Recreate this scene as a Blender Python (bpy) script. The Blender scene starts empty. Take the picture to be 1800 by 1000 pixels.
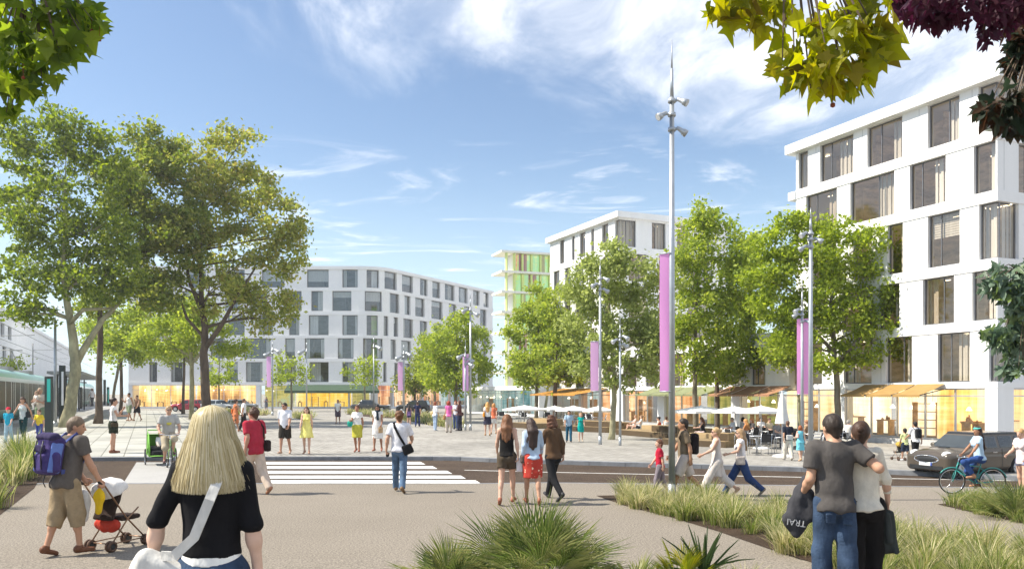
import bpy, math, random
import numpy as np
from mathutils import Vector, Matrix

R = math.radians
SC = bpy.context.scene
COL = SC.collection

# ------------------------------------------------------------------ camera, sky, sun, exposure
F, HZ, EYE = 1450.0, 692.0, 2.2          # focal length and horizon of an 1800 x 1000 frame, eye height in metres
cam_data = bpy.data.cameras.new('camera')
cam = bpy.data.objects.new('camera', cam_data)
COL.objects.link(cam)
cam.location = (0, 0, EYE)
cam.rotation_euler = (R(90), 0, 0)
cam_data.sensor_width = 36
cam_data.lens = 36 * F / 1800
cam_data.shift_y = (HZ - 500) / 1800
cam_data.clip_start = 0.1
cam_data.clip_end = 6000
SC.camera = cam

SUN_EL, SUN_AZ = 48.0, -92.0             # azimuth clockwise from +Y: the sun stands on the left
world = bpy.data.worlds.new('World')
SC.world = world
world.use_nodes = True
wn, wl = world.node_tree.nodes, world.node_tree.links
wn.clear()
w_out = wn.new('ShaderNodeOutputWorld')
w_bg = wn.new('ShaderNodeBackground')
w_bg.inputs['Strength'].default_value = 0.112
w_sky = wn.new('ShaderNodeTexSky')
w_sky.sky_type = 'NISHITA'
w_sky.sun_disc = False
w_sky.sun_elevation = R(SUN_EL)
w_sky.sun_rotation = R(SUN_AZ)
w_sky.air_density = 1.0
w_sky.dust_density = 0.6
w_sky.ozone_density = 1.3


def wmath(op, a, b=None, clamp=False):
    n = wn.new('ShaderNodeMath')
    n.operation = op
    n.use_clamp = clamp
    for i, v in enumerate((a, b)):
        if v is None:
            continue
        if isinstance(v, (int, float)):
            n.inputs[i].default_value = v
        else:
            wl.new(v, n.inputs[i])
    return n.outputs[0]


def wramp(v, a, b, o0=0.0, o1=1.0):
    n = wn.new('ShaderNodeMapRange')
    n.interpolation_type = 'SMOOTHSTEP'
    wl.new(v, n.inputs[0])
    n.inputs[1].default_value, n.inputs[2].default_value = a, b
    n.inputs[3].default_value, n.inputs[4].default_value = o0, o1
    return n.outputs[0]


w_tc = wn.new('ShaderNodeTexCoord')
w_sep = wn.new('ShaderNodeSeparateXYZ')
wl.new(w_tc.outputs['Generated'], w_sep.inputs[0])
dx, dy, dz = w_sep.outputs
zz = wmath('MAXIMUM', dz, 0.03)
cu, cv = wmath('DIVIDE', dx, zz), wmath('DIVIDE', dy, zz)
w_cmb = wn.new('ShaderNodeCombineXYZ')
wl.new(cu, w_cmb.inputs[0])
wl.new(cv, w_cmb.inputs[1])


def wnoise(scale, detail, rough, dist, rot, stretch):
    m = wn.new('ShaderNodeMapping')
    m.inputs['Rotation'].default_value = (0, 0, R(rot))
    m.inputs['Scale'].default_value = stretch
    wl.new(w_cmb.outputs[0], m.inputs[0])
    n = wn.new('ShaderNodeTexNoise')
    n.inputs['Scale'].default_value = scale
    n.inputs['Detail'].default_value = detail
    n.inputs['Roughness'].default_value = rough
    n.inputs['Distortion'].default_value = dist
    wl.new(m.outputs[0], n.inputs['Vector'])
    return n.outputs[0]


n_big = wnoise(1.1, 8, 0.62, 0.8, 35, (1, 0.6, 1))
n_fib = wnoise(1.7, 7, 0.62, 0.5, 50, (2.0, 0.75, 1))
n_wsp = wnoise(1.0, 8, 0.6, 2.2, -15, (0.7, 1.2, 1))
# a cirrus bank over the upper right part of the sky, clear blue to the left of it
az = wmath('DIVIDE', dx, wmath('MAXIMUM', dy, 0.05))
el = wmath('DIVIDE', dz, wmath('MAXIMUM', dy, 0.05))
edge = wmath('SUBTRACT', el, wmath('SUBTRACT', 0.385, wmath('MULTIPLY', az, 0.25)))
edge = wmath('ADD', edge, wmath('MULTIPLY', wmath('SUBTRACT', n_big, 0.5), 0.35))
bank = wramp(edge, -0.05, 0.10)
bank = wmath('MULTIPLY', bank, wramp(wmath('ADD', az, wmath('MULTIPLY', wmath('SUBTRACT', n_fib, 0.5), 0.5)), -0.36, -0.12))
fib = wramp(n_fib, 0.34, 0.70, 0.25, 1.0)
bank = wmath('MULTIPLY', bank, fib)
wisp = wmath('MULTIPLY', wramp(n_wsp, 0.50, 0.74), wramp(el, 0.34, 0.24))
wisp = wmath('MULTIPLY', wisp, 0.75)
cloud = wmath('ADD', wmath('MULTIPLY', bank, 0.95), wisp, True)
w_mix = wn.new('ShaderNodeMix')
w_mix.data_type = 'RGBA'
wl.new(cloud, w_mix.inputs['Factor'])
w_pale = wn.new('ShaderNodeMix')          # milky summer air towards the horizon
w_pale.data_type = 'RGBA'
wl.new(wmath('MULTIPLY', wmath('POWER', wramp(dz, 0.34, -0.02), 1.5), 0.85), w_pale.inputs['Factor'])
wl.new(w_sky.outputs[0], w_pale.inputs['A'])
w_pale.inputs['B'].default_value = (5.0, 6.35, 7.0, 1)
wl.new(w_pale.outputs['Result'], w_mix.inputs['A'])
w_mix.inputs['B'].default_value = (7.6, 7.75, 8.1, 1)
wl.new(w_mix.outputs['Result'], w_bg.inputs['Color'])
wl.new(w_bg.outputs[0], w_out.inputs['Surface'])

sun_data = bpy.data.lights.new('sun', 'SUN')
sun_data.energy = 5.0
sun_data.angle = R(0.5)
sun_data.color = (1.0, 0.925, 0.79)
sun = bpy.data.objects.new('sun', sun_data)
COL.objects.link(sun)
_sd = Vector((math.sin(R(SUN_AZ)) * math.cos(R(SUN_EL)), math.cos(R(SUN_AZ)) * math.cos(R(SUN_EL)), math.sin(R(SUN_EL))))
sun.rotation_euler = _sd.to_track_quat('Z', 'Y').to_euler()
sun.location = _sd * 60

SC.view_settings.view_transform = 'Standard'
SC.view_settings.look = 'None'
SC.view_settings.gamma = 1
SC.view_settings.use_curve_mapping = False
SC.view_settings.exposure = 0.70
SC.render.film_transparent = False
try:
    SC.cycles.max_bounces = 7
    SC.cycles.diffuse_bounces = 3
    SC.cycles.glossy_bounces = 3
    SC.cycles.transmission_bounces = 4
    SC.cycles.transparent_max_bounces = 8
    SC.cycles.caustics_reflective = False
    SC.cycles.caustics_refractive = False
except Exception:
    pass

rnd = random.Random(7)
rng = np.random.default_rng(7)


def ramp_z(y):
    """the near pavement climbs gently towards the viewpoint"""
    return 0.46 * min(max((11.0 - y) / 7.2, 0.0), 1.0)


def gp(px, py, z=0.0):
    """point of the level z seen at a pixel of the 1800 x 1000 frame"""
    y = (EYE - z) * F / (py - HZ)
    return Vector(((px - 900) / F * y, y, z))


def at(px, py, y):
    """point at distance y seen at a pixel"""
    return Vector(((px - 900) / F * y, y, EYE - (py - HZ) / F * y))


# ------------------------------------------------------------------ mesh helpers
def link(o, parent=None):
    COL.objects.link(o)
    if parent is not None:
        o.parent = parent
    return o


def tag(o, label=None, cat=None, group=None, kind=None):
    for k, v in (('label', label), ('category', cat), ('group', group), ('kind', kind)):
        if v:
            o[k] = v
    return o


def empty(name, loc=(0, 0, 0), rz=0.0, label=None, cat=None, group=None, s=1.0):
    o = bpy.data.objects.new(name, None)
    o.empty_display_size = 0.2
    link(o)
    o.location = loc
    o.rotation_euler = (0, 0, rz)
    o.scale = (s, s, s)
    return tag(o, label, cat, group)


def copy_tree(o, parent=None):
    c = o.copy()
    COL.objects.link(c)
    c.parent = parent
    for ch in [x for x in COL.objects if x.parent == o]:
        copy_tree(ch, c)
    return c


def mesh_np(name, v, q, mats, parent=None, smooth=True, mi=None):
    """mesh from arrays; q is (n,4) or (n,3)"""
    me = bpy.data.meshes.new(name)
    v = np.asarray(v, dtype=np.float32)
    q = np.asarray(q, dtype=np.int32)
    k = q.shape[1]
    me.vertices.add(len(v))
    me.vertices.foreach_set('co', v.ravel())
    me.loops.add(q.size)
    me.loops.foreach_set('vertex_index', q.ravel())
    me.polygons.add(len(q))
    me.polygons.foreach_set('loop_start', np.arange(0, q.size, k, dtype=np.int32))
    if mi is not None:
        me.polygons.foreach_set('material_index', np.asarray(mi, dtype=np.int32))
    me.polygons.foreach_set('use_smooth', np.full(len(q), smooth))
    me.update(calc_edges=True)
    for m in (mats if isinstance(mats, (list, tuple)) else [mats]):
        me.materials.append(m)
    o = bpy.data.objects.new(name, me)
    return link(o, parent)


class MB:
    """collects shapes and links them as one mesh object"""

    def __init__(self):
        self.v, self.f, self.m, self.s = [], [], [], []

    def add(self, vs, fs, m=0, smooth=False, M=None):
        b = len(self.v)
        self.v += [tuple(M @ Vector(p)) if M is not None else tuple(p) for p in vs]
        for f in fs:
            self.f.append(tuple(i + b for i in f))
            self.m.append(m)
            self.s.append(smooth)
        return self

    def box(self, lo, hi, m=0, M=None):
        (a, b, c), (d, e, f) = lo, hi
        vs = [(a, b, c), (d, b, c), (d, e, c), (a, e, c), (a, b, f), (d, b, f), (d, e, f), (a, e, f)]
        return self.add(vs, [(0, 3, 2, 1), (4, 5, 6, 7), (0, 1, 5, 4), (1, 2, 6, 5), (2, 3, 7, 6), (3, 0, 4, 7)], m, False, M)

    def rbox(self, lo, hi, r, m=0, M=None):
        """box with its vertical edges and top edges rounded off"""
        (a, b, c), (d, e, f) = lo, hi
        pts = []
        for cx, cy, a0 in ((d - r, e - r, 0), (a + r, e - r, 90), (a + r, b + r, 180), (d - r, b + r, 270)):
            for k in range(4):
                t = R(a0 + k * 30)
                pts.append((cx + r * math.cos(t), cy + r * math.sin(t)))
        mx, my = (a + d) / 2, (b + e) / 2
        rings = [(c, 1.0), (f - r * .7, 1.0), (f - r * .2, .0), (f, -1)]
        vs, fs, n = [], [], len(pts)
        for z, w in rings:
            ins = 0 if w == 1 else (r * .3 if w == 0 else r * .8)
            for x, y in pts:
                vs.append((x - math.copysign(ins, x - mx), y - math.copysign(ins, y - my), z))
        for k in range(3):
            for i in range(n):
                j = (i + 1) % n
                fs.append((k * n + i, k * n + j, (k + 1) * n + j, (k + 1) * n + i))
        fs.append(tuple(range(3 * n, 4 * n)))
        fs.append(tuple(reversed(range(n))))
        return self.add(vs, fs, m, False, M)

    def tube(self, pts, rad, n=8, m=0, M=None, caps=True, smooth=True):
        pts = [Vector(p) for p in pts]
        if isinstance(rad, (int, float)):
            rad = [rad] * len(pts)
        vs, fs = [], []
        u = None
        for i, p in enumerate(pts):
            d = (pts[min(i + 1, len(pts) - 1)] - pts[max(i - 1, 0)])
            d = d.normalized() if d.length > 1e-9 else Vector((0, 0, 1))
            if u is None:
                u = d.orthogonal().normalized()
            else:
                u = u - d * u.dot(d)
                u = u.normalized() if u.length > 1e-6 else d.orthogonal().normalized()
            w = d.cross(u)
            for k in range(n):
                a = 2 * math.pi * k / n
                vs.append(p + (u * math.cos(a) + w * math.sin(a)) * rad[i])
        for i in range(len(pts) - 1):
            for k in range(n):
                j = (k + 1) % n
                fs.append((i * n + k, i * n + j, (i + 1) * n + j, (i + 1) * n + k))
        self.add(vs, fs, m, smooth, M)
        if caps:
            L = len(pts) - 1
            b = len(self.v) - len(vs)
            self.f += [tuple(b + k for k in reversed(range(n))), tuple(b + L * n + k for k in range(n))]
            self.m += [m, m]
            self.s += [False, False]
        return self

    def lathe(self, prof, n=24, m=0, M=None, smooth=True):
        vs, fs = [], []
        for r, z in prof:
            for k in range(n):
                a = 2 * math.pi * k / n
                vs.append((r * math.cos(a), r * math.sin(a), z))
        for i in range(len(prof) - 1):
            for k in range(n):
                j = (k + 1) % n
                fs.append((i * n + k, i * n + j, (i + 1) * n + j, (i + 1) * n + k))
        return self.add(vs, fs, m, smooth, M)

    def ring(self, c, axis, r, rt, n=32, k=8, m=0):
        """torus"""
        c, axis = Vector(c), Vector(axis).normalized()
        u = axis.orthogonal().normalized()
        w = axis.cross(u)
        vs, fs = [], []
        for i in range(n):
            a = 2 * math.pi * i / n
            d = u * math.cos(a) + w * math.sin(a)
            for j in range(k):
                b = 2 * math.pi * j / k
                vs.append(c + d * (r + rt * math.cos(b)) + axis * rt * math.sin(b))
        for i in range(n):
            for j in range(k):
                i2, j2 = (i + 1) % n, (j + 1) % k
                fs.append((i * k + j, i2 * k + j, i2 * k + j2, i * k + j2))
        return self.add(vs, fs, m, True)

    def ball(self, c, r, m=0, n=10, M=None):
        if isinstance(r, (int, float)):
            r = (r, r, r)
        vs, fs = [], []
        h = n // 2
        for i in range(h + 1):
            t = math.pi * i / h
            for k in range(n):
                a = 2 * math.pi * k / n
                vs.append((c[0] + r[0] * math.sin(t) * math.cos(a), c[1] + r[1] * math.sin(t) * math.sin(a), c[2] + r[2] * math.cos(t)))
        for i in range(h):
            for k in range(n):
                j = (k + 1) % n
                fs.append((i * n + k, (i + 1) * n + k, (i + 1) * n + j, i * n + j))
        return self.add(vs, fs, m, True, M)

    def prism(self, poly, z0, z1, m=0, M=None):
        n = len(poly)
        vs = [(p[0], p[1], z0) for p in poly] + [(p[0], p[1], z1) for p in poly]
        fs = [tuple(reversed(range(n))), tuple(range(n, 2 * n))]
        fs += [(i, (i + 1) % n, (i + 1) % n + n, i + n) for i in range(n)]
        return self.add(vs, fs, m, False, M)

    def build(self, name, mats, parent=None):
        me = bpy.data.meshes.new(name)
        me.from_pydata(self.v, [], self.f)
        me.polygons.foreach_set('material_index', self.m)
        me.polygons.foreach_set('use_smooth', self.s)
        for mm in (mats if isinstance(mats, (list, tuple)) else [mats]):
            me.materials.append(mm)
        me.update()
        o = bpy.data.objects.new(name, me)
        return link(o, parent)


# ------------------------------------------------------------------ implicit surfaces (bodies, cloth, car shells)
def surface_net(f, lo, h):
    s = f < 0
    c = s[:-1, :-1, :-1].astype(np.int8)
    cnt = np.zeros(c.shape, np.int8)
    for a in (0, 1):
        for b in (0, 1):
            for d in (0, 1):
                cnt += s[a:s.shape[0] - 1 + a, b:s.shape[1] - 1 + b, d:s.shape[2] - 1 + d]
    act = (cnt > 0) & (cnt < 8)
    I, J, K = np.nonzero(act)
    idx = np.full(act.shape, -1, np.int64)
    idx[I, J, K] = np.arange(len(I))
    acc = np.zeros((len(I), 3))
    num = np.zeros(len(I))
    cor = [(a, b, d) for a in (0, 1) for b in (0, 1) for d in (0, 1)]
    for p in cor:
        for ax in range(3):
            if p[ax] == 1:
                continue
            q = list(p)
            q[ax] = 1
            fa = f[I + p[0], J + p[1], K + p[2]]
            fb = f[I + q[0], J + q[1], K + q[2]]
            cr = (fa < 0) != (fb < 0)
            t = np.where(cr, fa / np.where(cr, fa - fb, 1), 0)
            pos = np.tile(np.array(p, float), (len(I), 1))
            pos[:, ax] = t
            acc += pos * cr[:, None]
            num += cr
    v = (np.stack([I, J, K], 1) + acc / np.maximum(num, 1)[:, None]) * h + np.array(lo)
    quads = []
    for ax in range(3):
        o1, o2 = (ax + 1) % 3, (ax + 2) % 3
        n = list(f.shape)
        sl0 = [slice(None)] * 3
        sl1 = [slice(None)] * 3
        sl0[ax], sl1[ax] = slice(0, n[ax] - 1), slice(1, n[ax])
        sl0[o1] = sl1[o1] = slice(1, n[o1] - 1)
        sl0[o2] = sl1[o2] = slice(1, n[o2] - 1)
        a, b = s[tuple(sl0)], s[tuple(sl1)]
        e = np.argwhere(a != b)
        if not len(e):
            continue
        flip = a[tuple(e.T)]
        base = e.copy()
        base[:, o1] += 1
        base[:, o2] += 1

        def cell(d1, d2):
            g = base.copy()
            g[:, o1] += d1
            g[:, o2] += d2
            return idx[g[:, 0], g[:, 1], g[:, 2]]
        qd = np.stack([cell(-1, -1), cell(0, -1), cell(0, 0), cell(-1, 0)], 1)
        qd[~flip] = qd[~flip][:, ::-1]
        quads.append(qd)
    return v, np.concatenate(quads)


class SDF:
    def __init__(self, h):
        self.h, self.ops, self.lo, self.hi = h, [], np.full(3, 1e9), np.full(3, -1e9)

    def _grow(self, lo, hi):
        self.lo, self.hi = np.minimum(self.lo, lo), np.maximum(self.hi, hi)

    def cap(self, a, b, ra, rb=None, k=.03, flat=None, ca=False, cb=False, sub=False, cut=None):
        a, b = np.array(a, float), np.array(b, float)
        rb = ra if rb is None else rb
        m = max(ra, rb)
        lo, hi = np.minimum(a, b) - m, np.maximum(a, b) + m
        if not sub:
            self._grow(lo, hi)
        self.ops.append(('cap', lo, hi, k, sub, (a, b, ra, rb, flat, ca, cb), cut))
        return self

    def ell(self, c, r, k=.03, M=None, sub=False, cut=None):
        c, r = np.array(c, float), np.array(r, float) * np.ones(3)
        m = r.max()
        if not sub:
            self._grow(c - m, c + m)
        self.ops.append(('ell', c - m, c + m, k, sub, (c, r, M), cut))
        return self

    def box(self, c, r, rad=.03, k=.03, M=None, sub=False, cut=None):
        c, r = np.array(c, float), np.array(r, float)
        m = np.linalg.norm(r) if M is not None else r
        if not sub:
            self._grow(c - m, c + m)
        self.ops.append(('box', c - m, c + m, k, sub, (c, r, rad, M), cut))
        return self

    def field(self, wr=0.0, wf=30.0, seed=0):
        h = self.h
        lo = self.lo - 4 * h
        n = np.ceil((self.hi + 4 * h - lo) / h).astype(int) + 1
        f = np.full(n, 1.0, np.float32)
        ax = [lo[i] + h * np.arange(n[i]) for i in range(3)]
        for kind, l, u, k, sub, par, cut in self.ops:
            mg = k + 3 * h
            i0 = np.clip(np.floor((l - mg - lo) / h).astype(int), 0, n - 1)
            i1 = np.clip(np.ceil((u + mg - lo) / h).astype(int) + 1, 1, n)
            sl = tuple(slice(i0[i], i1[i]) for i in range(3))
            X, Y, Z = ax[0][sl[0]][:, None, None], ax[1][sl[1]][None, :, None], ax[2][sl[2]][None, None, :]
            if kind == 'cap':
                a, b, ra, rb, flat, ca, cb = par
                d = b - a
                L2 = max(float(d @ d), 1e-9)
                t = ((X - a[0]) * d[0] + (Y - a[1]) * d[1] + (Z - a[2]) * d[2]) / L2
                tc = np.clip(t, 0, 1)
                qx, qy, qz = X - a[0] - tc * d[0], Y - a[1] - tc * d[1], Z - a[2] - tc * d[2]
                q2 = qx * qx + qy * qy + qz * qz
                if flat is not None:
                    nv, kk = flat
                    cc = qx * nv[0] + qy * nv[1] + qz * nv[2]
                    q2 = q2 + cc * cc * (1 / kk ** 2 - 1)
                D = np.sqrt(q2) - (ra + tc * (rb - ra))
                if flat is not None:
                    D = D * (0.5 + 0.5 * kk)
                L = math.sqrt(L2)
                if ca:
                    D = np.maximum(D, -t * L)
                if cb:
                    D = np.maximum(D, (t - 1) * L)
            else:
                c = par[0]
                r, M = par[1], par[-1]
                qx, qy, qz = X - c[0], Y - c[1], Z - c[2]
                if M is not None:
                    qx, qy, qz = (M[0][i] * qx + M[1][i] * qy + M[2][i] * qz for i in range(3))
                if kind == 'ell':
                    k0 = np.sqrt((qx / r[0]) ** 2 + (qy / r[1]) ** 2 + (qz / r[2]) ** 2)
                    D = (k0 - 1) * r.min() * np.where(k0 > 1, 1, 1)
                else:
                    rad = par[2]
                    ex, ey, ez = np.abs(qx) - r[0] + rad, np.abs(qy) - r[1] + rad, np.abs(qz) - r[2] + rad
                    D = np.sqrt(np.maximum(ex, 0) ** 2 + np.maximum(ey, 0) ** 2 + np.maximum(ez, 0) ** 2) + np.minimum(np.maximum(ex, np.maximum(ey, ez)), 0) - rad
            if cut:
                for nv, cc in cut:
                    D = np.maximum(D, X * nv[0] + Y * nv[1] + Z * nv[2] - cc)
            g = f[sl]
            if sub:
                f[sl] = np.maximum(g, -D)
            else:
                hh = np.clip(.5 + .5 * (D - g) / max(k, 1e-5), 0, 1)
                f[sl] = D * (1 - hh) + g * hh - k * hh * (1 - hh)
        if wr:
            X, Y, Z = ax[0][:, None, None], ax[1][None, :, None], ax[2][None, None, :]
            r2 = np.random.default_rng(seed)
            for _ in range(4):
                kx, ky, kz = r2.normal(size=3) * wf
                f += (wr * .5 * np.sin(kx * X + ky * Y + kz * .6 * Z + r2.uniform(0, 6))).astype(np.float32)
        return f, lo

    def build(self, name, mats, parent=None, wr=0.0, wf=30.0, seed=0, extra=None):
        f, lo = self.field(wr, wf, seed)
        v, q = surface_net(f, lo, self.h)
        if extra is not None and len(extra.v):
            b = len(v)
            v = np.concatenate([v, np.array(extra.v)])
            q = np.concatenate([q, np.array([fc if len(fc) == 4 else (fc[0], fc[1], fc[2], fc[2]) for fc in extra.f if len(fc) == 4]) + b])
        return mesh_np(name, v, q, mats, parent)


# ------------------------------------------------------------------ materials
MATS = {}


def new_mat(name):
    m = bpy.data.materials.new(name)
    m.use_nodes = True
    nt = m.node_tree
    return m, nt.nodes, nt.links, nt.nodes['Principled BSDF']


def mat(name, col, rough=.6, metal=0.0, var=.15, scale=6.0, bump=0.0, bscale=60.0, spec=.4, emit=None, es=1.0, detail=4, stretch=None, alpha=None, sub=0):
    if name in MATS:
        return MATS[name]
    m, N, L, B = new_mat(name)
    B.inputs['Roughness'].default_value = rough
    B.inputs['Metallic'].default_value = metal
    B.inputs['Specular IOR Level'].default_value = spec
    tc = N.new('ShaderNodeTexCoord')
    vec = tc.outputs['Object']
    if stretch:
        mp = N.new('ShaderNodeMapping')
        mp.inputs['Scale'].default_value = stretch
        L.new(vec, mp.inputs[0])
        vec = mp.outputs[0]
    if var:
        n = N.new('ShaderNodeTexNoise')
        n.inputs['Scale'].default_value = scale
        n.inputs['Detail'].default_value = detail
        n.inputs['Roughness'].default_value = .65
        L.new(vec, n.inputs['Vector'])
        mr = N.new('ShaderNodeMapRange')
        mr.inputs[1].default_value, mr.inputs[2].default_value = .3, .7
        L.new(n.outputs[0], mr.inputs[0])
        mx = N.new('ShaderNodeMix')
        mx.data_type = 'RGBA'
        L.new(mr.outputs[0], mx.inputs['Factor'])
        mx.inputs['A'].default_value = tuple(min(c * (1 - var), 1) for c in col) + (1,)
        mx.inputs['B'].default_value = tuple(min(c * (1 + var), .95) for c in col) + (1,)
        L.new(mx.outputs['Result'], B.inputs['Base Color'])
    else:
        B.inputs['Base Color'].default_value = tuple(col) + (1,)
    if bump:
        n2 = N.new('ShaderNodeTexNoise')
        n2.inputs['Scale'].default_value = bscale
        n2.inputs['Detail'].default_value = 3
        L.new(vec, n2.inputs['Vector'])
        b = N.new('ShaderNodeBump')
        b.inputs['Strength'].default_value = bump
        b.inputs['Distance'].default_value = .02
        L.new(n2.outputs[0], b.inputs['Height'])
        L.new(b.outputs[0], B.inputs['Normal'])
    if emit:
        B.inputs['Emission Color'].default_value = tuple(emit) + (1,)
        B.inputs['Emission Strength'].default_value = es
    MATS[name] = m
    return m


def leaf_mat(name, cols, trans=.45, rough=.5):
    """one colour per leaf, light passing through"""
    if name in MATS:
        return MATS[name]
    m, N, L, B = new_mat(name)
    g = N.new('ShaderNodeNewGeometry')
    r = N.new('ShaderNodeValToRGB')
    el = r.color_ramp.elements
    while len(el) < len(cols):
        el.new(.5)
    for i, c in enumerate(cols):
        el[i].position = i / (len(cols) - 1)
        el[i].color = tuple(c) + (1,)
    L.new(g.outputs['Random Per Island'], r.inputs[0])
    L.new(r.outputs[0], B.inputs['Base Color'])
    B.inputs['Roughness'].default_value = rough
    B.inputs['Specular IOR Level'].default_value = .25
    t = N.new('ShaderNodeBsdfTranslucent')
    hs = N.new('ShaderNodeHueSaturation')
    hs.inputs['Value'].default_value = 2.0
    hs.inputs['Saturation'].default_value = 1.1
    L.new(r.outputs[0], hs.inputs['Color'])
    L.new(hs.outputs[0], t.inputs['Color'])
    ms = N.new('ShaderNodeMixShader')
    ms.inputs[0].default_value = trans
    L.new(B.outputs[0], ms.inputs[1])
    L.new(t.outputs[0], ms.inputs[2])
    L.new(ms.outputs[0], N['Material Output'].inputs['Surface'])
    MATS[name] = m
    return m


def glass_mat(name, tint=(.75, .8, .8), base=.10):
    """window pane: lets the room behind through, mirrors the sky at a slant"""
    if name in MATS:
        return MATS[name]
    m, N, L, B = new_mat(name)
    N.remove(B)
    tr = N.new('ShaderNodeBsdfTransparent')
    tr.inputs[0].default_value = tuple(tint) + (1,)
    gl = N.new('ShaderNodeBsdfGlossy')
    gl.inputs['Roughness'].default_value = .03
    gl.inputs['Color'].default_value = (.9, .95, 1, 1)
    fr = N.new('ShaderNodeLayerWeight')      # same from both sides, so sunlight reaches the room
    fr.inputs[0].default_value = .5
    pw = N.new('ShaderNodeMath')
    pw.operation = 'POWER'
    L.new(fr.outputs['Facing'], pw.inputs[0])
    pw.inputs[1].default_value = 4.0
    ad = N.new('ShaderNodeMath')
    ad.operation = 'ADD'
    ad.use_clamp = True
    L.new(pw.outputs[0], ad.inputs[0])
    ad.inputs[1].default_value = base + .04
    tc = N.new('ShaderNodeTexCoord')
    nz = N.new('ShaderNodeTexNoise')
    nz.inputs['Scale'].default_value = .9
    bp = N.new('ShaderNodeBump')
    bp.inputs['Strength'].default_value = .05
    L.new(tc.outputs['Object'], nz.inputs['Vector'])
    L.new(nz.outputs[0], bp.inputs['Height'])
    L.new(bp.outputs[0], gl.inputs['Normal'])
    ms = N.new('ShaderNodeMixShader')
    L.new(ad.outputs[0], ms.inputs[0])
    L.new(tr.outputs[0], ms.inputs[1])
    L.new(gl.outputs[0], ms.inputs[2])
    L.new(ms.outputs[0], N['Material Output'].inputs['Surface'])
    MATS[name] = m
    return m


def ground_mat(name, c1, c2, fine=60.0, coarse=.35, rough=.9, bump=.35, speck=.25):
    m, N, L, B = new_mat(name)
    B.inputs['Roughness'].default_value = rough
    B.inputs['Specular IOR Level'].default_value = .2
    tc = N.new('ShaderNodeTexCoord')

    def noise(sc, det=4):
        n = N.new('ShaderNodeTexNoise')
        n.inputs['Scale'].default_value = sc
        n.inputs['Detail'].default_value = det
        n.inputs['Roughness'].default_value = .7
        L.new(tc.outputs['Object'], n.inputs['Vector'])
        return n.outputs[0]
    a, b, d = noise(coarse, 5), noise(fine, 3), noise(fine * 1.5, 4)
    r = N.new('ShaderNodeMapRange')
    r.inputs[1].default_value, r.inputs[2].default_value = .3, .7
    L.new(a, r.inputs[0])
    mx = N.new('ShaderNodeMix')
    mx.data_type = 'RGBA'
    L.new(r.outputs[0], mx.inputs['Factor'])
    mx.inputs['A'].default_value = tuple(c1) + (1,)
    mx.inputs['B'].default_value = tuple(c2) + (1,)
    ad = N.new('ShaderNodeMath')
    ad.operation = 'ADD'
    L.new(b, ad.inputs[0])
    L.new(d, ad.inputs[1])
    sp = N.new('ShaderNodeMapRange')
    sp.inputs[1].default_value, sp.inputs[2].default_value = .75, 1.25
    sp.inputs[3].default_value, sp.inputs[4].default_value = 1 - speck, 1 + speck
    L.new(ad.outputs[0], sp.inputs[0])
    mu = N.new('ShaderNodeMix')
    mu.data_type = 'RGBA'
    mu.blend_type = 'MULTIPLY'
    mu.inputs['Factor'].default_value = 1
    L.new(mx.outputs['Result'], mu.inputs['A'])
    L.new(sp.outputs[0], mu.inputs['B'])
    L.new(mu.outputs['Result'], B.inputs['Base Color'])
    bp = N.new('ShaderNodeBump')
    bp.inputs['Strength'].default_value = bump
    bp.inputs['Distance'].default_value = .03
    L.new(ad.outputs[0], bp.inputs['Height'])
    L.new(bp.outputs[0], B.inputs['Normal'])
    MATS[name] = m
    return m


def paver_mat(name, c1, c2, mortar, bw, bh, rot, msize=.012):
    m, N, L, B = new_mat(name)
    B.inputs['Roughness'].default_value = .85
    B.inputs['Specular IOR Level'].default_value = .25
    tc = N.new('ShaderNodeTexCoord')
    mp = N.new('ShaderNodeMapping')
    mp.inputs['Rotation'].default_value = (0, 0, rot)
    L.new(tc.outputs['Object'], mp.inputs[0])
    br = N.new('ShaderNodeTexBrick')
    br.inputs['Scale'].default_value = 1
    br.inputs['Brick Width'].default_value = bw
    br.inputs['Row Height'].default_value = bh
    br.inputs['Mortar Size'].default_value = msize
    br.inputs['Color1'].default_value = tuple(c1) + (1,)
    br.inputs['Color2'].default_value = tuple(c2) + (1,)
    br.inputs['Mortar'].default_value = tuple(mortar) + (1,)
    L.new(mp.outputs[0], br.inputs['Vector'])
    n = N.new('ShaderNodeTexNoise')
    n.inputs['Scale'].default_value = .25
    n.inputs['Detail'].default_value = 8
    n.inputs['Roughness'].default_value = .7
    L.new(tc.outputs['Object'], n.inputs['Vector'])
    r = N.new('ShaderNodeMapRange')
    r.inputs[1].default_value, r.inputs[2].default_value = .3, .7
    r.inputs[3].default_value, r.inputs[4].default_value = .70, 1.16
    L.new(n.outputs[0], r.inputs[0])
    mu = N.new('ShaderNodeMix')
    mu.data_type = 'RGBA'
    mu.blend_type = 'MULTIPLY'
    mu.inputs['Factor'].default_value = 1
    L.new(br.outputs[0], mu.inputs['A'])
    L.new(r.outputs[0], mu.inputs['B'])
    L.new(mu.outputs['Result'], B.inputs['Base Color'])
    MATS[name] = m
    return m


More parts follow.
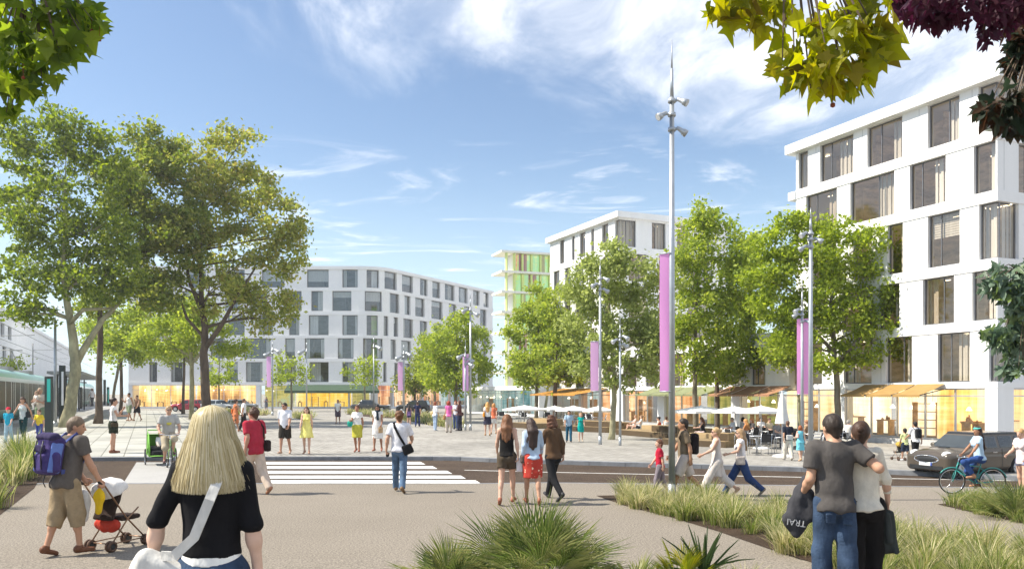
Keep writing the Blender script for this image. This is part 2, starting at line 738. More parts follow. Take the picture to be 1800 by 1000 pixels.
def shop_mat(name, cols, es, bw=.9, bh=.5):
    """lit shop room: warm wall hangings, shelves and pale panels in soft upright streaks"""
    m, N, L, B = new_mat(name)
    B.inputs['Roughness'].default_value = .8
    tc = N.new('ShaderNodeTexCoord')

    def layer(scale, sc, detail, dist):
        mp = N.new('ShaderNodeMapping')
        mp.inputs['Scale'].default_value = sc
        L.new(tc.outputs['Object'], mp.inputs[0])
        n = N.new('ShaderNodeTexNoise')
        n.inputs['Scale'].default_value = scale
        n.inputs['Detail'].default_value = detail
        n.inputs['Distortion'].default_value = dist
        L.new(mp.outputs[0], n.inputs['Vector'])
        return n.outputs[0]

    def mth(op, x, y):
        n = N.new('ShaderNodeMath')
        n.operation = op
        for k, v in enumerate((x, y)):
            if isinstance(v, (int, float)):
                n.inputs[k].default_value = v
            else:
                L.new(v, n.inputs[k])
        return n.outputs[0]
    big = layer(.42, (1, 1, .5), 4, .1)
    streak = layer(3.2, (1, 1, .07), 5, .0)
    shelf = layer(2.6, (.22, .22, 2.6), 3, .0)
    v = mth('ADD', mth('MULTIPLY', big, .95), mth('ADD', mth('MULTIPLY', streak, .42), mth('MULTIPLY', shelf, .22)))
    v = mth('SUBTRACT', v, .28)
    r = N.new('ShaderNodeValToRGB')
    el = r.color_ramp.elements
    while len(el) < len(cols):
        el.new(.5)
    for i, c in enumerate(cols):
        el[i].position = .30 + .40 * i / (len(cols) - 1)
        el[i].color = tuple(c) + (1,)
    L.new(v, r.inputs[0])
    L.new(r.outputs[0], B.inputs['Base Color'])
    L.new(r.outputs[0], B.inputs['Emission Color'])
    B.inputs['Emission Strength'].default_value = es  # the pattern glows in its own colours, standing in for lamps in the room
    MATS[name] = m
    return m


def cloth(col, rough=.85):
    c = tuple(round(x, 3) for x in col)
    return mat('cloth_%s_%s_%s' % c, c, rough, var=.16, scale=9, bump=.8, bscale=11, spec=.12, stretch=(1, 1, .6))


def skin(col):
    c = tuple(round(x, 3) for x in col)
    return mat('skin_%s_%s_%s' % c, c, .5, var=.07, scale=12, spec=.3)


def hairm(col):
    c = tuple(round(x, 3) for x in col)
    return mat('hair_%s_%s_%s' % c, c, .55, var=.35, scale=14, bump=.5, bscale=40, spec=.35, stretch=(1, 1, .25))


M_WHITE = mat('white_render', (.79, .79, .785), .7, var=.055, scale=1.3, bump=.06, bscale=30, stretch=(1, 1, .18), detail=7)
M_WHITE_COOL = mat('white_panel', (.68, .70, .74), .7, var=.05, scale=.4)
M_FRAME = mat('window_frame', (.16, .16, .17), .4, metal=.4, var=.1)
M_ALU = mat('brushed_metal', (.55, .57, .60), .35, metal=.7, var=.08, scale=3)
M_STEEL = mat('galvanised_steel', (.42, .45, .48), .42, metal=.55, var=.12, scale=4)
M_DARK = mat('dark_metal', (.035, .037, .04), .45, metal=.3, var=.2)
M_RUB = mat('black_rubber', (.018, .018, .019), .75, var=.2)
M_CHROME = mat('chrome', (.75, .76, .78), .12, metal=1.0, var=.03)
M_GLASS = glass_mat('window_glass', (.84, .79, .71), .05)
M_GLASS_SHOP = glass_mat('shop_glass', (.93, .94, .93), .02)
M_GLASS_FAR = glass_mat('far_window_glass', (.8, .82, .82), .10)

# ------------------------------------------------------------------ the setting: ground, road, plaza
D1 = Vector((-.405, .914))               # the plaza's main direction, away from the viewer
D2 = Vector((.914, .405))
ROT1 = math.atan2(.914, -.405)

NEAR_KERB = [(-140, 20.2), (-1, 20.2), (.9, 20.42), (8.93, 19.57), (30, 17.3), (120, 7.5)]
FAR_KERB = [(-140, 26.2)] + [tuple(gp(x, y, .1).xy) for x, y in
            ((-300, 807), (0, 805), (200, 804), (430, 803), (760, 803), (810, 803.6), (860, 806), (974, 809.5), (1233, 817), (1340, 820), (1552, 826), (1640, 830), (1800, 838))] + [(30, 17.9), (120, 8.1)]

G_NEAR = ground_mat('exposed_aggregate', (.198, .173, .142), (.24, .212, .176), 34, .16, speck=.70, bump=.10)
G_ROAD = ground_mat('brown_asphalt', (.050, .034, .024), (.080, .057, .041), 26, .5, speck=.8)
G_BASE = ground_mat('dry_ground', (.30, .28, .24), (.36, .34, .30), 8, .05)
G_SOIL = ground_mat('bark_mulch', (.045, .03, .02), (.09, .06, .042), 40, 2, speck=.6, bump=.9)
G_PLAZA = paver_mat('plaza_pavers', (.29, .275, .25), (.38, .365, .335), (.17, .16, .145), .42, .21, -ROT1)
G_SLAB = paver_mat('stop_slabs', (.36, .36, .325), (.45, .445, .405), (.18, .18, .155), 1.0, .7, -ROT1, .02)
G_KERB = mat('kerb_stone', (.20, .21, .225), .8, var=.25, scale=3, bump=.2)
G_PAINT = mat('road_paint', (.72, .72, .69), .7, var=.22, scale=5, detail=9, bump=.2, bscale=70)
G_STRIP = ground_mat('pale_concrete', (.34, .335, .325), (.40, .395, .385), 40, .4, speck=.15)


def interp(line, x):
    for (a, b), (c, d) in zip(line, line[1:]):
        if a <= x <= c:
            return b + (d - b) * (x - a) / (c - a)
    return line[-1][1]


def structure(o):
    o['kind'] = 'structure'
    return o


mb = MB()
mb.add([(-3500, -300, -.25), (3500, -300, -.25), (3500, 5000, -.25), (-3500, 5000, -.25)], [(0, 1, 2, 3)])
structure(mb.build('ground', G_BASE))

# near pavement with the gentle climb towards the viewpoint
xs = sorted({-140, -80, -40, -20, -10, -5, -1, .9, 5, 8.93, 15, 30, 60, 120})
ys = [-30, -5, 1, 3.8, 5, 6, 7, 8, 9, 10, 10.6, 11, 11.4]
vs, fs = [], []
for x in xs:
    for y in ys:
        yk = min(y, interp(NEAR_KERB, x) - .2) if y > 6 else y
        vs.append((x, yk, ramp_z(y)))
    vs.append((x, interp(NEAR_KERB, x), 0))
n = len(ys) + 1
for i in range(len(xs) - 1):
    for j in range(n - 1):
        fs.append((i * n + j, (i + 1) * n + j, (i + 1) * n + j + 1, i * n + j + 1))
structure(MB().add(vs, fs).build('pavement', G_NEAR))


def band(l0, l1, z, name, m):
    xa = sorted({p[0] for p in l0} | {p[0] for p in l1})
    vs, fs = [], []
    for x in xa:
        vs += [(x, interp(l0, x), z), (x, interp(l1, x), z)]
    for i in range(len(xa) - 1):
        fs.append((2 * i, 2 * i + 2, 2 * i + 3, 2 * i + 1))
    return structure(MB().add(vs, fs).build(name, m))


band([(x, y + .13) for x, y in NEAR_KERB], [(x, y + .001) for x, y in FAR_KERB], -.012, 'road', G_ROAD)
band([(x, y + .32) for x, y in FAR_KERB], [(-140, 230), (120, 230)], .1, 'plaza', G_PLAZA)


def kerb(line, w, z0, z1, name, step=1.0):
    mb = MB()
    for (a, b), (c, d) in zip(line, line[1:]):
        if c < -42 or a > 42:
            continue
        L = math.hypot(c - a, d - b)
        k = max(1, int(L / step))
        for i in range(k):
            t0, t1 = i / k + .006 / L, (i + 1) / k - .006 / L
            p, q = (a + (c - a) * t0, b + (d - b) * t0), (a + (c - a) * t1, b + (d - b) * t1)
            mb.prism([p, q, (q[0], q[1] + w), (p[0], p[1] + w)], z0, z1 + rnd.uniform(-.003, .003))
    return structure(mb.build(name, G_KERB))


kerb(FAR_KERB, .32, -.2, .112, 'far_kerb')
kerb(NEAR_KERB, .13, -.2, .004, 'near_kerb')
# road markings
zr = -.008
mb = MB()
for (xl, yl), (xr, yr), th in (((449, 813.5), (748, 813.5), 4.6), ((455, 821), (769, 821), 4.8), ((461, 829.5), (795, 829.5), 5.2), ((467, 838), (819, 838), 5.4), ((473, 846), (845, 846.3), 5.4)):
    a, b = gp(xl, yl + th / 2, zr), gp(xr, yr + th / 2, zr)
    c, d = gp(xr - 9, yr - th / 2, zr), gp(xl - 2, yl - th / 2, zr)
    mb.add([a, b, c, d], [(0, 1, 2, 3)])
structure(mb.build('crossing_stripes', G_PAINT))
mb = MB()
pts = [gp(x, y, zr) for x, y in ((816, 826), (960, 829.6), (1233, 835.2), (1417, 838.6), (1552, 840.5), (1800, 845), (2600, 862))]
for a, b in zip(pts, pts[1:]):
    mb.add([a, b, b + Vector((0, .1, 0)), a + Vector((0, .1, 0))], [(0, 1, 2, 3)])
structure(mb.build('road_centre_line', G_PAINT))
q = [gp(217, 848.5, zr), gp(420, 848.5, zr), gp(425, 812, zr), gp(240, 812, zr)]
structure(MB().add(q, [(0, 1, 2, 3)]).build('cycle_crossing', G_STRIP))
# slabs of the tram stop side of the plaza
a = gp(425, 803, .104)
p1 = a.xy + Vector((0, .33))
far = p1 + D1 * 85
structure(MB().add([(-70, 27.1, .104), (p1.x, p1.y, .104), (far.x, far.y, .104), (-150, far.y, .104)], [(0, 1, 2, 3)]).build('stop_paving', G_SLAB))


# ------------------------------------------------------------------ buildings
class Path:
    """plan line of a facade, left to right as seen from outside"""

    def __init__(self, pts):
        self.p = [Vector(p[:2]) for p in pts]
        self.c = [0.0]
        for a, b in zip(self.p, self.p[1:]):
            self.c.append(self.c[-1] + (b - a).length)
        self.n = []
        for a, b in zip(self.p, self.p[1:]):
            d = (b - a).normalized()
            self.n.append(Vector((d.y, -d.x)))

    def off(self, u, o):
        for i in range(1, len(self.c) - 1):
            if abs(u - self.c[i]) < 1e-6:
                nn = (self.n[i - 1] + self.n[i])
                nn = nn.normalized()
                return self.p[i] + nn * (o / max(nn.dot(self.n[i]), .3))
        i = 0
        while i < len(self.n) - 1 and u > self.c[i + 1]:
            i += 1
        d = (self.p[i + 1] - self.p[i]).normalized()
        return self.p[i] + d * (u - self.c[i]) + self.n[i] * o

    def u_px(self, px, seg):
        """where the sight line of a picture column meets a segment"""
        r = (px - 900) / F
        p, d = self.p[seg], (self.p[seg + 1] - self.p[seg]).normalized()
        return self.c[seg] + (r * p.y - p.x) / (d.x - r * d.y)

    def sheet(self, mb, u0, u1, z0, z1, o):
        """single skin facing outwards"""
        us = [u0] + [c for c in self.c[1:-1] if u0 + 1e-4 < c < u1 - 1e-4] + [u1]
        vs = []
        for u in us:
            a = self.off(u, o)
            vs += [(a.x, a.y, z0), (a.x, a.y, z1)]
        mb.add(vs, [(2 * i, 2 * i + 2, 2 * i + 3, 2 * i + 1) for i in range(len(us) - 1)])
        return mb

    def strip(self, mb, u0, u1, z0, z1, o0, o1, m=0):
        us = [u0] + [c for c in self.c[1:-1] if u0 + 1e-4 < c < u1 - 1e-4] + [u1]
        vs, fs = [], []
        for u in us:
            a, b = self.off(u, o0), self.off(u, o1)
            vs += [(a.x, a.y, z0), (b.x, b.y, z0), (b.x, b.y, z1), (a.x, a.y, z1)]
        for i in range(len(us) - 1):
            k = 4 * i
            for j in range(4):
                j2 = (j + 1) % 4
                fs.append((k + j, k + 4 + j, k + 4 + j2, k + j2))
        fs.append((0, 1, 2, 3))
        k = 4 * (len(us) - 1)
        fs.append((k + 3, k + 2, k + 1, k))
        mb.add(vs, fs, m)
        return mb


M_CURT = [mat('curtain_%d' % i, c, .9, var=.16, scale=7, stretch=(1, 1, .06), bump=.4, bscale=16) for i, c in
          enumerate(((.80, .80, .80), (.66, .65, .63), (.55, .50, .44)))]
M_ROOM = mat('room_wall', (.50, .43, .34), .9, var=.5, scale=1.1, stretch=(1, 1, 3.0), emit=(.50, .38, .24), es=.10)  # weak warm glow put into the wall in place of indoor lamplight
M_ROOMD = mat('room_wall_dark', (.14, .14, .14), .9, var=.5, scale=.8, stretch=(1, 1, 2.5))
M_CEILLAMP = mat('ceiling_lamp', (.9, .85, .75), .5, var=0, emit=(1, .85, .6), es=2.5)


def window(bld, path, u0, u1, z0, z1, o=-.2, glass=None, seed=0, far=False, fr=.05):
    r = random.Random(seed)
    mb = MB()
    path.strip(mb, u0, u1, z0, z0 + fr, o, o - .06)
    path.strip(mb, u0, u1, z1 - fr, z1, o, o - .06)
    path.strip(mb, u0, u0 + fr, z0 + fr, z1 - fr, o, o - .06)
    path.strip(mb, u1 - fr, u1, z0 + fr, z1 - fr, o, o - .06)
    w = u1 - u0
    if w > 1.1 and not far:
        k = u0 + w * r.choice((.3, .36, .62))
        path.strip(mb, k - .02, k + .02, z0 + fr, z1 - fr, o - .005, o - .055)
    f = mb.build('window', M_FRAME, bld)
    mb = MB()
    path.sheet(mb, u0 + fr, u1 - fr, z0 + fr, z1 - fr, o - .025)
    mb.build('pane', glass or M_GLASS, f)
    a = r.random()
    spans = []
    if far:
        a = .5 + a * .5
    if a < .6:
        spans.append((.42 + .2 * r.random(), 1.0))
    elif a < .75:
        spans += [(.0, .18 + .15 * r.random()), (.8, 1.0)]
    elif a < .9:
        spans.append((0, .3 + .3 * r.random()))
    if a >= .82:
        mb = MB()
        zb_ = z1 - (z1 - z0) * r.uniform(.25, .7)
        k = max(4, int((z1 - zb_) / .09))
        for i in range(k):
            path.strip(mb, u0 + .04, u1 - .04, zb_ + (z1 - zb_) * i / k, zb_ + (z1 - zb_) * (i + .8) / k, o - .13, o - .145)
        mb.build('blind', M_CURT[1], f)
        spans = []
    if spans:
        mb = MB()
        for s0, s1 in spans:
            k = max(3, int((s1 - s0) * w / .12))
            for i in range(k):
                path.strip(mb, u0 + w * (s0 + (s1 - s0) * i / k), u0 + w * (s0 + (s1 - s0) * (i + .9) / k), z0 + .02, z1, o - .26 - .05 * (i % 2), o - .275 - .05 * (i % 2))
        mb.build('curtain', M_CURT[r.randrange(3)], f)
    return f


def facade(bld, path, ua, ub, rows, zb, zt, wallm, seed=0, far=False, glass=None, proud=.035, depth=.34, lamps=True, room=None, backing=2.2):
    """wall with recessed windows: rows = [(z0, z1, [(u0,u1),...])], lowest first"""
    mb = MB()
    z = zb
    for z0, z1, wins in rows:
        path.strip(mb, ua, ub, z, z0, proud, -depth)
        u = ua
        for a, b in sorted(wins):
            if a > u:
                path.strip(mb, u, a, z0, z1, 0, -depth)
            u = b
        if u < ub:
            path.strip(mb, u, ub, z0, z1, 0, -depth)
        z = z1
    path.strip(mb, ua, ub, z, zt, proud, -depth)
    mb.build('wall', wallm, bld)
    i = 0
    for z0, z1, wins in rows:
        for a, b in wins:
            window(bld, path, a, b, z0, z1, seed=seed * 1000 + i, far=far, glass=glass, o=-.13 if not far else -.3, fr=.05 if not far else .1)
            i += 1
    mb = MB()
    path.strip(mb, ua + .4, ub - .1, zb, zt, -backing, -backing - .1)
    for z0, z1, wins in rows:
        path.strip(mb, ua + .4, ub - .1, z0 - .12, z0 - .05, -depth - .01, -backing + .01)
    for z0, z1, wins in rows:
        u = ua + .5
        while u < ub - 2:
            u += rnd.uniform(2.2, 3.6)
            if u < ub - .6:
                path.strip(mb, u, u + .1, z0 - .04, z1, -1.2, -backing + .02)
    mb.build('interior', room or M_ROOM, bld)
    if lamps:
        mb = MB()
        for z0, z1, wins in rows:
            for a, b in wins:
                for k in range(2):
                    u = a + (b - a) * rnd.uniform(.15, .75)
                    path.strip(mb, u, u + .28, z1 - .05, z1 - .02, -.9 - k * .6, -.96 - k * .6)
        mb.build('ceiling_lamp', M_CEILLAMP, bld)


def shop(bld, path, u0, u1, z0, z1, roomm, mull, o=-.12, back=2.6, transom=.3, framem=None, props=True, seed=0):
    r = random.Random(seed)
    framem = framem or M_ALU
    mb = MB()
    path.strip(mb, u0, u1, z0, z0 + .07, o, o - .07)
    path.strip(mb, u0, u1, z1 - .06, z1, o, o - .07)
    if transom:
        path.strip(mb, u0, u1, z1 - transom - .025, z1 - transom + .025, o + .002, o - .068)
    k = max(1, round((u1 - u0) / mull))
    for i in range(k + 1):
        u = u0 + (u1 - u0) * i / k
        path.strip(mb, max(u0, u - .03), min(u1, u + .03), z0 + .07, z1 - .06, o + .004, o - .066)
    f = mb.build('shopfront', framem, bld)
    mb = MB()
    path.sheet(mb, u0 + .01, u1 - .01, z0 + .05, z1 - .04, o - .035)
    mb.build('pane', M_GLASS_SHOP, f)
    mb = MB()
    path.strip(mb, u0, u1, z0, z1, -back, -back - .08)
    path.strip(mb, u0, u1, z1 + .005, z1 + .03, o - .1, -back)
    mb.build('display_wall', roomm, f)
    if props:
        mb = MB()
        u = u0 + .4
        while u < u1 - .8:
            w = r.uniform(.5, 1.2)
            h = r.choice((.75, .7, .8, 1.5))
            d = r.uniform(.9, back - .7)
            if h < 1:
                path.strip(mb, u, u + w, z0 + h - .05, z0 + h, -d, -d - .5)
                for e in (0, w - .06):
                    path.strip(mb, u + e, u + e + .06, z0 + .01, z0 + h - .05, -d - .05, -d - .4)
                for _ in range(3):
                    e = r.uniform(.1, w - .1)
                    q = path.off(u + e, -d - .25)
                    hh = r.uniform(.08, .26)
                    mb.lathe([(0, hh), (.03, hh), (.035, hh * .7), (.06, hh * .45), (.05, 0)], 8, 1, Matrix.Translation((q.x, q.y, z0 + h)))
            else:
                for s in range(int(h / .35) + 1):
                    path.strip(mb, u, u + w, z0 + .02 + s * .35, z0 + .05 + s * .35, -d, -d - .3)
                for e in (0, w - .03):
                    path.strip(mb, u + e, u + e + .03, z0, z0 + h, -d + .003, -d - .303)
            u += w + r.uniform(.7, 2.2)
        for _ in range(max(1, int((u1 - u0) / 1.6))):
            q = path.off(r.uniform(u0 + .4, u1 - .4), -r.uniform(.6, back - .5))
            z = z1 - r.uniform(.45, .8)
            mb.tube([(q.x, q.y, z), (q.x, q.y, z1 + .003)], .008, 4, 1, caps=False)
            mb.lathe([(.02, .16), (.05, .13), (.12, .0), (.0, .02)], 10, 2, Matrix.Translation((q.x, q.y, z - .12)))
        mb.build('furniture', [M_SHOPWOOD, M_SHOPITEM, M_CEILLAMP], f)
    return f


M_SHOPITEM = mat('shop_goods', (.40, .26, .16), .5, var=.6, scale=4)
M_SHOPWOOD = mat('shop_wood', (.34, .22, .12), .6, var=.5, scale=3, emit=(.34, .20, .09), es=.18)  # faint glow added to the wood, as if lit by the shop
W_GOLD = shop_mat('gold_room', ((.30, .13, .03), (.62, .36, .10), (.82, .56, .20), (.88, .72, .40), (.93, .86, .68)), .70)
W_CREAM = shop_mat('cream_room', ((.45, .26, .10), (.72, .52, .24), (.86, .70, .44), (.90, .82, .62), (.94, .90, .80)), .68)
W_RED = shop_mat('copper_room', ((.26, .07, .02), (.52, .20, .07), (.70, .38, .16), (.82, .60, .36), (.90, .80, .62)), .60)
W_GREEN = shop_mat('olive_room', ((.10, .16, .05), (.36, .36, .10), (.66, .58, .18), (.50, .60, .38), (.88, .86, .66)), .38)
W_TEAL = shop_mat('teal_room', ((.03, .10, .12), (.10, .26, .28), (.25, .42, .44), (.55, .66, .64), (.80, .86, .84)), .36)
W_YEL = shop_mat('amber_room', ((.45, .16, .01), (.72, .38, .03), (.88, .58, .06), (.90, .68, .20), (.92, .82, .45)), .6)

# --- white building on the right and its low wing of shops
C = Vector((18.06, 30.7))
E_NEAR, E_WING, E_MID = C + D1 * 10.4, C + D1 * 26.9, C + D1 * 37.2
pr = Path([E_WING, C, C + D2 * 16])
uC = pr.c[1]
uN = uC - 10.4
bld = empty('white_building', (C.x, C.y, .1), 0, 'white five storey block with staggered windows over gold lit shops on the right', 'building')
bld.location = (0, 0, 0)


def rr(px, seg=0):
    return pr.u_px(px, seg)


rowsR = [
    (2.66, 4.6, [(uN + .3, rr(1445)), (rr(1483), rr(1532)), (rr(1557), rr(1603)), (rr(1648), rr(1705)), (rr(1738), uC + .9), (uC + 2.2, uC + 4.0), (uC + 5, uC + 7)]),
    (4.98, 6.86, [(rr(1420), rr(1455)), (rr(1480), rr(1523)), (rr(1545), rr(1581)), (rr(1622), rr(1677)), (rr(1709), uC - .02), (uC + 1.0, uC + 3), (uC + 4.4, uC + 6)]),
    (7.27, 9.38, [(rr(1428), rr(1470)), (rr(1500), rr(1532)), (rr(1560), rr(1587)), (rr(1631), rr(1687)), (rr(1721), uC + 1.2), (uC + 2.6, uC + 5)]),
    (9.80, 11.67, [(rr(1417), rr(1471)), (rr(1494.5), rr(1572)), (rr(1599), rr(1662.5)), (rr(1711.5), uC - .06), (uC + 1.2, uC + 3.1), (uC + 4, uC + 6)]),
    (12.1, 13.86, [(rr(1403.5), rr(1420)), (rr(1441.5), rr(1500)), (rr(1524.5), rr(1586)), (rr(1631), rr(1686.5)), (rr(1720), uC + 1.3), (uC + 2.6, uC + 5)]),
]
facade(bld, pr, uN, pr.c[-1], rowsR, 2.42, 13.9, M_WHITE, 1)
mb = MB()
pr.strip(mb, uN - .45, pr.c[-1], 13.9, 14.34, .3, -11)
pr.strip(mb, uN - .45, uN, 11.66, 12.06, .1, -11)
mb.build('roof', M_WHITE, bld)
mb = MB()
pr.strip(mb, uN, uN + .2, 2.42, 13.9, -.345, -11)
pr.strip(mb, uN, pr.c[-1], .1, 13.9, -11, -11.2)
mb.build('end_wall', M_WHITE, bld)
M_JOINT = mat('panel_joint', (.30, .30, .31), .8, var=.1)
for j, (z0, z1, w) in enumerate(rowsR):
    ww_ = sorted(w)
    for (a0, a1), (b0, b1) in zip(ww_, ww_[1:]):
        if b0 - a1 > .7:
            u = a1 + (b0 - a1) * (.34 if j % 2 else .66)
            pr.strip(MB(), u, u + .014, z0 + .01, z1 - .01, .0025, -.02).build('panel_joint', M_JOINT, bld)
# wing
rowsW = [(2.66, 4.6, [(.7, 2.2), (3.2, 4.6), (5.4, 7.4), (8.3, 9.5), (10.6, 12.4), (13.2, 14.3)])]
wingwall = MB()
facade(bld, pr, .0, uN - .46, rowsW, 2.42, 5.1, M_WHITE, 2)
mb = MB()
pr.strip(mb, 0, uN - .01, 5.1, 5.3, .03, -11)
mb.build('wing_roof', M_WHITE, bld)
# ground floor
piers = [(0.0, .5), (rr(1156), rr(1168)), (rr(1285.5), rr(1301)), (rr(1475), rr(1485)), (rr(1732), uC + .9), (uC + 4.6, uC + 5.2), (pr.c[-1] - .6, pr.c[-1])]
for a, b in piers:
    pr.strip(MB(), a, b, .1, 2.42, .02, -.5).build('pier', M_WHITE, bld)
rooms = [W_RED, W_GREEN, W_CREAM, W_CREAM, W_GOLD, W_GOLD]
for i in range(len(piers) - 1):
    shop(bld, pr, piers[i][1], piers[i + 1][0], .34, 2.42, rooms[i], 1.5, seed=i, back=3.2)
mb = MB()
pr.strip(mb, 0, pr.c[-1], .1, .34, .18, -.5)
mb.build('plinth', mat('plinth_concrete', (.48, .48, .47), .8, var=.12), bld)

# --- middle block further along the same front
pm = Path([E_MID, E_WING + D1 * .02, E_WING + D1 * .02 + D2 * 9])
uM = pm.c[1]
bld = empty('white_building', (0, 0, 0), 0, 'white mid distance block with flat roof rising behind the plaza trees', 'building')
mm = lambda px: pm.u_px(px, 0)
mq = lambda px: pm.u_px(px, 1)
rowsM = []
for j, (z0, z1, w) in enumerate(((2.66, 4.6, None), (4.98, 6.86, None), (7.27, 9.38, None), (9.8, 11.67, None), (12.1, 13.9, None))):
    if j == 4:
        w = [(mm(984), mm(992)), (mm(1005), mm(1010)), (mm(1019), mm(1029)), (mm(1039), mm(1044)), (mm(1058), mm(1069)), (mm(1080.6), uM + 1.35), (mq(1146), mq(1170)), (mq(1190), mq(1210))]
    else:
        w = [(.6, 1.6), (2.5, 3.4), (4.2, 5.4), (6.2, 7.0), (8.2, 9.2), (uM + .8, uM + 2.2), (uM + 3.2, uM + 4.4), (uM + 5.6, uM + 7.4)]
    rowsM.append((z0, z1, w))
facade(bld, pm, 0, pm.c[-1], rowsM, 2.42, 14.0, M_WHITE, 3)
mb = MB()
pm.strip(mb, -.3, pm.c[-1], 14.0, 14.4, .28, -8)
mb.build('roof', M_WHITE, bld)
for a, b in ((0, .4), (mm(1018), mm(1022)), (mm(1073), uM + .3), (uM + 4, uM + 4.4), (pm.c[-1] - .5, pm.c[-1])):
    pm.strip(MB(), a, b, .1, 2.42, .02, -.5).build('pier', M_WHITE, bld)
shop(bld, pm, .4, mm(1018), .3, 2.42, W_TEAL, 1.5, seed=11)
shop(bld, pm, mm(1022), mm(1073), .3, 2.42, W_RED, 1.4, seed=12)
shop(bld, pm, uM + .3, uM + 4, .3, 2.42, W_RED, 1.4, seed=13)
mb = MB()
pm.strip(mb, 0, pm.c[-1], .1, .3, .1, -.5)
pm.strip(mb, 0, .2, .1, 14.0, -.51, -8)
pm.strip(mb, .3, pm.c[-1], .1, 14.0, -8, -8.2)
mb.build('end_wall', M_WHITE, bld)

# --- grey white block across the plaza on the left
YL = 118.0
cx = (668 - 900) / F * YL
er = Vector(((866 - 900) / F * 147, 147))
pc = Vector((cx, YL))
dr = (er - pc).normalized()
arc = []
rad = 5.0
dl = Vector((1, 0))
half = math.acos(max(-1, min(1, dl.dot(dr)))) / 2
tl = rad * math.tan(half)
a0, a1 = pc - dl * tl, pc + dr * tl
ctr = a0 + Vector((0, 1)) * rad
for i in range(7):
    t = 2 * half * i / 6
    arc.append(ctr + Vector((math.sin(t), -math.cos(t))) * rad)
pl = Path([Vector(((226 - 900) / F * YL, YL))] + arc + [er, er + Vector((-dr.y, dr.x)) * 9])
segR = len(arc)
uA0, uA1, uE = pl.c[1], pl.c[segR], pl.c[segR + 1]
M_GREYW = mat('grey_white_render', (.82, .82, .825), .75, var=.05, scale=.3)
bld = empty('grey_white_building', (0, 0, 0), 0, 'long pale block with rounded corner and five window rows across the plaza', 'building')


def le(px):
    """left front, or the slanting front beyond the corner"""
    u = pl.u_px(px, 0)
    if u <= uA0:
        return u
    u2 = pl.u_px(px, segR)
    if u2 >= uA1:
        return u2
    lo, hi = uA0, uA1
    for _ in range(30):
        m = (lo + hi) / 2
        q = pl.off(m, 0)
        if 900 + F * q.x / q.y < px:
            lo = m
        else:
            hi = m
    return lo


def lw(lst, fill):
    w = [(le(a), le(b)) for a, b in lst]
    return w + [(le(a), le(b)) for a, b in fill]


rowsL = [
    (3.9, 6.75, lw([(262, 276), (300, 322), (352, 374), (398, 418), (432, 461.5), (487, 520), (544, 577.6), (601.6, 622), (644, 665), (673.6, 679.6), (693, 700), (712, 722), (736, 748), (764, 774), (790, 802), (818, 828), (842, 852)], [])),
    (7.25, 10.15, lw([(250, 280), (310, 335), (370, 395), (428.5, 475.6), (501, 518.5), (535.6, 570), (593.5, 621.4), (638, 673), (686.5, 696.4), (705.4, 722.5), (740, 750), (764, 780), (795, 804), (822, 832), (845, 855)], [])),
    (10.6, 13.45, lw([(260, 290), (330, 352), (400, 430), (455, 480), (508, 526), (542.5, 577.6), (601.6, 628.6), (644.5, 664.6), (674.5, 682.6), (692, 700), (709, 726), (738, 751), (765, 776), (792, 806), (824, 832), (846, 856)], [])),
    (14.05, 16.9, lw([(255, 280), (320, 350), (395, 420), (440, 470), (498, 530), (547, 567.4), (584, 617.5), (641, 671.5), (685, 702), (711, 721.6), (730, 746.5), (758.5, 778), (789, 802), (816, 827), (844, 855)], [])),
    (17.4, 19.95, lw([(250, 285), (330, 362), (410, 430), (460, 500), (539.5, 577.6), (601.6, 628.6), (644.5, 666.5), (676, 697.6), (706.6, 726), (738.4, 751.6), (760, 774), (782, 799), (806.5, 822), (832, 843), (850, 859)], [])),
]
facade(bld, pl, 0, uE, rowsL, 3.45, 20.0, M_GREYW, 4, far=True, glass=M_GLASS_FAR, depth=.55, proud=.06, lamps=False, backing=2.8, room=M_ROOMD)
mb = MB()
pl.strip(mb, 0, uE + .5, 20.0, 20.45, .15, -14)
pl.strip(mb, uE - .01, uE + .7, 16.9, 17.35, .1, -10)
mb.build('roof', M_GREYW, bld)
mb = MB()
pl.strip(mb, uE + .001, pl.c[-1], .1, 20.0, 0, -.4)
pl.strip(mb, 0, .4, .1, 20.0, -.56, -14)
mb.build('end_wall', M_GREYW, bld)
shops_l = [(232, 333, W_GOLD, 0), (336, 450, W_GOLD, 0), (458, 512, W_GREEN, 0), (514, 612, W_YEL, 0), (614, 652, W_GREEN, 0), (664, 690, W_RED, 0), (692, 742, W_RED, 0), (744, 792, W_RED, 0), (796, 862, W_TEAL, 0)]
u = 0
for a, b, m_, _ in shops_l:
    pl.strip(MB(), u, le(a), .1, 3.45, .05, -.5).build('pier', M_WHITE_COOL, bld)
    u = le(b)
pl.strip(MB(), u, uE, .1, 3.45, .05, -.5).build('pier', M_WHITE_COOL, bld)
for i, (a, b, m_, _) in enumerate(shops_l):
    shop(bld, pl, le(a), le(b), .3, 3.44, m_, 2.6, back=2.2, transom=.7, framem=M_WHITE_COOL, seed=40 + i)
mb = MB()
pl.strip(mb, 0, uE, .1, .3, .3, -.5)
mb.build('plinth', M_WHITE_COOL, bld)
M_AWG = mat('dark_green_canvas', (.045, .085, .05), .8, var=.15)
mb = MB()
ua, ub = le(506), le(660)
N = 24
vs, fs = [], []
for i in range(N + 1):
    u = ua + (ub - ua) * i / N
    a, b = pl.off(u, .09), pl.off(u, 1.9)
    vs += [(a.x, a.y, 3.5), (b.x, b.y, 2.65), (b.x, b.y, 2.3), (b.x * .999, b.y + .04, 2.3), (a.x, a.y, 3.44)]
for i in range(N):
    for j in range(4):
        fs.append((5 * i + j, 5 * i + 5 + j, 5 * i + 6 + j, 5 * i + 1 + j))
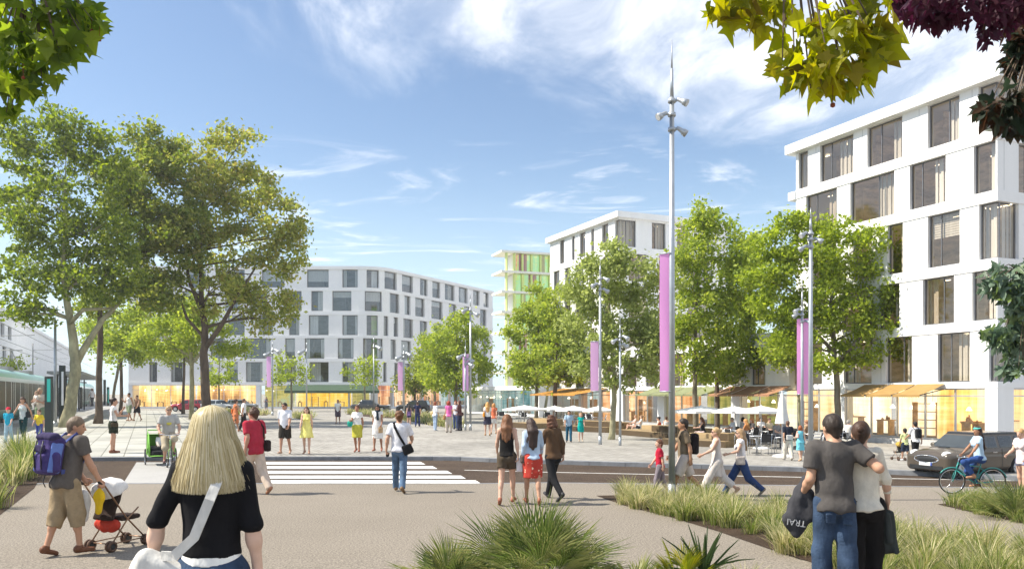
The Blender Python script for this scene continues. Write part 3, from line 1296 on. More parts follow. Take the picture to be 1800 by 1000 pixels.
mb.add(vs, fs)
mb.build('awning', M_AWG, bld)

# --- glass tower, low glass pavilion and the pale block by the tram
M_PASTEL = shop_mat('pastel_blind', ((.80, .12, .06), (.90, .55, .12), (.50, .74, .10), (.36, .74, .36), (.86, .86, .25)), .45)  # blinds glow by themselves, their brightness is put into the material
M_LIMEC = mat('lime_column', (.68, .77, .28), .6, var=.08)
M_SLABP = mat('tower_slab', (.84, .82, .72), .6, var=.04)
M_YELP = mat('yellow_panel', (.80, .66, .12), .5, var=.1)
M_ORAP = mat('orange_panel', (.75, .28, .08), .5, var=.1)
M_REDP = mat('red_panel', (.62, .07, .04), .5, var=.1)
bld = empty('glass_tower', (0, 0, 0), 0, 'pale tower with lime columns, pastel glass and thin white floor slabs beyond the trees', 'building')
yt = 92.0
pt = Path([((880 - 900) / F * yt, yt), ((1010 - 900) / F * (yt + 3), yt + 3)])
px_t = lambda px: pt.u_px(px, 0)
zs = [18.2 - 2.25 * k for k in range(9)]
for z in zs[:-1]:
    mb = MB()
    pt.strip(mb, 0, pt.c[-1], z - .24, z, .30, -3.2)
    mb.build('floor_slab', M_SLABP, bld)
for k, px_ in enumerate((889, 903, 917, 933, 949, 965, 981)):
    u = px_t(px_)
    for z in zs[:-1]:
        pt.strip(MB(), u, u + (.16 if k < 2 else .24), z - 2.25, z - .28, .0 if k > 1 else .2, -.28).build('column', M_LIMEC, bld)
for i, z in enumerate(zs[:-1]):
    mb = MB()
    pt.sheet(mb, px_t(905), pt.c[-1], z - 2.25, z - .28, -.20)
    mb.build('pane', M_GLASS_FAR, bld)
    mb = MB()
    pt.strip(mb, px_t(905), pt.c[-1], z - 2.25, z - .28, -.9, -1.0)
    mb.build('blind', M_PASTEL, bld)
    for q, mq_ in enumerate((M_REDP, M_YELP, M_ORAP)):
        u = px_t(914 + 17 * ((i + q * 2) % 4)) + q * .3
        pt.strip(MB(), u, u + (.7, .5, .35)[q], z - 2.25, z - .28, -.3 - .02 * q, -.4).build('coloured_panel', mq_, bld)
    pt.strip(MB(), px_t(905), px_t(905) + .2, z - 2.25, z - .28, -.25, -3).build('side_wall', M_WHITE, bld)

bld = empty('glass_pavilion', (0, 0, 0), 0, 'low teal glass pavilion with white roof between the two white blocks', 'building')
yp = 76.0
pp = Path([((822 - 900) / F * (yp + 14), yp + 14), ((948 - 900) / F * yp, yp)])
shop(bld, pp, .3, pp.c[-1] - .3, .25, 2.55, W_TEAL, 1.6, seed=60, back=3)
for a, b in ((0, .3), (pp.c[-1] - .3, pp.c[-1])):
    pp.strip(MB(), a, b, .25, 2.55, .03, -5).build('wall', M_WHITE, bld)
pp.strip(MB(), 0, pp.c[-1], .1, .25, .05, -5).build('plinth', M_WHITE, bld)
mb = MB()
pp.strip(mb, -.3, pp.c[-1] + .3, 2.56, 2.95, .5, -6)
mb.build('roof', M_WHITE, bld)

M_PALE = mat('pale_render', (.82, .83, .84), .8, var=.03, scale=.3)
bld = empty('pale_building', (0, 0, 0), 0, 'very pale long building behind the tram on the far left', 'building')
s0 = Vector((-56, 85))
pf = Path([s0, s0 + D1 * 150])
rows = []
for j in range(3):
    rows.append((3.6 + j * 2.9, 5.4 + j * 2.9, [(2.0 + k * 6.1 + (j % 2) * 1.6, 5.2 + k * 6.1 + (j % 2) * 1.6) for k in (3, 4) if j]))
facade(bld, pf, 0, 150, rows, .1, 12.4, M_PALE, 9, far=True, glass=M_GLASS_FAR, lamps=False, room=M_CURT[0])
mb = MB()
pf.strip(mb, 0, 150, 12.4, 12.9, .3, -12)
mb.build('roof', M_PALE, bld)

# --- canvas awnings over the shops
def awning(path, pxa, pxb, col, label, out=1.45, drop=.44, seg=0, panels=3, z=2.6):
    u0, u1 = path.u_px(pxa, seg), path.u_px(pxb, seg)
    m = mat('canvas_%.2f_%.2f' % col[:2], col, .85, var=.10, scale=3, bump=.1)
    root = empty('awning', tuple(path.off((u0 + u1) / 2, .05)) + (z,), 0, label, 'awning', 'canvas awnings over the shops')
    o0 = root.location.copy()
    w = (u1 - u0) / panels
    for i in range(panels):
        a, b = u0 + w * i + .04, u0 + w * (i + 1) - .04
        mb = MB()
        N = 8
        vs, fs = [], []
        for k in range(N + 1):
            t = k / N
            o, zz_ = .06 + (out - .06) * t, z - drop * t - .04 * math.sin(math.pi * t)
            for u in (a, b):
                p = path.off(u, o)
                vs.append((p.x - o0.x, p.y - o0.y, zz_ - o0.z))
        for k in range(N):
            fs.append((2 * k, 2 * k + 1, 2 * k + 3, 2 * k + 2))
        mb.add(vs, fs)
        # scalloped valance
        M_ = 12
        vs, fs = [], []
        for k in range(M_ * 2 + 1):
            u = a + (b - a) * k / (M_ * 2)
            p = path.off(u, out + .002)
            vs += [(p.x - o0.x, p.y - o0.y, z - drop - o0.z), (p.x - o0.x, p.y - o0.y, z - drop - .07 - .035 * abs(math.sin(k * math.pi / 2)) - o0.z)]
        for k in range(M_ * 2):
            fs.append((2 * k, 2 * k + 1, 2 * k + 3, 2 * k + 2))
        mb.add(vs, fs)
        mb.build('canvas', m, root)
        mb = MB()
        for u in (a + .05, b - .05):
            p0, p1 = path.off(u, .06), path.off(u, out - .02)
            mb.tube([(p0.x - o0.x, p0.y - o0.y, -.22), (p1.x - o0.x, p1.y - o0.y, -drop - .02)], .02, 6)
        mb.build('arm', M_DARK, root)
    return root


awning(pr, 1520, 1664, (.36, .22, .075), 'ochre canvas awning over the gold lit shop on the right')
awning(pr, 1283, 1394, (.36, .19, .11), 'reddish brown canvas awning over the cafe terrace')
awning(pr, 1150, 1272, (.20, .22, .11), 'olive green canvas awning left of the brown one', panels=4)
awning(pm, 985, 1070, (.42, .20, .035), 'orange canvas awning over the far end of the terrace', panels=4, out=2.6)

# ------------------------------------------------------------------ trees
LEAF_BRIGHT = leaf_mat('leaf_bright', ((0.146, 0.206, 0.031), (0.257, 0.321, 0.049), (0.402, 0.440, 0.079), (0.182, 0.254, 0.041)))
LEAF_YELLOW = leaf_mat('leaf_yellow_green', ((0.131, 0.184, 0.023), (0.247, 0.308, 0.036), (0.368, 0.430, 0.056), (0.153, 0.215, 0.028)))
LEAF_DARK = leaf_mat('leaf_dark', ((0.099, 0.151, 0.024), (0.181, 0.232, 0.038), (0.281, 0.292, 0.059), (0.131, 0.170, 0.029)))
LEAF_OLIVE = leaf_mat('leaf_olive', ((0.146, 0.181, 0.035), (0.243, 0.279, 0.054), (0.377, 0.389, 0.085), (0.292, 0.243, 0.073)))
LEAF_GREY = leaf_mat('leaf_grey_green', ((0.161, 0.205, 0.054), (0.270, 0.312, 0.097), (0.387, 0.431, 0.152), (0.193, 0.238, 0.065)))
LEAF_TALL = leaf_mat('leaf_tall_plane', ((.065, .105, .014), (.14, .19, .024), (.27, .32, .04), (.085, .13, .018)), trans=.45)
LEAF_CHEST = leaf_mat('leaf_chestnut', ((0.039, 0.072, 0.039), (0.091, 0.143, 0.091), (0.182, 0.247, 0.182), (0.156, 0.221, 0.052)), trans=.25, rough=.35)
LEAF_PLANE = leaf_mat('leaf_plane', ((.10, .11, .012), (.22, .24, .02), (.34, .33, .025), (.13, .095, .02)), trans=.62)
LEAF_PLANE_G = leaf_mat('leaf_plane_green', ((.06, .10, .014), (.13, .19, .022), (.22, .28, .035), (.09, .13, .02)), trans=.6)
LEAF_MAPLE = leaf_mat('leaf_purple', ((.035, .008, .022), (.07, .013, .04), (.045, .01, .02), (.09, .02, .05)), trans=.35)
LEAF_BROWNRED = leaf_mat('leaf_dark_red', ((.014, .026, .014), (.022, .036, .02), (.06, .025, .012), (.018, .032, .02)), trans=.3)
BARK_PALE = mat('bark_plane', (.30, .28, .17), .9, var=.45, scale=2.2, bump=.5, bscale=14, stretch=(1, 1, .5))
BARK_DARK = mat('bark_dark', (.115, .085, .062), .95, var=.4, scale=4, bump=.8, bscale=18, stretch=(1, 1, .3))
BARK_GREY = mat('bark_grey', (.20, .17, .12), .95, var=.4, scale=4, bump=.6, bscale=18, stretch=(1, 1, .3))


def leaf_quads(c, size, up=.35, aspect=.62, seed=0):
    """one folded rhombus per leaf around the points c"""
    g = np.random.default_rng(seed)
    n = len(c)
    a = g.normal(size=(n, 3))
    a[:, 2] -= .4
    a /= np.linalg.norm(a, axis=1)[:, None]
    b = g.normal(size=(n, 3))
    b -= (b * a).sum(1)[:, None] * a
    b /= np.linalg.norm(b, axis=1)[:, None]
    m = np.cross(a, b)
    L = size * g.uniform(.65, 1.3, n)[:, None]
    W = L * aspect
    fold = m * W * g.uniform(-.25, .35, n)[:, None]
    v = np.stack([c - a * L * .5, c + b * W * .5 + fold, c + a * L * .5, c - b * W * .5 + fold], 1).reshape(-1, 3)
    return v, np.arange(4 * n).reshape(n, 4)


def crown_points(blobs, n, clump, seed, gap=.0):
    g = np.random.default_rng(seed)
    vol = np.array([b[1][0] * b[1][2] for b in blobs])
    cnt = np.maximum((n * vol / vol.sum()).astype(int), 20)
    out = []
    for (c, r), m in zip(blobs, cnt):
        rc = clump
        k = max(6, int(1.75 * (r[0] * r[2]) / (rc * rc)))
        d = g.normal(size=(k, 3))
        d /= np.linalg.norm(d, axis=1)[:, None]
        rad = g.uniform(.12, 1, k) ** .42
        cc = np.array(c) + d * rad[:, None] * np.array(r)
        w = g.uniform(.45, 1.6, k)
        w /= w.sum()
        pick = g.choice(k, m, p=w)
        off = g.normal(size=(m, 3)) * np.array([.62, .62, .42]) * rc
        # outlying sprigs
        far = g.random(m) < .06
        off[far] *= 1.5
        out.append(cc[pick] + off)
    return np.concatenate(out)


def tree(label, Y, base, trunk, blobs, n, lpx=6.0, leaf=None, bark=None, limbs=(), clump=17, seed=1, z0=.1, name='tree', group='trees round the plaza', cat='tree', depth=1.0, autolimb=True):
    s = Y / F
    root_p = gp(*base, z0) if Y is None else Vector(((base[0] - 900) * s, Y, z0))
    root = empty(name, root_p, 0, label, cat, group)
    g = random.Random(seed)

    def W(px, py, dy=0):
        return at(px, py, Y) - root_p + Vector((0, dy, 0))
    mb = MB()
    pts, rad = [], []
    for i, (px, py, w) in enumerate(trunk):
        p = W(px, py, g.uniform(-.1, .1) * i * .5)
        if i == 0:
            p = Vector((0, 0, -.12))
        pts.append(p)
        rad.append(w * s * .5)
    # root flare and finer steps
    fp, fr = [pts[0]], [rad[0] * 1.25]
    for a, b, ra, rb in zip(pts, pts[1:], rad, rad[1:]):
        for k in (1, 2, 3):
            t = k / 3
            j = Vector((g.uniform(-1, 1), g.uniform(-1, 1), 0)) * ra * .18
            fp.append(a.lerp(b, t) + j)
            fr.append(ra + (rb - ra) * t)
    mb.tube(fp, fr, 10)
    for lm in limbs:
        p = [W(x, y, (k - .2) * g.uniform(-.5, .5)) for k, (x, y, w) in enumerate(lm)]
        mb.tube(p, [w * s * .5 for x, y, w in lm], 7)
    B = []
    for px, py, rx, ry in blobs:
        dy = g.uniform(-.45, .45) * rx * s * depth
        B.append((tuple(W(px, py, dy)), (rx * s, (rx + ry) * .5 * s * depth, ry * s)))
    if autolimb:
        for c, r in B:
            c = Vector(c)
            low = [q for q in zip(fp, fr) if q[0].z < c.z - .2 * r[2]] or [(fp[-1], fr[-1])]
            st, sr = min(low, key=lambda q: (q[0] - c).length - q[0].z * .2)
            mid = st.lerp(c, .5) + Vector((g.uniform(-.2, .2), g.uniform(-.3, .3), .12)) * r[0]
            mb.tube([st, st.lerp(mid, .6), mid, c], [sr * .55, sr * .42, sr * .32, sr * .12], 6)
            for _ in range(5):
                e = c + Vector((g.uniform(-.8, .8) * r[0], g.uniform(-.8, .8) * r[1], g.uniform(-.3, .85) * r[2]))
                mb.tube([mid, mid.lerp(e, .5) + Vector((0, 0, .1 * r[2])), e], [sr * .24, sr * .14, sr * .05], 5, caps=False)
    mb.build('trunk', bark or BARK_GREY, root)
    P = crown_points(B, int(n * .66), clump * .92 * s, seed)
    v, q = leaf_quads(P, lpx * 1.12 * s, seed=seed)
    mesh_np('crown', v, q, leaf or LEAF_BRIGHT, root, smooth=False)
    return root


# the big trees on the left
tree('tall plane tree with pale leaning trunk and yellow green crown on the far left', 52, (117, 751),
     [(117, 751, 24), (124, 700, 20), (133, 650, 19), (131, 620, 17), (121, 560, 13), (115, 490, 10), (118, 420, 7), (110, 330, 4)],
     [(60, 270, 75, 75), (120, 225, 55, 55), (175, 300, 50, 65), (35, 380, 70, 65), (110, 370, 75, 65), (190, 400, 55, 60), (65, 470, 75, 55), (150, 490, 70, 55), (35, 540, 50, 35), (25, 235, 40, 45), (215, 470, 45, 50), (75, 555, 35, 20)],
     31000, 7.0, LEAF_TALL, BARK_PALE, [[(133, 640, 14), (150, 600, 11), (172, 560, 9), (200, 520, 5)], [(122, 570, 9), (150, 545, 7), (185, 540, 4)]], seed=3, name='plane_tree')
tree('tall dark green tree with slim grey trunk behind the pale plane tree', 58, (172, 752),
     [(172, 752, 15), (175, 690, 11), (176, 600, 10), (177, 520, 8), (205, 430, 5), (230, 330, 3)],
     [(235, 290, 60, 60), (280, 350, 60, 65), (225, 400, 65, 60), (290, 440, 60, 60), (220, 490, 65, 45), (280, 510, 55, 40), (170, 540, 55, 30), (250, 240, 30, 30), (300, 290, 40, 45), (320, 390, 40, 50), (200, 330, 40, 50)],
     31000, 6.8, LEAF_DARK, BARK_DARK, seed=4)
tree('large olive brown tree with thick dark trunk beside the blonde woman', 60, (361, 748),
     [(361, 748, 17), (362, 690, 16), (358, 620, 14), (360, 575, 12), (353, 520, 9), (350, 440, 6), (360, 340, 3)],
     [(335, 270, 50, 45), (395, 275, 60, 45), (345, 340, 65, 55), (430, 330, 60, 55), (480, 390, 50, 50), (395, 410, 70, 60), (325, 430, 55, 55), (500, 450, 45, 45), (450, 480, 60, 45), (395, 520, 55, 40), (480, 530, 45, 40), (450, 560, 40, 25), (290, 500, 45, 40), (520, 415, 28, 35), (430, 250, 30, 20)],
     29000, 6.8, LEAF_OLIVE, BARK_DARK, [[(360, 612, 10), (392, 572, 8), (425, 520, 5), (455, 470, 3)], [(354, 545, 8), (335, 490, 6), (322, 440, 4)], [(356, 590, 6), (330, 560, 5), (310, 520, 3)]], seed=5)
tree('pale barked tree with low green crown left of the thick dark trunk', 68, (336, 738),
     [(336, 738, 8), (337, 690, 8), (337, 640, 7), (334, 600, 5), (334, 560, 3)],
     [(300, 575, 50, 32), (355, 580, 55, 35), (260, 595, 40, 30), (400, 600, 40, 28), (330, 545, 55, 28), (300, 610, 35, 18)],
     13000, 5.4, LEAF_BRIGHT, BARK_PALE, [[(337, 645, 5), (315, 610, 4), (290, 590, 2)], [(337, 640, 5), (360, 612, 4), (385, 600, 2)]], seed=6)
tree('thin dark trunked tree standing in shade near the red car', 86, (322, 729),
     [(322, 729, 6), (323, 690, 5), (324, 640, 4), (322, 600, 3)], [(322, 615, 40, 22), (300, 590, 30, 25)], 5000, 4.6, LEAF_DARK, BARK_DARK, seed=7)
tree('small tree with dark straight trunk behind the two walkers in shorts', 76, (212, 734),
     [(212, 734, 7), (213, 690, 6), (214, 640, 5), (215, 600, 3)], [(225, 625, 35, 22), (200, 600, 45, 30), (245, 600, 35, 28), (210, 560, 45, 28)], 9500, 5.2, LEAF_BRIGHT, BARK_DARK, seed=8)
tree('slender leaning grey tree at the tram platform', 84, (196, 727),
     [(196, 727, 6), (200, 690, 5), (208, 650, 5), (212, 610, 3)], [(190, 600, 30, 25), (165, 585, 30, 25)], 4500, 4.6, LEAF_YELLOW, BARK_GREY, seed=9)
tree('small bushy tree by the pale building beyond the tram', 92, (25, 726),
     [(25, 726, 5), (25, 690, 4), (25, 655, 3)], [(25, 637, 14, 9), (22, 650, 12, 8)], 900, 4.2, LEAF_YELLOW, BARK_GREY, seed=10)
# young trees in front of the long pale block
for i, (x, yb, lab, bl, n, Y) in enumerate((
        (512, 726, 'young airy tree in front of the amber lit shop', [(500, 640, 22, 26), (522, 650, 22, 28), (508, 668, 28, 16), (535, 655, 14, 20), (488, 660, 16, 18)], 1500, 98),
        (641, 724, 'young airy tree in front of the dark green awning', [(640, 640, 20, 24), (655, 655, 18, 18), (625, 655, 20, 18), (645, 668, 30, 12)], 1300, 102),
        (385, 726, 'young airy tree near the silver car', [(385, 650, 22, 20), (375, 668, 20, 14), (400, 665, 18, 14)], 1200, 98))):
    tree(lab, Y, (x, yb), [(x, yb, 4), (x, yb - 30, 3.4), (x, yb - 60, 2.4), (x, yb - 95, 1)], bl, n, 4.6, LEAF_YELLOW, BARK_GREY, seed=20 + i, clump=8, group='young trees before the pale block')
tree('small dark tree left of the leafy round tree in front of the orange shops', 92, (728, 727),
     [(728, 727, 5), (729, 690, 4.5), (730, 650, 3)], [(728, 660, 30, 26), (745, 630, 28, 30), (715, 675, 24, 18), (740, 685, 28, 14)], 4600, 4.6, LEAF_DARK, BARK_DARK, seed=24, clump=11)
tree('slim tree behind the group of chatting women', 84, (764, 731),
     [(764, 731, 5), (764, 700, 5), (763, 660, 3)], [(765, 600, 32, 30), (760, 640, 36, 30), (775, 670, 30, 20)], 5600, 4.8, LEAF_BRIGHT, BARK_GREY, seed=25, clump=11)
tree('leafy round bright green tree at the group of chatting women', 70, (800, 738),
     [(800, 738, 7), (801, 700, 6), (802, 660, 5), (802, 600, 3)], [(805, 575, 32, 34), (830, 600, 32, 36), (780, 615, 38, 36), (845, 640, 26, 34), (805, 650, 45, 34), (825, 678, 36, 20), (778, 665, 32, 24)],
     12500, 5.4, LEAF_BRIGHT, BARK_GREY, seed=26, clump=13)
# the row on the right
tree('bright green tree nearest the pastel glass tower', 64, (943, 733),
     [(943, 733, 7), (943, 690, 6.5), (944, 640, 5), (944, 590, 3)], [(945, 540, 34, 34), (925, 585, 34, 36), (960, 590, 40, 40), (920, 635, 30, 32), (960, 645, 42, 32), (925, 668, 30, 18), (975, 560, 30, 36)],
     13000, 5.6, LEAF_BRIGHT, BARK_GREY, seed=30, clump=13)
tree('bright green tree with dark straight trunk over the orange awning', 60, (976, 737),
     [(976, 737, 8), (976, 690, 7.5), (977, 640, 6), (978, 590, 3)], [(975, 540, 36, 40), (1005, 590, 38, 45), (975, 620, 40, 40), (1005, 660, 40, 22), (960, 655, 35, 25), (1035, 640, 30, 30)],
     13500, 5.8, LEAF_BRIGHT, BARK_DARK, seed=31, clump=13)
tree('thin birch like tree leaning at the teal pavilion', 72, (957, 733), [(957, 733, 5), (960, 705, 5), (965, 670, 4), (967, 630, 2)], [(967, 625, 24, 22), (955, 650, 18, 16)], 2200, 5, LEAF_GREY, BARK_PALE, seed=32, clump=11)
tree('grey green plane tree with pale bent trunk standing on the paving', 38, (1074, 773),
     [(1074, 773, 12), (1078, 730, 10), (1080, 690, 9), (1078, 640, 7), (1074, 580, 5), (1070, 500, 3)],
     [(1065, 465, 42, 38), (1110, 490, 48, 42), (1035, 500, 45, 45), (1010, 545, 32, 45), (1075, 545, 60, 50), (1135, 550, 42, 50), (1150, 600, 35, 45), (1045, 600, 50, 40), (1110, 615, 55, 42), (1150, 655, 30, 26), (1090, 660, 40, 22), (1165, 500, 25, 32), (1030, 640, 26, 22)],
     24000, 6.4, LEAF_GREY, BARK_PALE, [[(1080, 690, 6), (1100, 650, 5), (1125, 610, 3)], [(1079, 660, 6), (1060, 620, 4), (1045, 580, 3)]], seed=33, clump=16)
tree('bright sunlit tree directly right of the tall lamp mast', 42, (1224, 768),
     [(1224, 768, 10), (1222, 700, 9), (1222, 640, 7), (1224, 560, 5), (1228, 470, 3)],
     [(1225, 405, 32, 38), (1260, 420, 38, 40), (1215, 455, 35, 45), (1265, 475, 48, 50), (1215, 530, 42, 50), (1270, 550, 50, 50), (1215, 600, 40, 40), (1270, 620, 50, 40), (1225, 655, 40, 24), (1240, 375, 24, 20), (1300, 440, 28, 40), (1195, 490, 28, 40), (1190, 570, 26, 40), (1310, 520, 30, 40)],
     23000, 6.4, LEAF_BRIGHT, BARK_GREY, seed=34, clump=16)
tree('green tree with dark trunk in the middle of the cafe terrace', 44, (1262, 764),
     [(1262, 764, 9), (1261, 700, 8), (1260, 640, 7), (1262, 560, 5)],
     [(1300, 500, 36, 52), (1318, 570, 40, 48), (1300, 630, 42, 34), (1265, 660, 36, 18), (1330, 635, 34, 26), (1310, 445, 32, 36), (1335, 520, 30, 40)],
     14000, 6.2, LEAF_BRIGHT, BARK_DARK, seed=35, clump=15)
tree('small slim tree with white trunk behind the purple banner on the terrace', 40, (1406, 768),
     [(1406, 768, 6), (1406, 710, 5), (1400, 650, 4), (1390, 610, 3)], [(1385, 600, 30, 30), (1370, 625, 28, 25)], 3500, 6, LEAF_BRIGHT, BARK_PALE, seed=36)
tree('broad tree with yellow green left side standing before the white building', 36, (1472, 776),
     [(1472, 776, 13), (1472, 720, 11), (1471, 670, 10), (1468, 620, 8), (1466, 560, 6), (1460, 480, 3)],
     [(1400, 420, 45, 38), (1455, 430, 50, 45), (1370, 470, 45, 45), (1425, 500, 55, 50), (1490, 490, 45, 48), (1365, 540, 42, 45), (1420, 580, 55, 45), (1480, 560, 50, 45), (1535, 460, 40, 40), (1545, 520, 38, 38), (1545, 575, 42, 32), (1500, 620, 48, 28), (1440, 635, 45, 22), (1375, 600, 36, 32), (1572, 455, 26, 26), (1575, 545, 24, 22), (1350, 440, 28, 30), (1585, 620, 20, 12), (1340, 500, 30, 40), (1560, 500, 34, 36), (1515, 425, 34, 28), (1400, 395, 34, 24), (1560, 600, 34, 24)],
     36000, 6.6, LEAF_YELLOW, BARK_GREY, [[(1470, 640, 8), (1500, 600, 6), (1535, 560, 4)], [(1468, 620, 7), (1435, 580, 5), (1400, 540, 3)]], seed=37, clump=17)

# ------------------------------------------------------------------ boughs that hang into the view from trees beside it
PLANE_LEAF = [(0, -.06), (.16, -.16), (.50, -.12), (.36, .08), (.74, .30), (.40, .38), (.30, .48), (.22, .66), (0, 1.12),
              (-.22, .66), (-.30, .48), (-.40, .38), (-.74, .30), (-.36, .08), (-.50, -.12), (-.16, -.16)]
OVAL_LEAF = [(0, 0), (.15, .2), (.22, .5), (.16, .8), (0, 1.1), (-.16, .8), (-.22, .5), (-.15, .2)]
MAPLE_LEAF = [(0, 0), (.10, .16), (.34, .10), (.62, .34), (.28, .40), (.16, .48), (.22, .74), (0, 1.2), (-.22, .74), (-.16, .48), (-.28, .40), (-.62, .34), (-.34, .10), (-.10, .16)]


def big_leaves(c, size, outline, seed, droop=.9, spread=.55):
    g = np.random.default_rng(seed)
    o = np.array(outline)
    n, k = len(c), len(outline)
    a = g.normal(size=(n, 3)) * spread
    a[:, 2] -= droop
    a /= np.linalg.norm(a, axis=1)[:, None]
    b = g.normal(size=(n, 3))
    b -= (b * a).sum(1)[:, None] * a
    b /= np.linalg.norm(b, axis=1)[:, None]
    m = np.cross(a, b)
    S = (size * g.uniform(.6, 1.25, n))[:, None, None]
    curl = g.uniform(-.5, .5, n)[:, None, None]
    x, y = o[None, :, 0, None], o[None, :, 1, None]
    ring = c[:, None, :] + S * (b[:, None, :] * x + a[:, None, :] * y + m[:, None, :] * (curl * x * x + curl * .35 * y * y + .18 * np.abs(x)))
    mid = c[:, None, :] + S * a[:, None, :] * .3
    v = np.concatenate([mid, ring], 1).reshape(-1, 3)
    i = np.arange(k)
    t = np.stack([np.zeros(k, int), 1 + i, 1 + (i + 1) % k], 1)
    q = (np.arange(n)[:, None, None] * (k + 1) + t[None]).reshape(-1, 3)
    return v, q


V3 = Vector


def bough(label, name, foot, limb, clusters, leaf, outline, bark, Y, n, lsize, seed, trunk_r=.16, fruit=None, zfoot=.3, droop=.9):
    """a tree whose trunk stands beside the view and whose bough reaches into it"""
    fp = Vector(foot)
    root = empty(name, fp, 0, label, 'tree', 'trees hanging into the view')
    g = random.Random(seed)
    bark = BARK_DARK
    mb = MB()
    L = [Vector(p) - fp for p in limb]
    mb.tube([Vector((0, 0, -.1)), Vector((.0, .0, .3)), Vector((.05, .03, L[0].z * .5)), L[0], L[0] + Vector((.1, .1, .9)), L[0] + Vector((.05, .3, 1.7))], [trunk_r * 1.35, trunk_r * 1.05, trunk_r * .9, trunk_r * .72, trunk_r * .5, trunk_r * .2], 10)
    mb.tube(L, [trunk_r * .6 * (1 - .75 * i / (len(L) - 1)) for i in range(len(L))], 8)
    pts = []
    gg = np.random.default_rng(seed)
    tot = sum(c[2] * c[3] for c in clusters)
    for px, py, rx, ry in clusters:
        c = at(px, py, Y + g.uniform(-.2, .2)) - fp
        s = Y / F
        st = min(L, key=lambda q: (q - c).length)
        k = max(3, int(14 * rx * ry / 9000))
        m = int(n * rx * ry / tot)
        tips = []
        for _ in range(k):
            t = c + Vector((g.uniform(-.8, .8) * rx * s, g.uniform(-.6, .6) * rx * s, g.uniform(-.8, .8) * ry * s))
            midp = st.lerp(t, .55) + Vector((0, 0, .12))
            mb.tube([st, midp, t], [.010, .006, .003], 5, caps=False)
            tips.append((midp, t))
        d = gg.normal(size=(m, 3))
        d /= np.linalg.norm(d, axis=1)[:, None]
        d *= (gg.uniform(0, 1, m) ** .4)[:, None]
        pts.append(np.array(c) + d * np.array([rx * s, rx * s * .8, ry * s]))
    # the rest of the crown, above and beside the view
    k = gg.integers(0, len(L), 900)
    Q = np.array([list(p) for p in L])[k] + gg.normal(size=(900, 3)) * np.array([.75, .75, .5]) + np.array([0, 0, .35])
    wq = Q + np.array(fp)
    out_ = (wq[:, 2] > EYE + .4772 * wq[:, 1] + .22) | (np.abs(wq[:, 0]) > .6207 * wq[:, 1] + .3)
    up_ = wq[:, 2] > L[0].z + fp.z - 1.3
    P = np.concatenate(pts + [Q[out_ & up_]])
    for t in Q[out_ & up_][::12]:
        st = min(L, key=lambda q: (q - V3(t)).length)
        mb.tube([st, st.lerp(V3(t), .5) + Vector((0, 0, .1)), V3(t)], [.014, .008, .003], 5, caps=False)
    mb.build('trunk', bark, root)
    v, q = big_leaves(P, lsize, outline, seed, droop)
    mesh_np('crown', v, q, leaf, root, smooth=False)
    if fruit:
        mb = MB()
        for _ in range(fruit[0]):
            p = P[g.randrange(len(P))]
            mb.tube([p, p - np.array([0, 0, .09])], .002, 4, caps=False)
            mb.ball(p - np.array([0, 0, .1]), .014, n=7)
        o = mb.build('fruit', fruit[1], root)
        o['kind'] = 'stuff'
    return root


M_FRUIT = mat('plane_fruit', (.20, .05, .02), .8, var=.2)
Yb = 4.2
bough('plane tree bough with backlit yellow green leaves hanging at the top right', 'plane_tree', (4.9, 4.6, .4),
      [(4.9, 4.6, 5.2), (4.0, 4.5, 5.3), (3.0, 4.3, 5.1), (2.0, 4.2, 4.75), (1.4, 4.2, 4.6)],
      [(1470, 85, 100, 62), (1420, 120, 65, 45), (1535, 60, 45, 50), (1465, 140, 55, 25), (1500, 20, 80, 30), (1310, 25, 48, 38), (1275, 10, 35, 22), (1360, 5, 50, 22)],
      LEAF_PLANE, PLANE_LEAF, BARK_PALE, Yb, 250, .10, 41, fruit=(26, M_FRUIT))
bough('purple leaved maple bough at the top right corner', 'maple_tree', (5.6, 5.6, .35),
      [(5.6, 5.6, 5.2), (4.9, 5.3, 5.3), (4.0, 5.2, 5.2), (3.2, 5.1, 5.0)],
      [(1700, 8, 70, 26), (1640, 8, 60, 24), (1600, -4, 40, 18), (1775, 15, 45, 32), (1735, 50, 16, 22), (1655, 36, 22, 14)],
      LEAF_MAPLE, MAPLE_LEAF, BARK_DARK, 5.1, 420, .085, 42)
bough('dark red and green leaved bough in front of the white building corner', 'chestnut_tree', (5.4, 6.6, .3),
      [(5.4, 6.6, 5.3), (4.6, 6.3, 5.1), (4.0, 6.2, 4.9)],
      [(1770, 190, 40, 26), (1740, 185, 22, 12), (1785, 215, 22, 16), (1790, 100, 26, 26), (1790, 60, 24, 40)],
      LEAF_BROWNRED, MAPLE_LEAF, BARK_DARK, 6.0, 330, .105, 43)
bough('plane tree bough with sunlit green leaves at the top left corner', 'plane_tree', (-6.4, 6.2, .3),
      [(-6.4, 6.2, 4.6), (-5.4, 6.1, 5.3), (-4.4, 6.1, 5.4), (-3.5, 6.0, 5.2)],
      [(60, 30, 75, 42), (120, 25, 60, 35), (30, 90, 50, 50), (90, 100, 45, 45), (25, 150, 35, 30), (130, 70, 35, 30), (165, 30, 30, 25), (10, 185, 18, 20), (60, 145, 25, 18)],
      LEAF_PLANE_G, PLANE_LEAF, BARK_PALE, 6.1, 300, .115, 44, fruit=(20, M_FRUIT))
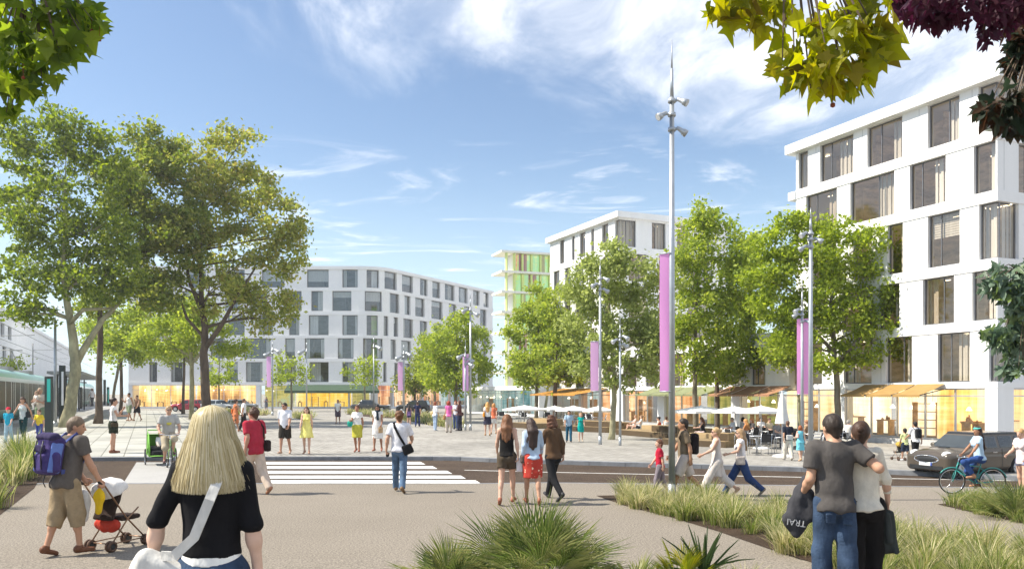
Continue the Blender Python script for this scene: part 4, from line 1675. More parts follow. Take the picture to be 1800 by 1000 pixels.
bough('chestnut bough with grey green glossy leaves at the right edge', 'chestnut_tree', (8.0, 10.4, .05),
      [(8.0, 10.4, 4.3), (7.2, 10.2, 4.5), (6.5, 10.0, 4.3), (6.2, 9.9, 3.6)],
      [(1765, 490, 42, 26), (1790, 520, 30, 40), (1800, 560, 30, 40), (1755, 585, 32, 20), (1785, 600, 34, 30), (1785, 640, 24, 18), (1810, 480, 25, 40), (1745, 500, 20, 15)],
      LEAF_CHEST, MAPLE_LEAF, BARK_DARK, 9.9, 620, .135, 45, zfoot=0)

# ------------------------------------------------------------------ grasses and fan palms
GRASS_MIX = leaf_mat('grass_mix', ((.075, .12, .02), (.14, .19, .045), (.27, .28, .10), (.46, .42, .24), (.10, .15, .03)), trans=.4)
GRASS_GREEN = leaf_mat('grass_green', ((0.057, 0.094, 0.018), (0.115, 0.165, 0.033), (0.196, 0.231, 0.055), (0.345, 0.330, 0.132)), trans=.4)
GRASS_STRAW = leaf_mat('grass_straw', ((.20, .19, .07), (.42, .38, .20), (.60, .54, .34), (.30, .30, .12), (.55, .5, .33)), trans=.4)


def in_poly(p, poly):
    x, y = p
    c = False
    for (ax, ay), (bx, by) in zip(poly, poly[1:] + poly[:1]):
        if (ay > y) != (by > y) and x < (bx - ax) * (y - ay) / (by - ay) + ax:
            c = not c
    return c


def blades(roots, dirs, h, w, bend, g):
    """tapered ribbons of three steps, bent over towards dirs"""
    n = len(roots)
    side = np.stack([-dirs[:, 1], dirs[:, 0], np.zeros(n)], 1)
    tw = g.normal(size=(n, 1)) * .6
    side = side * np.cos(tw) + np.stack([dirs[:, 0], dirs[:, 1], np.zeros(n)], 1) * np.sin(tw)
    d3 = np.stack([dirs[:, 0], dirs[:, 1], np.zeros(n)], 1)
    lv = []
    for t, wt in ((0, .7), (.4, 1), (.75, .7), (1, .08)):
        p = roots + d3 * (bend * h * t ** 2)[:, None] + np.array([0, 0, 1]) * (h * (t - .28 * bend * t ** 2))[:, None]
        lv += [p - side * (w * wt / 2)[:, None], p + side * (w * wt / 2)[:, None]]
    v = np.stack(lv, 1).reshape(-1, 3)
    b = np.arange(n)[:, None, None] * 8
    q = (b + np.array([[0, 1, 3, 2], [2, 3, 5, 4], [4, 5, 7, 6]])[None]).reshape(-1, 4)
    return v, q


def grass(name, label, poly, n, h, w, mats, seed, tuft=.14, ntuft=None, bend=.55, straw=.0, group='ornamental grass beds', soil=True, z=None):
    poly = [tuple(p[:2]) for p in poly]
    g = np.random.default_rng(seed)
    xs, ys = [p[0] for p in poly], [p[1] for p in poly]
    T = []
    while len(T) < (ntuft or n // 60):
        p = (g.uniform(min(xs), max(xs)), g.uniform(min(ys), max(ys)))
        if in_poly(p, poly):
            T.append(p)
    T = np.array(T)
    th = g.uniform(.5, 1.3, len(T))
    k = g.integers(0, len(T), n)
    r = np.abs(g.normal(size=n)) * tuft
    a = g.uniform(0, 2 * np.pi, n)
    dirs = np.stack([np.cos(a), np.sin(a)], 1)
    xy = T[k] + dirs * r[:, None] * .6
    zz_ = np.array([(ramp_z(y) if z is None else z) for y in xy[:, 1]])
    roots = np.concatenate([xy, zz_[:, None]], 1)
    hh = h * th[k] * g.uniform(.55, 1.15, n) * (1 - .25 * np.minimum(r / tuft / 2, 1))
    v, q = blades(roots, dirs, hh, w * g.uniform(.6, 1.3, n), bend * g.uniform(.3, 1.5, n), g)
    mi = (np.repeat(g.random(n) < (straw * (.5 + (np.sin(T[k][:, 0] * 2.1 + T[k][:, 1] * 1.7) > .1))), 3)).astype(int)
    o = mesh_np(name, v, q, mats, None, smooth=False, mi=mi)
    tag(o, label, 'grass', group, 'stuff')
    if soil:
        mb = MB()
        z2 = .006
        mb.add([(x, y, (ramp_z(y) if z is None else z) + z2) for x, y in poly], [tuple(range(len(poly)))])
        structure(mb.build('planting_soil', G_SOIL))
    return o


bedA = [gp(x, y) for x, y in ((1048, 871), (1100, 889), (1180, 909), (1260, 933), (1330, 957), (1420, 988))] + [Vector((3.9, 9.2, 0)), Vector((4.6, 8.2, 0)), Vector((7.0, 7.6, 0)), Vector((7.4, 10.0, 0))] + [gp(x, y) for x, y in ((1800, 985), (1690, 968), (1560, 948), (1450, 922), (1340, 900), (1200, 880), (1100, 870))]
grass('ornamental_grass', 'long bed of pale feathery grass beside the standing couple', bedA, 30000, .5, .010, [GRASS_GREEN, GRASS_STRAW], 51, tuft=.13, ntuft=230, straw=.45, bend=.62)
bedB = [gp(x, y) for x, y in ((1648, 886), (1700, 898), (1800, 920), (1900, 940), (1900, 890), (1800, 884), (1700, 881))]
grass('ornamental_grass', 'low green grass bed under the fan palm at the right edge', bedB, 7000, .34, .014, [GRASS_GREEN, GRASS_STRAW], 52, tuft=.15, ntuft=120, straw=.12, bend=.7)
bedL = [gp(x, y) for x, y in ((-160, 930), (0, 905), (60, 858), (78, 826), (30, 812), (-100, 815), (-260, 830))]
grass('ornamental_grass', 'tall reed like grass in the dark planting bed at the left edge', bedL, 9000, .95, .02, [GRASS_GREEN, GRASS_STRAW], 53, tuft=.24, ntuft=75, straw=.3, bend=.42)
z1 = .1
beds = [((700, 736), (760, 748), (800, 752), (812, 744), (780, 736), (720, 731), 'grass bed behind the chatting women on the plaza', 2600, .62, 54),
        ((608, 728), (660, 734), (690, 735), (700, 729), (660, 725), (620, 724), 'grass bed in front of the dark grey car', 1300, .6, 55),
        ((388, 724), (420, 730), (470, 730), (470, 724), (430, 721), (395, 720), 'grass bed in front of the silver car', 1500, .75, 56),
        ((512, 733), (528, 737), (548, 737), (550, 732), (535, 729), (518, 729), 'small grass bed between the couple in white and yellow', 700, .62, 57)]
for b in beds:
    grass('ornamental_grass', b[6], [gp(x, y, z1) for x, y in b[:6]], b[7], b[8], .05, [GRASS_MIX, GRASS_STRAW], b[9], tuft=.5, ntuft=40, straw=.4, bend=.5, z=z1)

PALM = leaf_mat('palm_leaf', ((0.072, 0.108, 0.026), (0.132, 0.174, 0.048), (0.216, 0.240, 0.084), (0.288, 0.276, 0.108)), trans=.3, rough=.4)
PALM_D = leaf_mat('palm_leaf_dark', ((.018, .036, .014), (.03, .055, .02), (.05, .08, .03), (.11, .12, .03)), trans=.25, rough=.4)
PALM_Y = leaf_mat('palm_leaf_yellow', ((.12, .15, .02), (.26, .26, .03), (.10, .14, .02), (.34, .30, .03)), trans=.35, rough=.4)


def palm(label, loc, fronds, rad, stem, m, seed, leaflets=26, spread=1.0, lw=.016, name='fan_palm', arc_=150):
    root = empty(name, loc, 0, label, 'palm', 'fan palms along the pavement')
    g = random.Random(seed)
    for i in range(fronds):
        az_ = 2 * math.pi * (i * .381966 + g.uniform(-.05, .05))
        tilt = R(8 + 78 * ((i + .5) / fronds) ** .8) * spread
        L = stem * g.uniform(.75, 1.15)
        d = Vector((math.sin(tilt) * math.cos(az_), math.sin(tilt) * math.sin(az_), math.cos(tilt)))
        tip = d * L
        mb = MB()
        mb.tube([d * .02, d * L * .5 + Vector((0, 0, .02)), tip], [.011, .008, .006], 5, caps=False)
        sd = d.cross(Vector((0, 0, 1)))
        sd = sd.normalized() if sd.length > .05 else Vector((1, 0, 0))
        roll = g.uniform(-.7, .7)
        nn = sd.cross(d)
        sd = sd * math.cos(roll) + nn * math.sin(roll)
        nn = sd.cross(d).normalized()
        rr_ = rad * g.uniform(.75, 1.15)
        for k in range(leaflets):
            t = (k / (leaflets - 1) - .5) * 2
            a = R(arc_ * .5) * t
            e = (d * math.cos(a) + sd * math.sin(a)).normalized()
            ln = rr_ * (1 - .28 * abs(t) ** 2) * g.uniform(.9, 1.08)
            w = lw * g.uniform(.8, 1.2)
            s2 = nn.cross(e).normalized()
            dr_ = Vector((0, 0, -1)) * ln * g.uniform(.02, .16)
            p1, p2 = tip + e * ln * .55 + nn * ln * .03, tip + e * ln + dr_
            vs = [tip, p1 - s2 * w * .5 + nn * w * .25, p1 + s2 * w * .5 + nn * w * .25, p1 - nn * w * .2, p2]
            mb.add(vs, [(0, 3, 1), (0, 2, 3), (1, 3, 4), (3, 2, 4)])
        mb.build('frond', m, root)
    return root


def pz(x, y):
    return (x, y, ramp_z(y))


palm('large fan palm with spiky green fronds at the bottom centre', pz(.24, 8.1), 46, .64, .5, PALM, 61, leaflets=30)
palm('low fan palm left of the large one at the bottom edge', pz(-.60, 8.0), 24, .44, .28, PALM, 62)
palm('small yellowish fan palm between the large palm and the dark yucca', pz(1.72, 8.4), 13, .36, .26, PALM_Y, 63)
palm('low grey green palm tuft at the foot of the large palm', pz(1.15, 7.7), 12, .34, .2, PALM, 64)
palm('small fan palm in the grass bed at the right edge', (at(1782, 905, 14.6).x, 14.6, 0), 20, .52, .30, PALM, 65)
# dark spiky yucca
root = empty('yucca', pz(1.98, 8.55), 0, 'dark spiky yucca with sword leaves beside the yellowish palm', 'plant')
g = random.Random(66)
for i in range(34):
    az_ = i * 2.4
    tilt = R(5 + 75 * (i / 34) ** .9)
    d = Vector((math.sin(tilt) * math.cos(az_), math.sin(tilt) * math.sin(az_), math.cos(tilt)))
    L = g.uniform(.38, .60)
    s2 = d.cross(Vector((.3, .2, 1))).normalized()
    mb = MB()
    st = Vector((0, 0, .1 + .12 * g.random()))
    nn = s2.cross(d)
    vs = []
    for t, w in ((0, .5), (.35, 1), (.7, .75), (1, .05)):
        c = st + d * L * t - Vector((0, 0, .08 * t * t * tilt))
        vs += [c - s2 * .022 * w + nn * .01 * w, c - nn * .006, c + s2 * .022 * w + nn * .01 * w]
    fs = []
    for k in range(3):
        b = 3 * k
        fs += [(b, b + 1, b + 4, b + 3), (b + 1, b + 2, b + 5, b + 4)]
    mb.add(vs, fs)
    mb.build('blade', PALM_D, root)
grass('grass_tuft', 'thin green grass between the palms at the bottom edge', [(-.9, 7.6), (2.6, 7.6), (2.5, 8.5), (1.2, 8.6), (-.8, 8.3)], 2600, .33, .010, [GRASS_GREEN, GRASS_STRAW], 58, tuft=.2, ntuft=40, straw=.25, bend=.6)

# ------------------------------------------------------------------ people
SK_L, SK_M, SK_D = (.60, .37, .27), (.46, .26, .17), (.20, .10, .06)
BLOND, BROWN, DARK, RED, GREYH, BLACK = (.52, .38, .18), (.10, .05, .025), (.025, .016, .012), (.20, .06, .025), (.3, .28, .26), (.012, .010, .010)
M_EYE = mat('eye_dark', (.02, .015, .012), .2, var=0)
M_SHADES = mat('sunglass_lens', (.01, .01, .012), .15, var=0, spec=.6)
V = Vector


def ik(a, t, l1, l2, pole):
    """middle joint of a two bone chain"""
    d = t - a
    L = min(d.length, (l1 + l2) * .995)
    if L < 1e-6:
        d, L = V((0, 0, -1)), .01
    d = d.normalized()
    x = (l1 * l1 - l2 * l2 + L * L) / (2 * L)
    y = math.sqrt(max(l1 * l1 - x * x, 0))
    p = pole - d * pole.dot(d)
    p = p.normalized() if p.length > 1e-6 else d.orthogonal()
    return a + d * x + p * y, a + d * L


def walk(ph=1, s=1.0, arm=1.0, **kw):
    p = dict(LT=25 * s * (1 if ph > 0 else -.75), LK=(5 if ph > 0 else 26 * s), RT=25 * s * (-.75 if ph > 0 else 1), RK=(26 * s if ph > 0 else 5),
             LS=-20 * arm * ph, RS=20 * arm * ph, LE=16, RE=16)
    p.update(kw)
    return p


def stand(**kw):
    p = dict(LT=3, LK=4, RT=-2, RK=3, LS=2, RS=4, LE=14, RE=12)
    p.update(kw)
    return p


class Fig:
    pass


ALL_PEOPLE = []


def person(label, px=None, fy=None, hy=None, face=0, sex='m', skin_c=SK_L, hair=('short', BROWN), top=None, bot=None, shoes=(.05, .04, .035),
           pose=None, loc=None, size=None, Y=None, group='people walking on the plaza', glasses=False, kid=1.0, wr=.004, hfix=None, foot=True):
    ps = dict(stand())
    ps.update(pose or {})
    fem = sex == 'f'
    if loc is None:
        near = fy > 849 - (0 if px < 850 else 0)
        z0 = 0.0 if near else (.1 if fy < 806 + max(0, (px - 800) * .03) else -.012)
        p0 = gp(px, fy, z0)
        loc, Y = p0, p0.y
    else:
        loc = V(loc)
        Y = loc.y
    f = Fig()
    # ---- skeleton in a 1.75 m frame, facing +y
    lean, tw = R(ps.get('lean', 2)), R(ps.get('twist', 0))
    side_l = R(ps.get('tilt', 0))
    fixed = 'P' in ps
    P = V(ps.get('P', (0, 0, .95)))

    def T(x, y, z):
        xx, yy = x * math.cos(tw) - y * math.sin(tw), x * math.sin(tw) + y * math.cos(tw)
        x, y = xx, yy
        x, z = x * math.cos(side_l) + z * math.sin(side_l), z * math.cos(side_l) - x * math.sin(side_l)
        return P + V((x, y * math.cos(lean) + z * math.sin(lean), z * math.cos(lean) - y * math.sin(lean)))
    J = {}
    sw, hw = (.150 if fem else .178), (.088 if fem else .085)
    la, lf = (.27, .24) if fem else (.29, .255)
    for s, k in ((-1, 'L'), (1, 'R')):
        hip = P + V((s * hw, 0, -.03))
        J['hip' + k] = hip
        sp = R(ps.get(k + 'W', 2))
        if k + 'F' in ps:
            kn, an = ik(hip, V(ps[k + 'F']), .44, .42, V(ps.get(k + 'FP', (s * .12, 1, .25))))
            shd = (an - kn).normalized()
            sh = math.atan2(shd.y, -shd.z)
            pitch = R(ps.get(k + 'TP', 0))
        else:
            th, kb = R(ps[k + 'T']), R(ps[k + 'K'])
            kn = hip + V((s * math.sin(sp), math.sin(th) * math.cos(sp), -math.cos(th) * math.cos(sp))) * .44
            sh = th - kb
            an = kn + V((s * math.sin(sp) * .3, math.sin(sh), -math.cos(sh))) * .42
            pitch = sh * .85 if abs(sh) > R(7) else 0
        J['knee' + k], J['ank' + k] = kn, an
        out = s * .16
        fd = V((out, math.cos(pitch), math.sin(pitch))).normalized()
        fu = V((0, -math.sin(pitch), math.cos(pitch)))
        J['heel' + k] = an - fd * .035 - fu * .045
        J['toe' + k] = an + fd * .155 - fu * .058
        J['fu' + k] = fu
    if not fixed:
        lo = min(min(J['heel' + k].z - .038, J['toe' + k].z - .03) for k in 'LR')
        P = P - V((0, 0, lo))
        for k in J:
            if k[:2] != 'fu':
                J[k] = J[k] - V((0, 0, lo))
    for s, k in ((-1, 'L'), (1, 'R')):
        S = T(s * sw, 0, .485 + R(ps.get(k + 'U', 0)))
        J['sho' + k] = S
        if k + 'H' in ps:
            el, wr_ = ik(S, V(ps[k + 'H']), la, lf, V(ps.get(k + 'P', (s * .5, -.6, -.6))))
        else:
            a, ab, e = R(ps[k + 'S']), R(ps.get(k + 'A', 7)), R(ps[k + 'E'])
            el = S + V((s * math.sin(ab), math.sin(a) * math.cos(ab), -math.cos(a) * math.cos(ab))) * la
            a2, ab2 = a + e, ab * .45 - R(ps.get(k + 'I', 0))
            wr_ = el + V((s * math.sin(ab2), math.sin(a2) * math.cos(ab2), -math.cos(a2) * math.cos(ab2))) * lf
        J['elb' + k], J['wri' + k] = el, wr_
    hy_, hpch = R(ps.get('hy', 0)), R(ps.get('hp', 0)) + lean * .4
    Rh = (Matrix.Rotation(hy_, 3, 'Z') @ Matrix.Rotation(-hpch, 3, 'X'))
    nb = T(0, -.012, .52)
    hc = nb + Rh @ V((0, .022, .165 * (1 + (kid - 1) * .6)))
    J['neck'], J['head'] = nb, hc
    Hm = [[Rh[i][j] for j in range(3)] for i in range(3)]

    def H(x, y, z):
        return hc + Rh @ (V((x, y, z)) * kid)
    topz = hc.z + .118 * kid + (.02 if hair[0] not in ('bald',) else 0)
    if hfix:
        topz = hfix
    s_ = size if size is not None else (fy - hy) / F * Y / topz
    vox = min(max(.00105 * Y / s_, .0095), .021)
    root = empty('person', loc, R(face), label, 'person', group, s_)
    f.root, f.J, f.T, f.H, f.s, f.label = root, J, T, H, s_, label
    RZ = Matrix.Rotation(R(face), 3, 'Z')
    f.w = lambda p: loc + RZ @ (V(p) * s_)
    ft = RZ.inverted() @ V((0, 1, 0))
    fw = V((0, 1, 0))
    fwd = (T(0, 1, 0) - T(0, 0, 0)).normalized()
    sk = skin(skin_c)
    # ---- the body, one continuous skin
    b = SDF(vox)
    cw, ww, hpw = (.140, .115, .150) if fem else (.160, .138, .142)
    b.cap(T(0, 0, -.03), T(0, 0, .13), hpw, ww, .04, (fwd, .70))
    b.cap(T(0, 0, .13), T(0, 0, .36), ww, cw, .05, (fwd, .66))
    b.cap(T(-sw + .02, 0, .485), T(sw - .02, 0, .485), .055, k=.06)
    b.cap(T(0, -.01, .44), nb, .07, .06, .06)
    b.cap(nb, H(0, -.015, -.06), .056 if not fem else .048, .052 if not fem else .045, .03)
    if fem:
        for s in (-1, 1):
            b.ell(T(s * .062, .082, .335), .058, .03)
    b.ell(H(0, -.008, .022), V((.077, .098, .098)) * kid, .02, Hm)
    b.ell(H(0, .026, -.05), V((.058, .072, .075)) * kid, .035, Hm)
    b.cap(H(0, .094, .012), H(0, .113, -.024), .010 * kid, .014 * kid, .012)
    for s in (-1, 1):
        b.ell(H(s * .079, -.008, -.012), V((.012, .024, .033)) * kid, .01, Hm)
        if vox < .014:
            b.ell(H(s * .032, .099, .016), .017, .008, sub=True)
    if vox < .014:
        b.ell(H(0, .096, -.056), V((.026, .012, .010)), .008, Hm)
    fing = MB()
    for s, k in ((-1, 'L'), (1, 'R')):
        S, E, W_ = J['sho' + k], J['elb' + k], J['wri' + k]
        m_ = 1.0 if not fem else .86
        b.cap(S, E, .053 * m_, .040 * m_, .04)
        b.cap(E, E.lerp(W_, .35), .040 * m_, .041 * m_, .03)
        b.cap(E.lerp(W_, .3), W_, .040 * m_, .027 * m_, .03)
        d = (W_ - E).normalized()
        med = V((-s, 0, 0))
        nrm = med - d * med.dot(d)
        nrm = nrm.normalized() if nrm.length > .1 else V((0, 1, 0)) - d * d.y
        if k + 'N' in ps:
            nn = V(ps[k + 'N'])
            nrm = (nn - d * nn.dot(d)).normalized()
        wd = d.cross(nrm) * (-1 if s < 0 else 1)
        hd = (d + nrm * .12).normalized()
        pc_ = W_ + hd * .085
        b.cap(W_, pc_, .034 * m_, .040 * m_, .02, (nrm, .42))
        curl = ps.get(k + 'C', 22)
        for i in range(4):
            o = W_ + hd * .075 + wd * (.030 - .0195 * i) * m_
            pts = [o]
            a = 0
            ln = (.042, .045, .041, .033)[i] * m_ * 1.05
            for q, fr_ in enumerate((1.0, .62, .5)):
                a += R(curl * (1.0, 1.25, 1.0)[q] + 3 * i)
                e_ = (hd + wd * (.10 - .07 * i)).normalized()
                pts.append(pts[-1] + (e_ * math.cos(a) + nrm * math.sin(a)) * ln * fr_)
            pts.append(pts[-1] + (pts[-1] - pts[-2]) * .22)
            fing.tube(pts, [.0098 * m_, .0092 * m_, .0086 * m_, .0075 * m_, .002], 6, caps=False)
        o = W_ + hd * .028 + wd * .024 * m_
        t1 = o + (hd * .62 + wd * .62 + nrm * .35).normalized() * .045 * m_
        t2 = t1 + (hd * .85 + wd * .12 + nrm * .45).normalized() * .036 * m_
        fing.tube([o, t1, t2, t2 + (t2 - t1) * .2], [.013 * m_, .0105 * m_, .009 * m_, .002], 6, caps=False)
        f.__dict__['hand' + k] = W_ + hd * .09 + nrm * .02
        hip, kn, an = J['hip' + k], J['knee' + k], J['ank' + k]
        b.cap(hip, kn, .084 if not fem else .085, .052, .05)
        b.ell(P + V((s * .062, -.040, -.065)), (.070, .070, .075), .04)
        sd = (an - kn).normalized()
        back = V((0, -1, 0))
        back = (back - sd * back.dot(sd)).normalized()
        b.cap(kn, an, .050, .035, .04)
        b.cap(kn + sd * .10 + back * .014, kn + sd * .17 + back * .016, .044, .042, .04)
        b.cap(J['heel' + k] + J['fu' + k] * .012, J['toe' + k] + J['fu' + k] * .004, .034, .026, .03)
        b.cap(an, J['heel' + k] + J['fu' + k] * .02, .034, .034, .02)
    b.build('body', sk, root, extra=fing)
    if Y < 45:
        for s in (-1, 1):
            e = MB().ball(H(s * .031, .083, .016), (.0125, .0105, .0075), n=8)
            e.build('eye', M_EYE, root)
    # ---- clothes
    seed = int(abs(loc.x * 37 + loc.y * 11)) % 997
    if top:
        kind, col, slv = top[:3]
        opt = top[3] if len(top) > 3 else {}
        g = SDF(vox)
        lo_ = opt.get('loose', .018)
        hem = opt.get('hem', -.07)
        ch = opt.get('belly', 0)
        g.cap(T(0, 0, hem), T(0, 0, .13), hpw + lo_ + opt.get('flare', .004), ww + lo_ + .006 + ch, .04, (fwd, .74), ca=True)
        g.cap(T(0, 0, .13), T(0, 0, .37), ww + lo_ + ch, cw + lo_ * .8, .05, (fwd, .72))
        if hem < 0:
            for s in (-1, 1):
                up_ = (T(0, 0, 1) - T(0, 0, 0))
                g.ell(P + V((s * .064, -.052, -.065)), (.098 + lo_ * .4, .104 + lo_ * .4, .108), .05, cut=[(-up_, -(T(0, 0, hem)).dot(up_))])
        if fem:
            for s in (-1, 1):
                g.ell(T(s * .062, .086, .335), .062 + lo_ * .4, .03)
        if kind == 'tank':
            for s in (-1, 1):
                g.cap(T(s * .085, .06, .40), T(s * .088, .005, .535), .016 + vox * .4, k=.02)
                g.cap(T(s * .085, -.06, .40), T(s * .088, .005, .535), .016 + vox * .4, k=.02)
        else:
            g.cap(T(-sw + .03, 0, .478), T(sw - .03, 0, .478), .058 + lo_ * .5, k=.06)
            g.cap(T(0, -.012, .42), T(0, -.012, .535), .082 + lo_ * .3, .068, .05, cb=True)
            if slv > 0:
                for k in 'LR':
                    S, E, W_ = J['sho' + k], J['elb' + k], J['wri' + k]
                    m_ = 1.0 if not fem else .86
                    e1 = S.lerp(E, min(slv, 1))
                    lw_ = opt.get('sleeve_loose', lo_ * .75 if slv < 1 else lo_ * .5)
                    g.cap(S, e1, .056 * m_ + lw_, (.053 * m_ + lw_) if slv < 1 else (.042 * m_ + lw_), .03, cb=slv <= 1)
                    if slv > 1:
                        g.cap(E, E.lerp(W_, slv - 1), .042 * m_ + lw_, .040 * m_ + lw_ - .012 * (slv - 1), .03, cb=True)
        if kind == 'dress':
            L, fl = opt.get('skirt', .45), opt.get('flare_r', .23)
            my = (J['kneeL'].y + J['kneeR'].y) / 2 * min(L / .45, 1.1)
            g.cap(T(0, 0, .10), V((P.x, my * .8, P.z - L)), ww + .03, fl, .05, (fwd, .8), cb=True)
            g.cap(J['hipL'], J['hipL'].lerp(J['kneeL'], min(L / .5, 1) * .8), .11, .10, .05, cb=True)
            g.cap(J['hipR'], J['hipR'].lerp(J['kneeR'], min(L / .5, 1) * .8), .11, .10, .05, cb=True)
        nm = {'dress': 'dress', 'tank': 'tank_top', 'tee': 'shirt', 'jacket': 'jacket'}[kind]
        g.build(nm, col if not isinstance(col, tuple) else cloth(col), root, wr=wr, wf=22, seed=seed)
    if bot:
        kind, col, ln = bot[:3]
        opt = bot[3] if len(bot) > 3 else {}
        g = SDF(vox)
        lo_ = opt.get('loose', .014)
        if kind == 'skirt':
            my = (J['kneeL'].y + J['kneeR'].y) / 2 * min(ln / .45, 1.1)
            fl = opt.get('flare_r', .2)
            g.cap(T(0, 0, .09), V((P.x, my * .3, P.z - .08)), ww + .016, hpw + .025, .04, (fwd, .8), ca=True)
            g.cap(V((P.x, my * .3, P.z - .08)), V((P.x, my * .9, P.z - ln)), hpw + .025, fl, .05, (fwd, .8), cb=True)
            for k in 'LR':
                g.cap(J['hip' + k], J['hip' + k].lerp(J['knee' + k], min(ln / .5, 1) * .85), .11, .095, .05, cb=True)
        else:
            cov = bool(top) and (top[3] if len(top) > 3 else {}).get('hem', -.07) < 0      # worn under the shirt
            g.cap(T(0, 0, -.03), T(0, 0, .0 if cov else opt.get('rise', .07)), hpw + (.004 if cov else lo_ + .008), hpw if cov else ww + lo_ + .008, .04, (fwd, .72), cb=True)
            for s, k in ((-1, 'L'), (1, 'R')):
                hip, kn, an = J['hip' + k], J['knee' + k], J['ank' + k]
                g.ell(P + V((s * .066, -.054, -.07)), (.090, .092, .095), .05)
                if opt.get('pockets'):
                    g.box(P + V((s * .072, -.140, -.155)), (.052, .012, .055), .01, .006)
                r1, r2, r3 = .088 + lo_, .057 + lo_ * opt.get('kneel', 1.3), opt.get('cuff', .052 + lo_)
                if ln <= 1:
                    g.cap(hip, hip.lerp(kn, ln), r1, r1 + (r2 - r1) * ln + opt.get('flare', .004), .02, cb=True)
                else:
                    g.cap(hip, kn, r1, r2, .025)
                    e = kn.lerp(an, ln - 1) if ln < 2 else an + (an - kn).normalized() * .035
                    g.cap(kn, e, r2, r3, .04, cb=True)
        g.build({'skirt': 'skirt', 'trousers': 'trousers', 'shorts': 'shorts'}[kind], col if not isinstance(col, tuple) else cloth(col), root, wr=wr * 1.1, wf=20, seed=seed + 1)
    if shoes and foot:
        sm = mat('shoe_%.2f_%.2f_%.2f' % shoes, shoes, .6, var=.2)
        for s, k in ((-1, 'L'), (1, 'R')):
            g = SDF(max(vox * .8, .008))
            fu = J['fu' + k]
            g.cap(J['heel' + k], J['toe' + k] + (J['toe' + k] - J['heel' + k]).normalized() * .01, .040, .034, .02, cut=[(-fu, -(J['heel' + k] - fu * .038).dot(fu))])
            g.cap(J['ank' + k], J['heel' + k] + fu * .02, .043, .043, .02)
            g.build('shoe', sm, root)
    # ---- hair
    st, hcol = hair[:2]
    hm = hairm(hcol)
    if st != 'none':
        g = SDF(min(vox, .017))
        line = .030 if st != 'receding' else .0
        g.ell(H(0, -.014, .030), V((.088, .105, .105)) * kid, .02, Hm, cut=[(Rh @ V((0, .78, -.62)), (Rh @ V((0, .78, -.62))).dot(H(0, line * 1.0, 0)))])
        g.cap(H(0, -.055, -.01), H(0, -.06, -.075), .058 * kid, .040 * kid, .04)
        if st in ('curly', 'messy'):
            rg = random.Random(seed)
            for _ in range(26):
                a, e_ = rg.uniform(-.3, math.pi + .3), rg.uniform(-.4, 1.5)
                g.ell(H(.085 * math.cos(a) * math.cos(e_), -.02 - .09 * math.sin(a) * math.cos(e_), .035 + .095 * math.sin(e_)), rg.uniform(.022, .034), .012)
        if st in ('bob', 'long', 'verylong'):
            L = {'bob': .15, 'long': .30, 'verylong': .40}[st]
            for s in (-1, 1):
                g.cap(H(s * .062, -.03, .02), H(s * .075, -.035, -.10), .042 * kid, .040 * kid, .03)
                if st != 'bob':
                    q = nb + V((s * .065, 0, 0)) - fwd * .075
                    g.cap(H(s * .075, -.045, -.09), q, .042, .045, .04)
                    g.cap(q, T(s * .06, -.125, .52 - L + .10), .045, .028, .04)
            if st != 'bob':
                g.cap(H(0, -.08, -.02), nb - fwd * .08, .06, .06, .04)
                g.cap(nb - fwd * .08, T(0, -.13, .52 - L + .05), .06, .032, .04)
        if st == 'bun':
            g.ell(H(0, -.125, .045), .044 * kid, .015)
        if st == 'pony':
            g.cap(H(0, -.10, .05), H(0, -.145, -.02), .03, .034, .02)
            g.cap(H(0, -.145, -.02), H(0, -.13, -.16), .034, .014, .02)
        g.build('hair', hm, root, wr=.004 if st in ('curly', 'messy') else .002, wf=55, seed=seed)
    if glasses:
        mb = MB()
        for s in (-1, 1):
            mb.ball(H(s * .032, .098, .014), (.024, .009, .017), n=8)
            mb.tube([H(s * .052, .092, .02), H(s * .079, .01, .015)], .004, 4)
        mb.tube([H(-.012, .104, .018), H(.012, .104, .018)], .004, 4)
        mb.build('sunglasses', M_SHADES, root)
    if opt_cap := (hair[2] if len(hair) > 2 else None):
        g = SDF(vox)
        g.ell(H(0, -.008, .048), V((.092, .108, .088)) * kid, .02, Hm, cut=[(Rh @ V((0, -.15, -1)), (Rh @ V((0, -.15, -1))).dot(H(0, 0, .04)))])
        g.cap(H(0, .09, .05), H(0, .15, .035), .055 * kid, .05 * kid, .02, (Rh @ V((0, .2, 1)), .2))
        g.build('cap', cloth(opt_cap), root)
    ALL_PEOPLE.append(f)
    return f


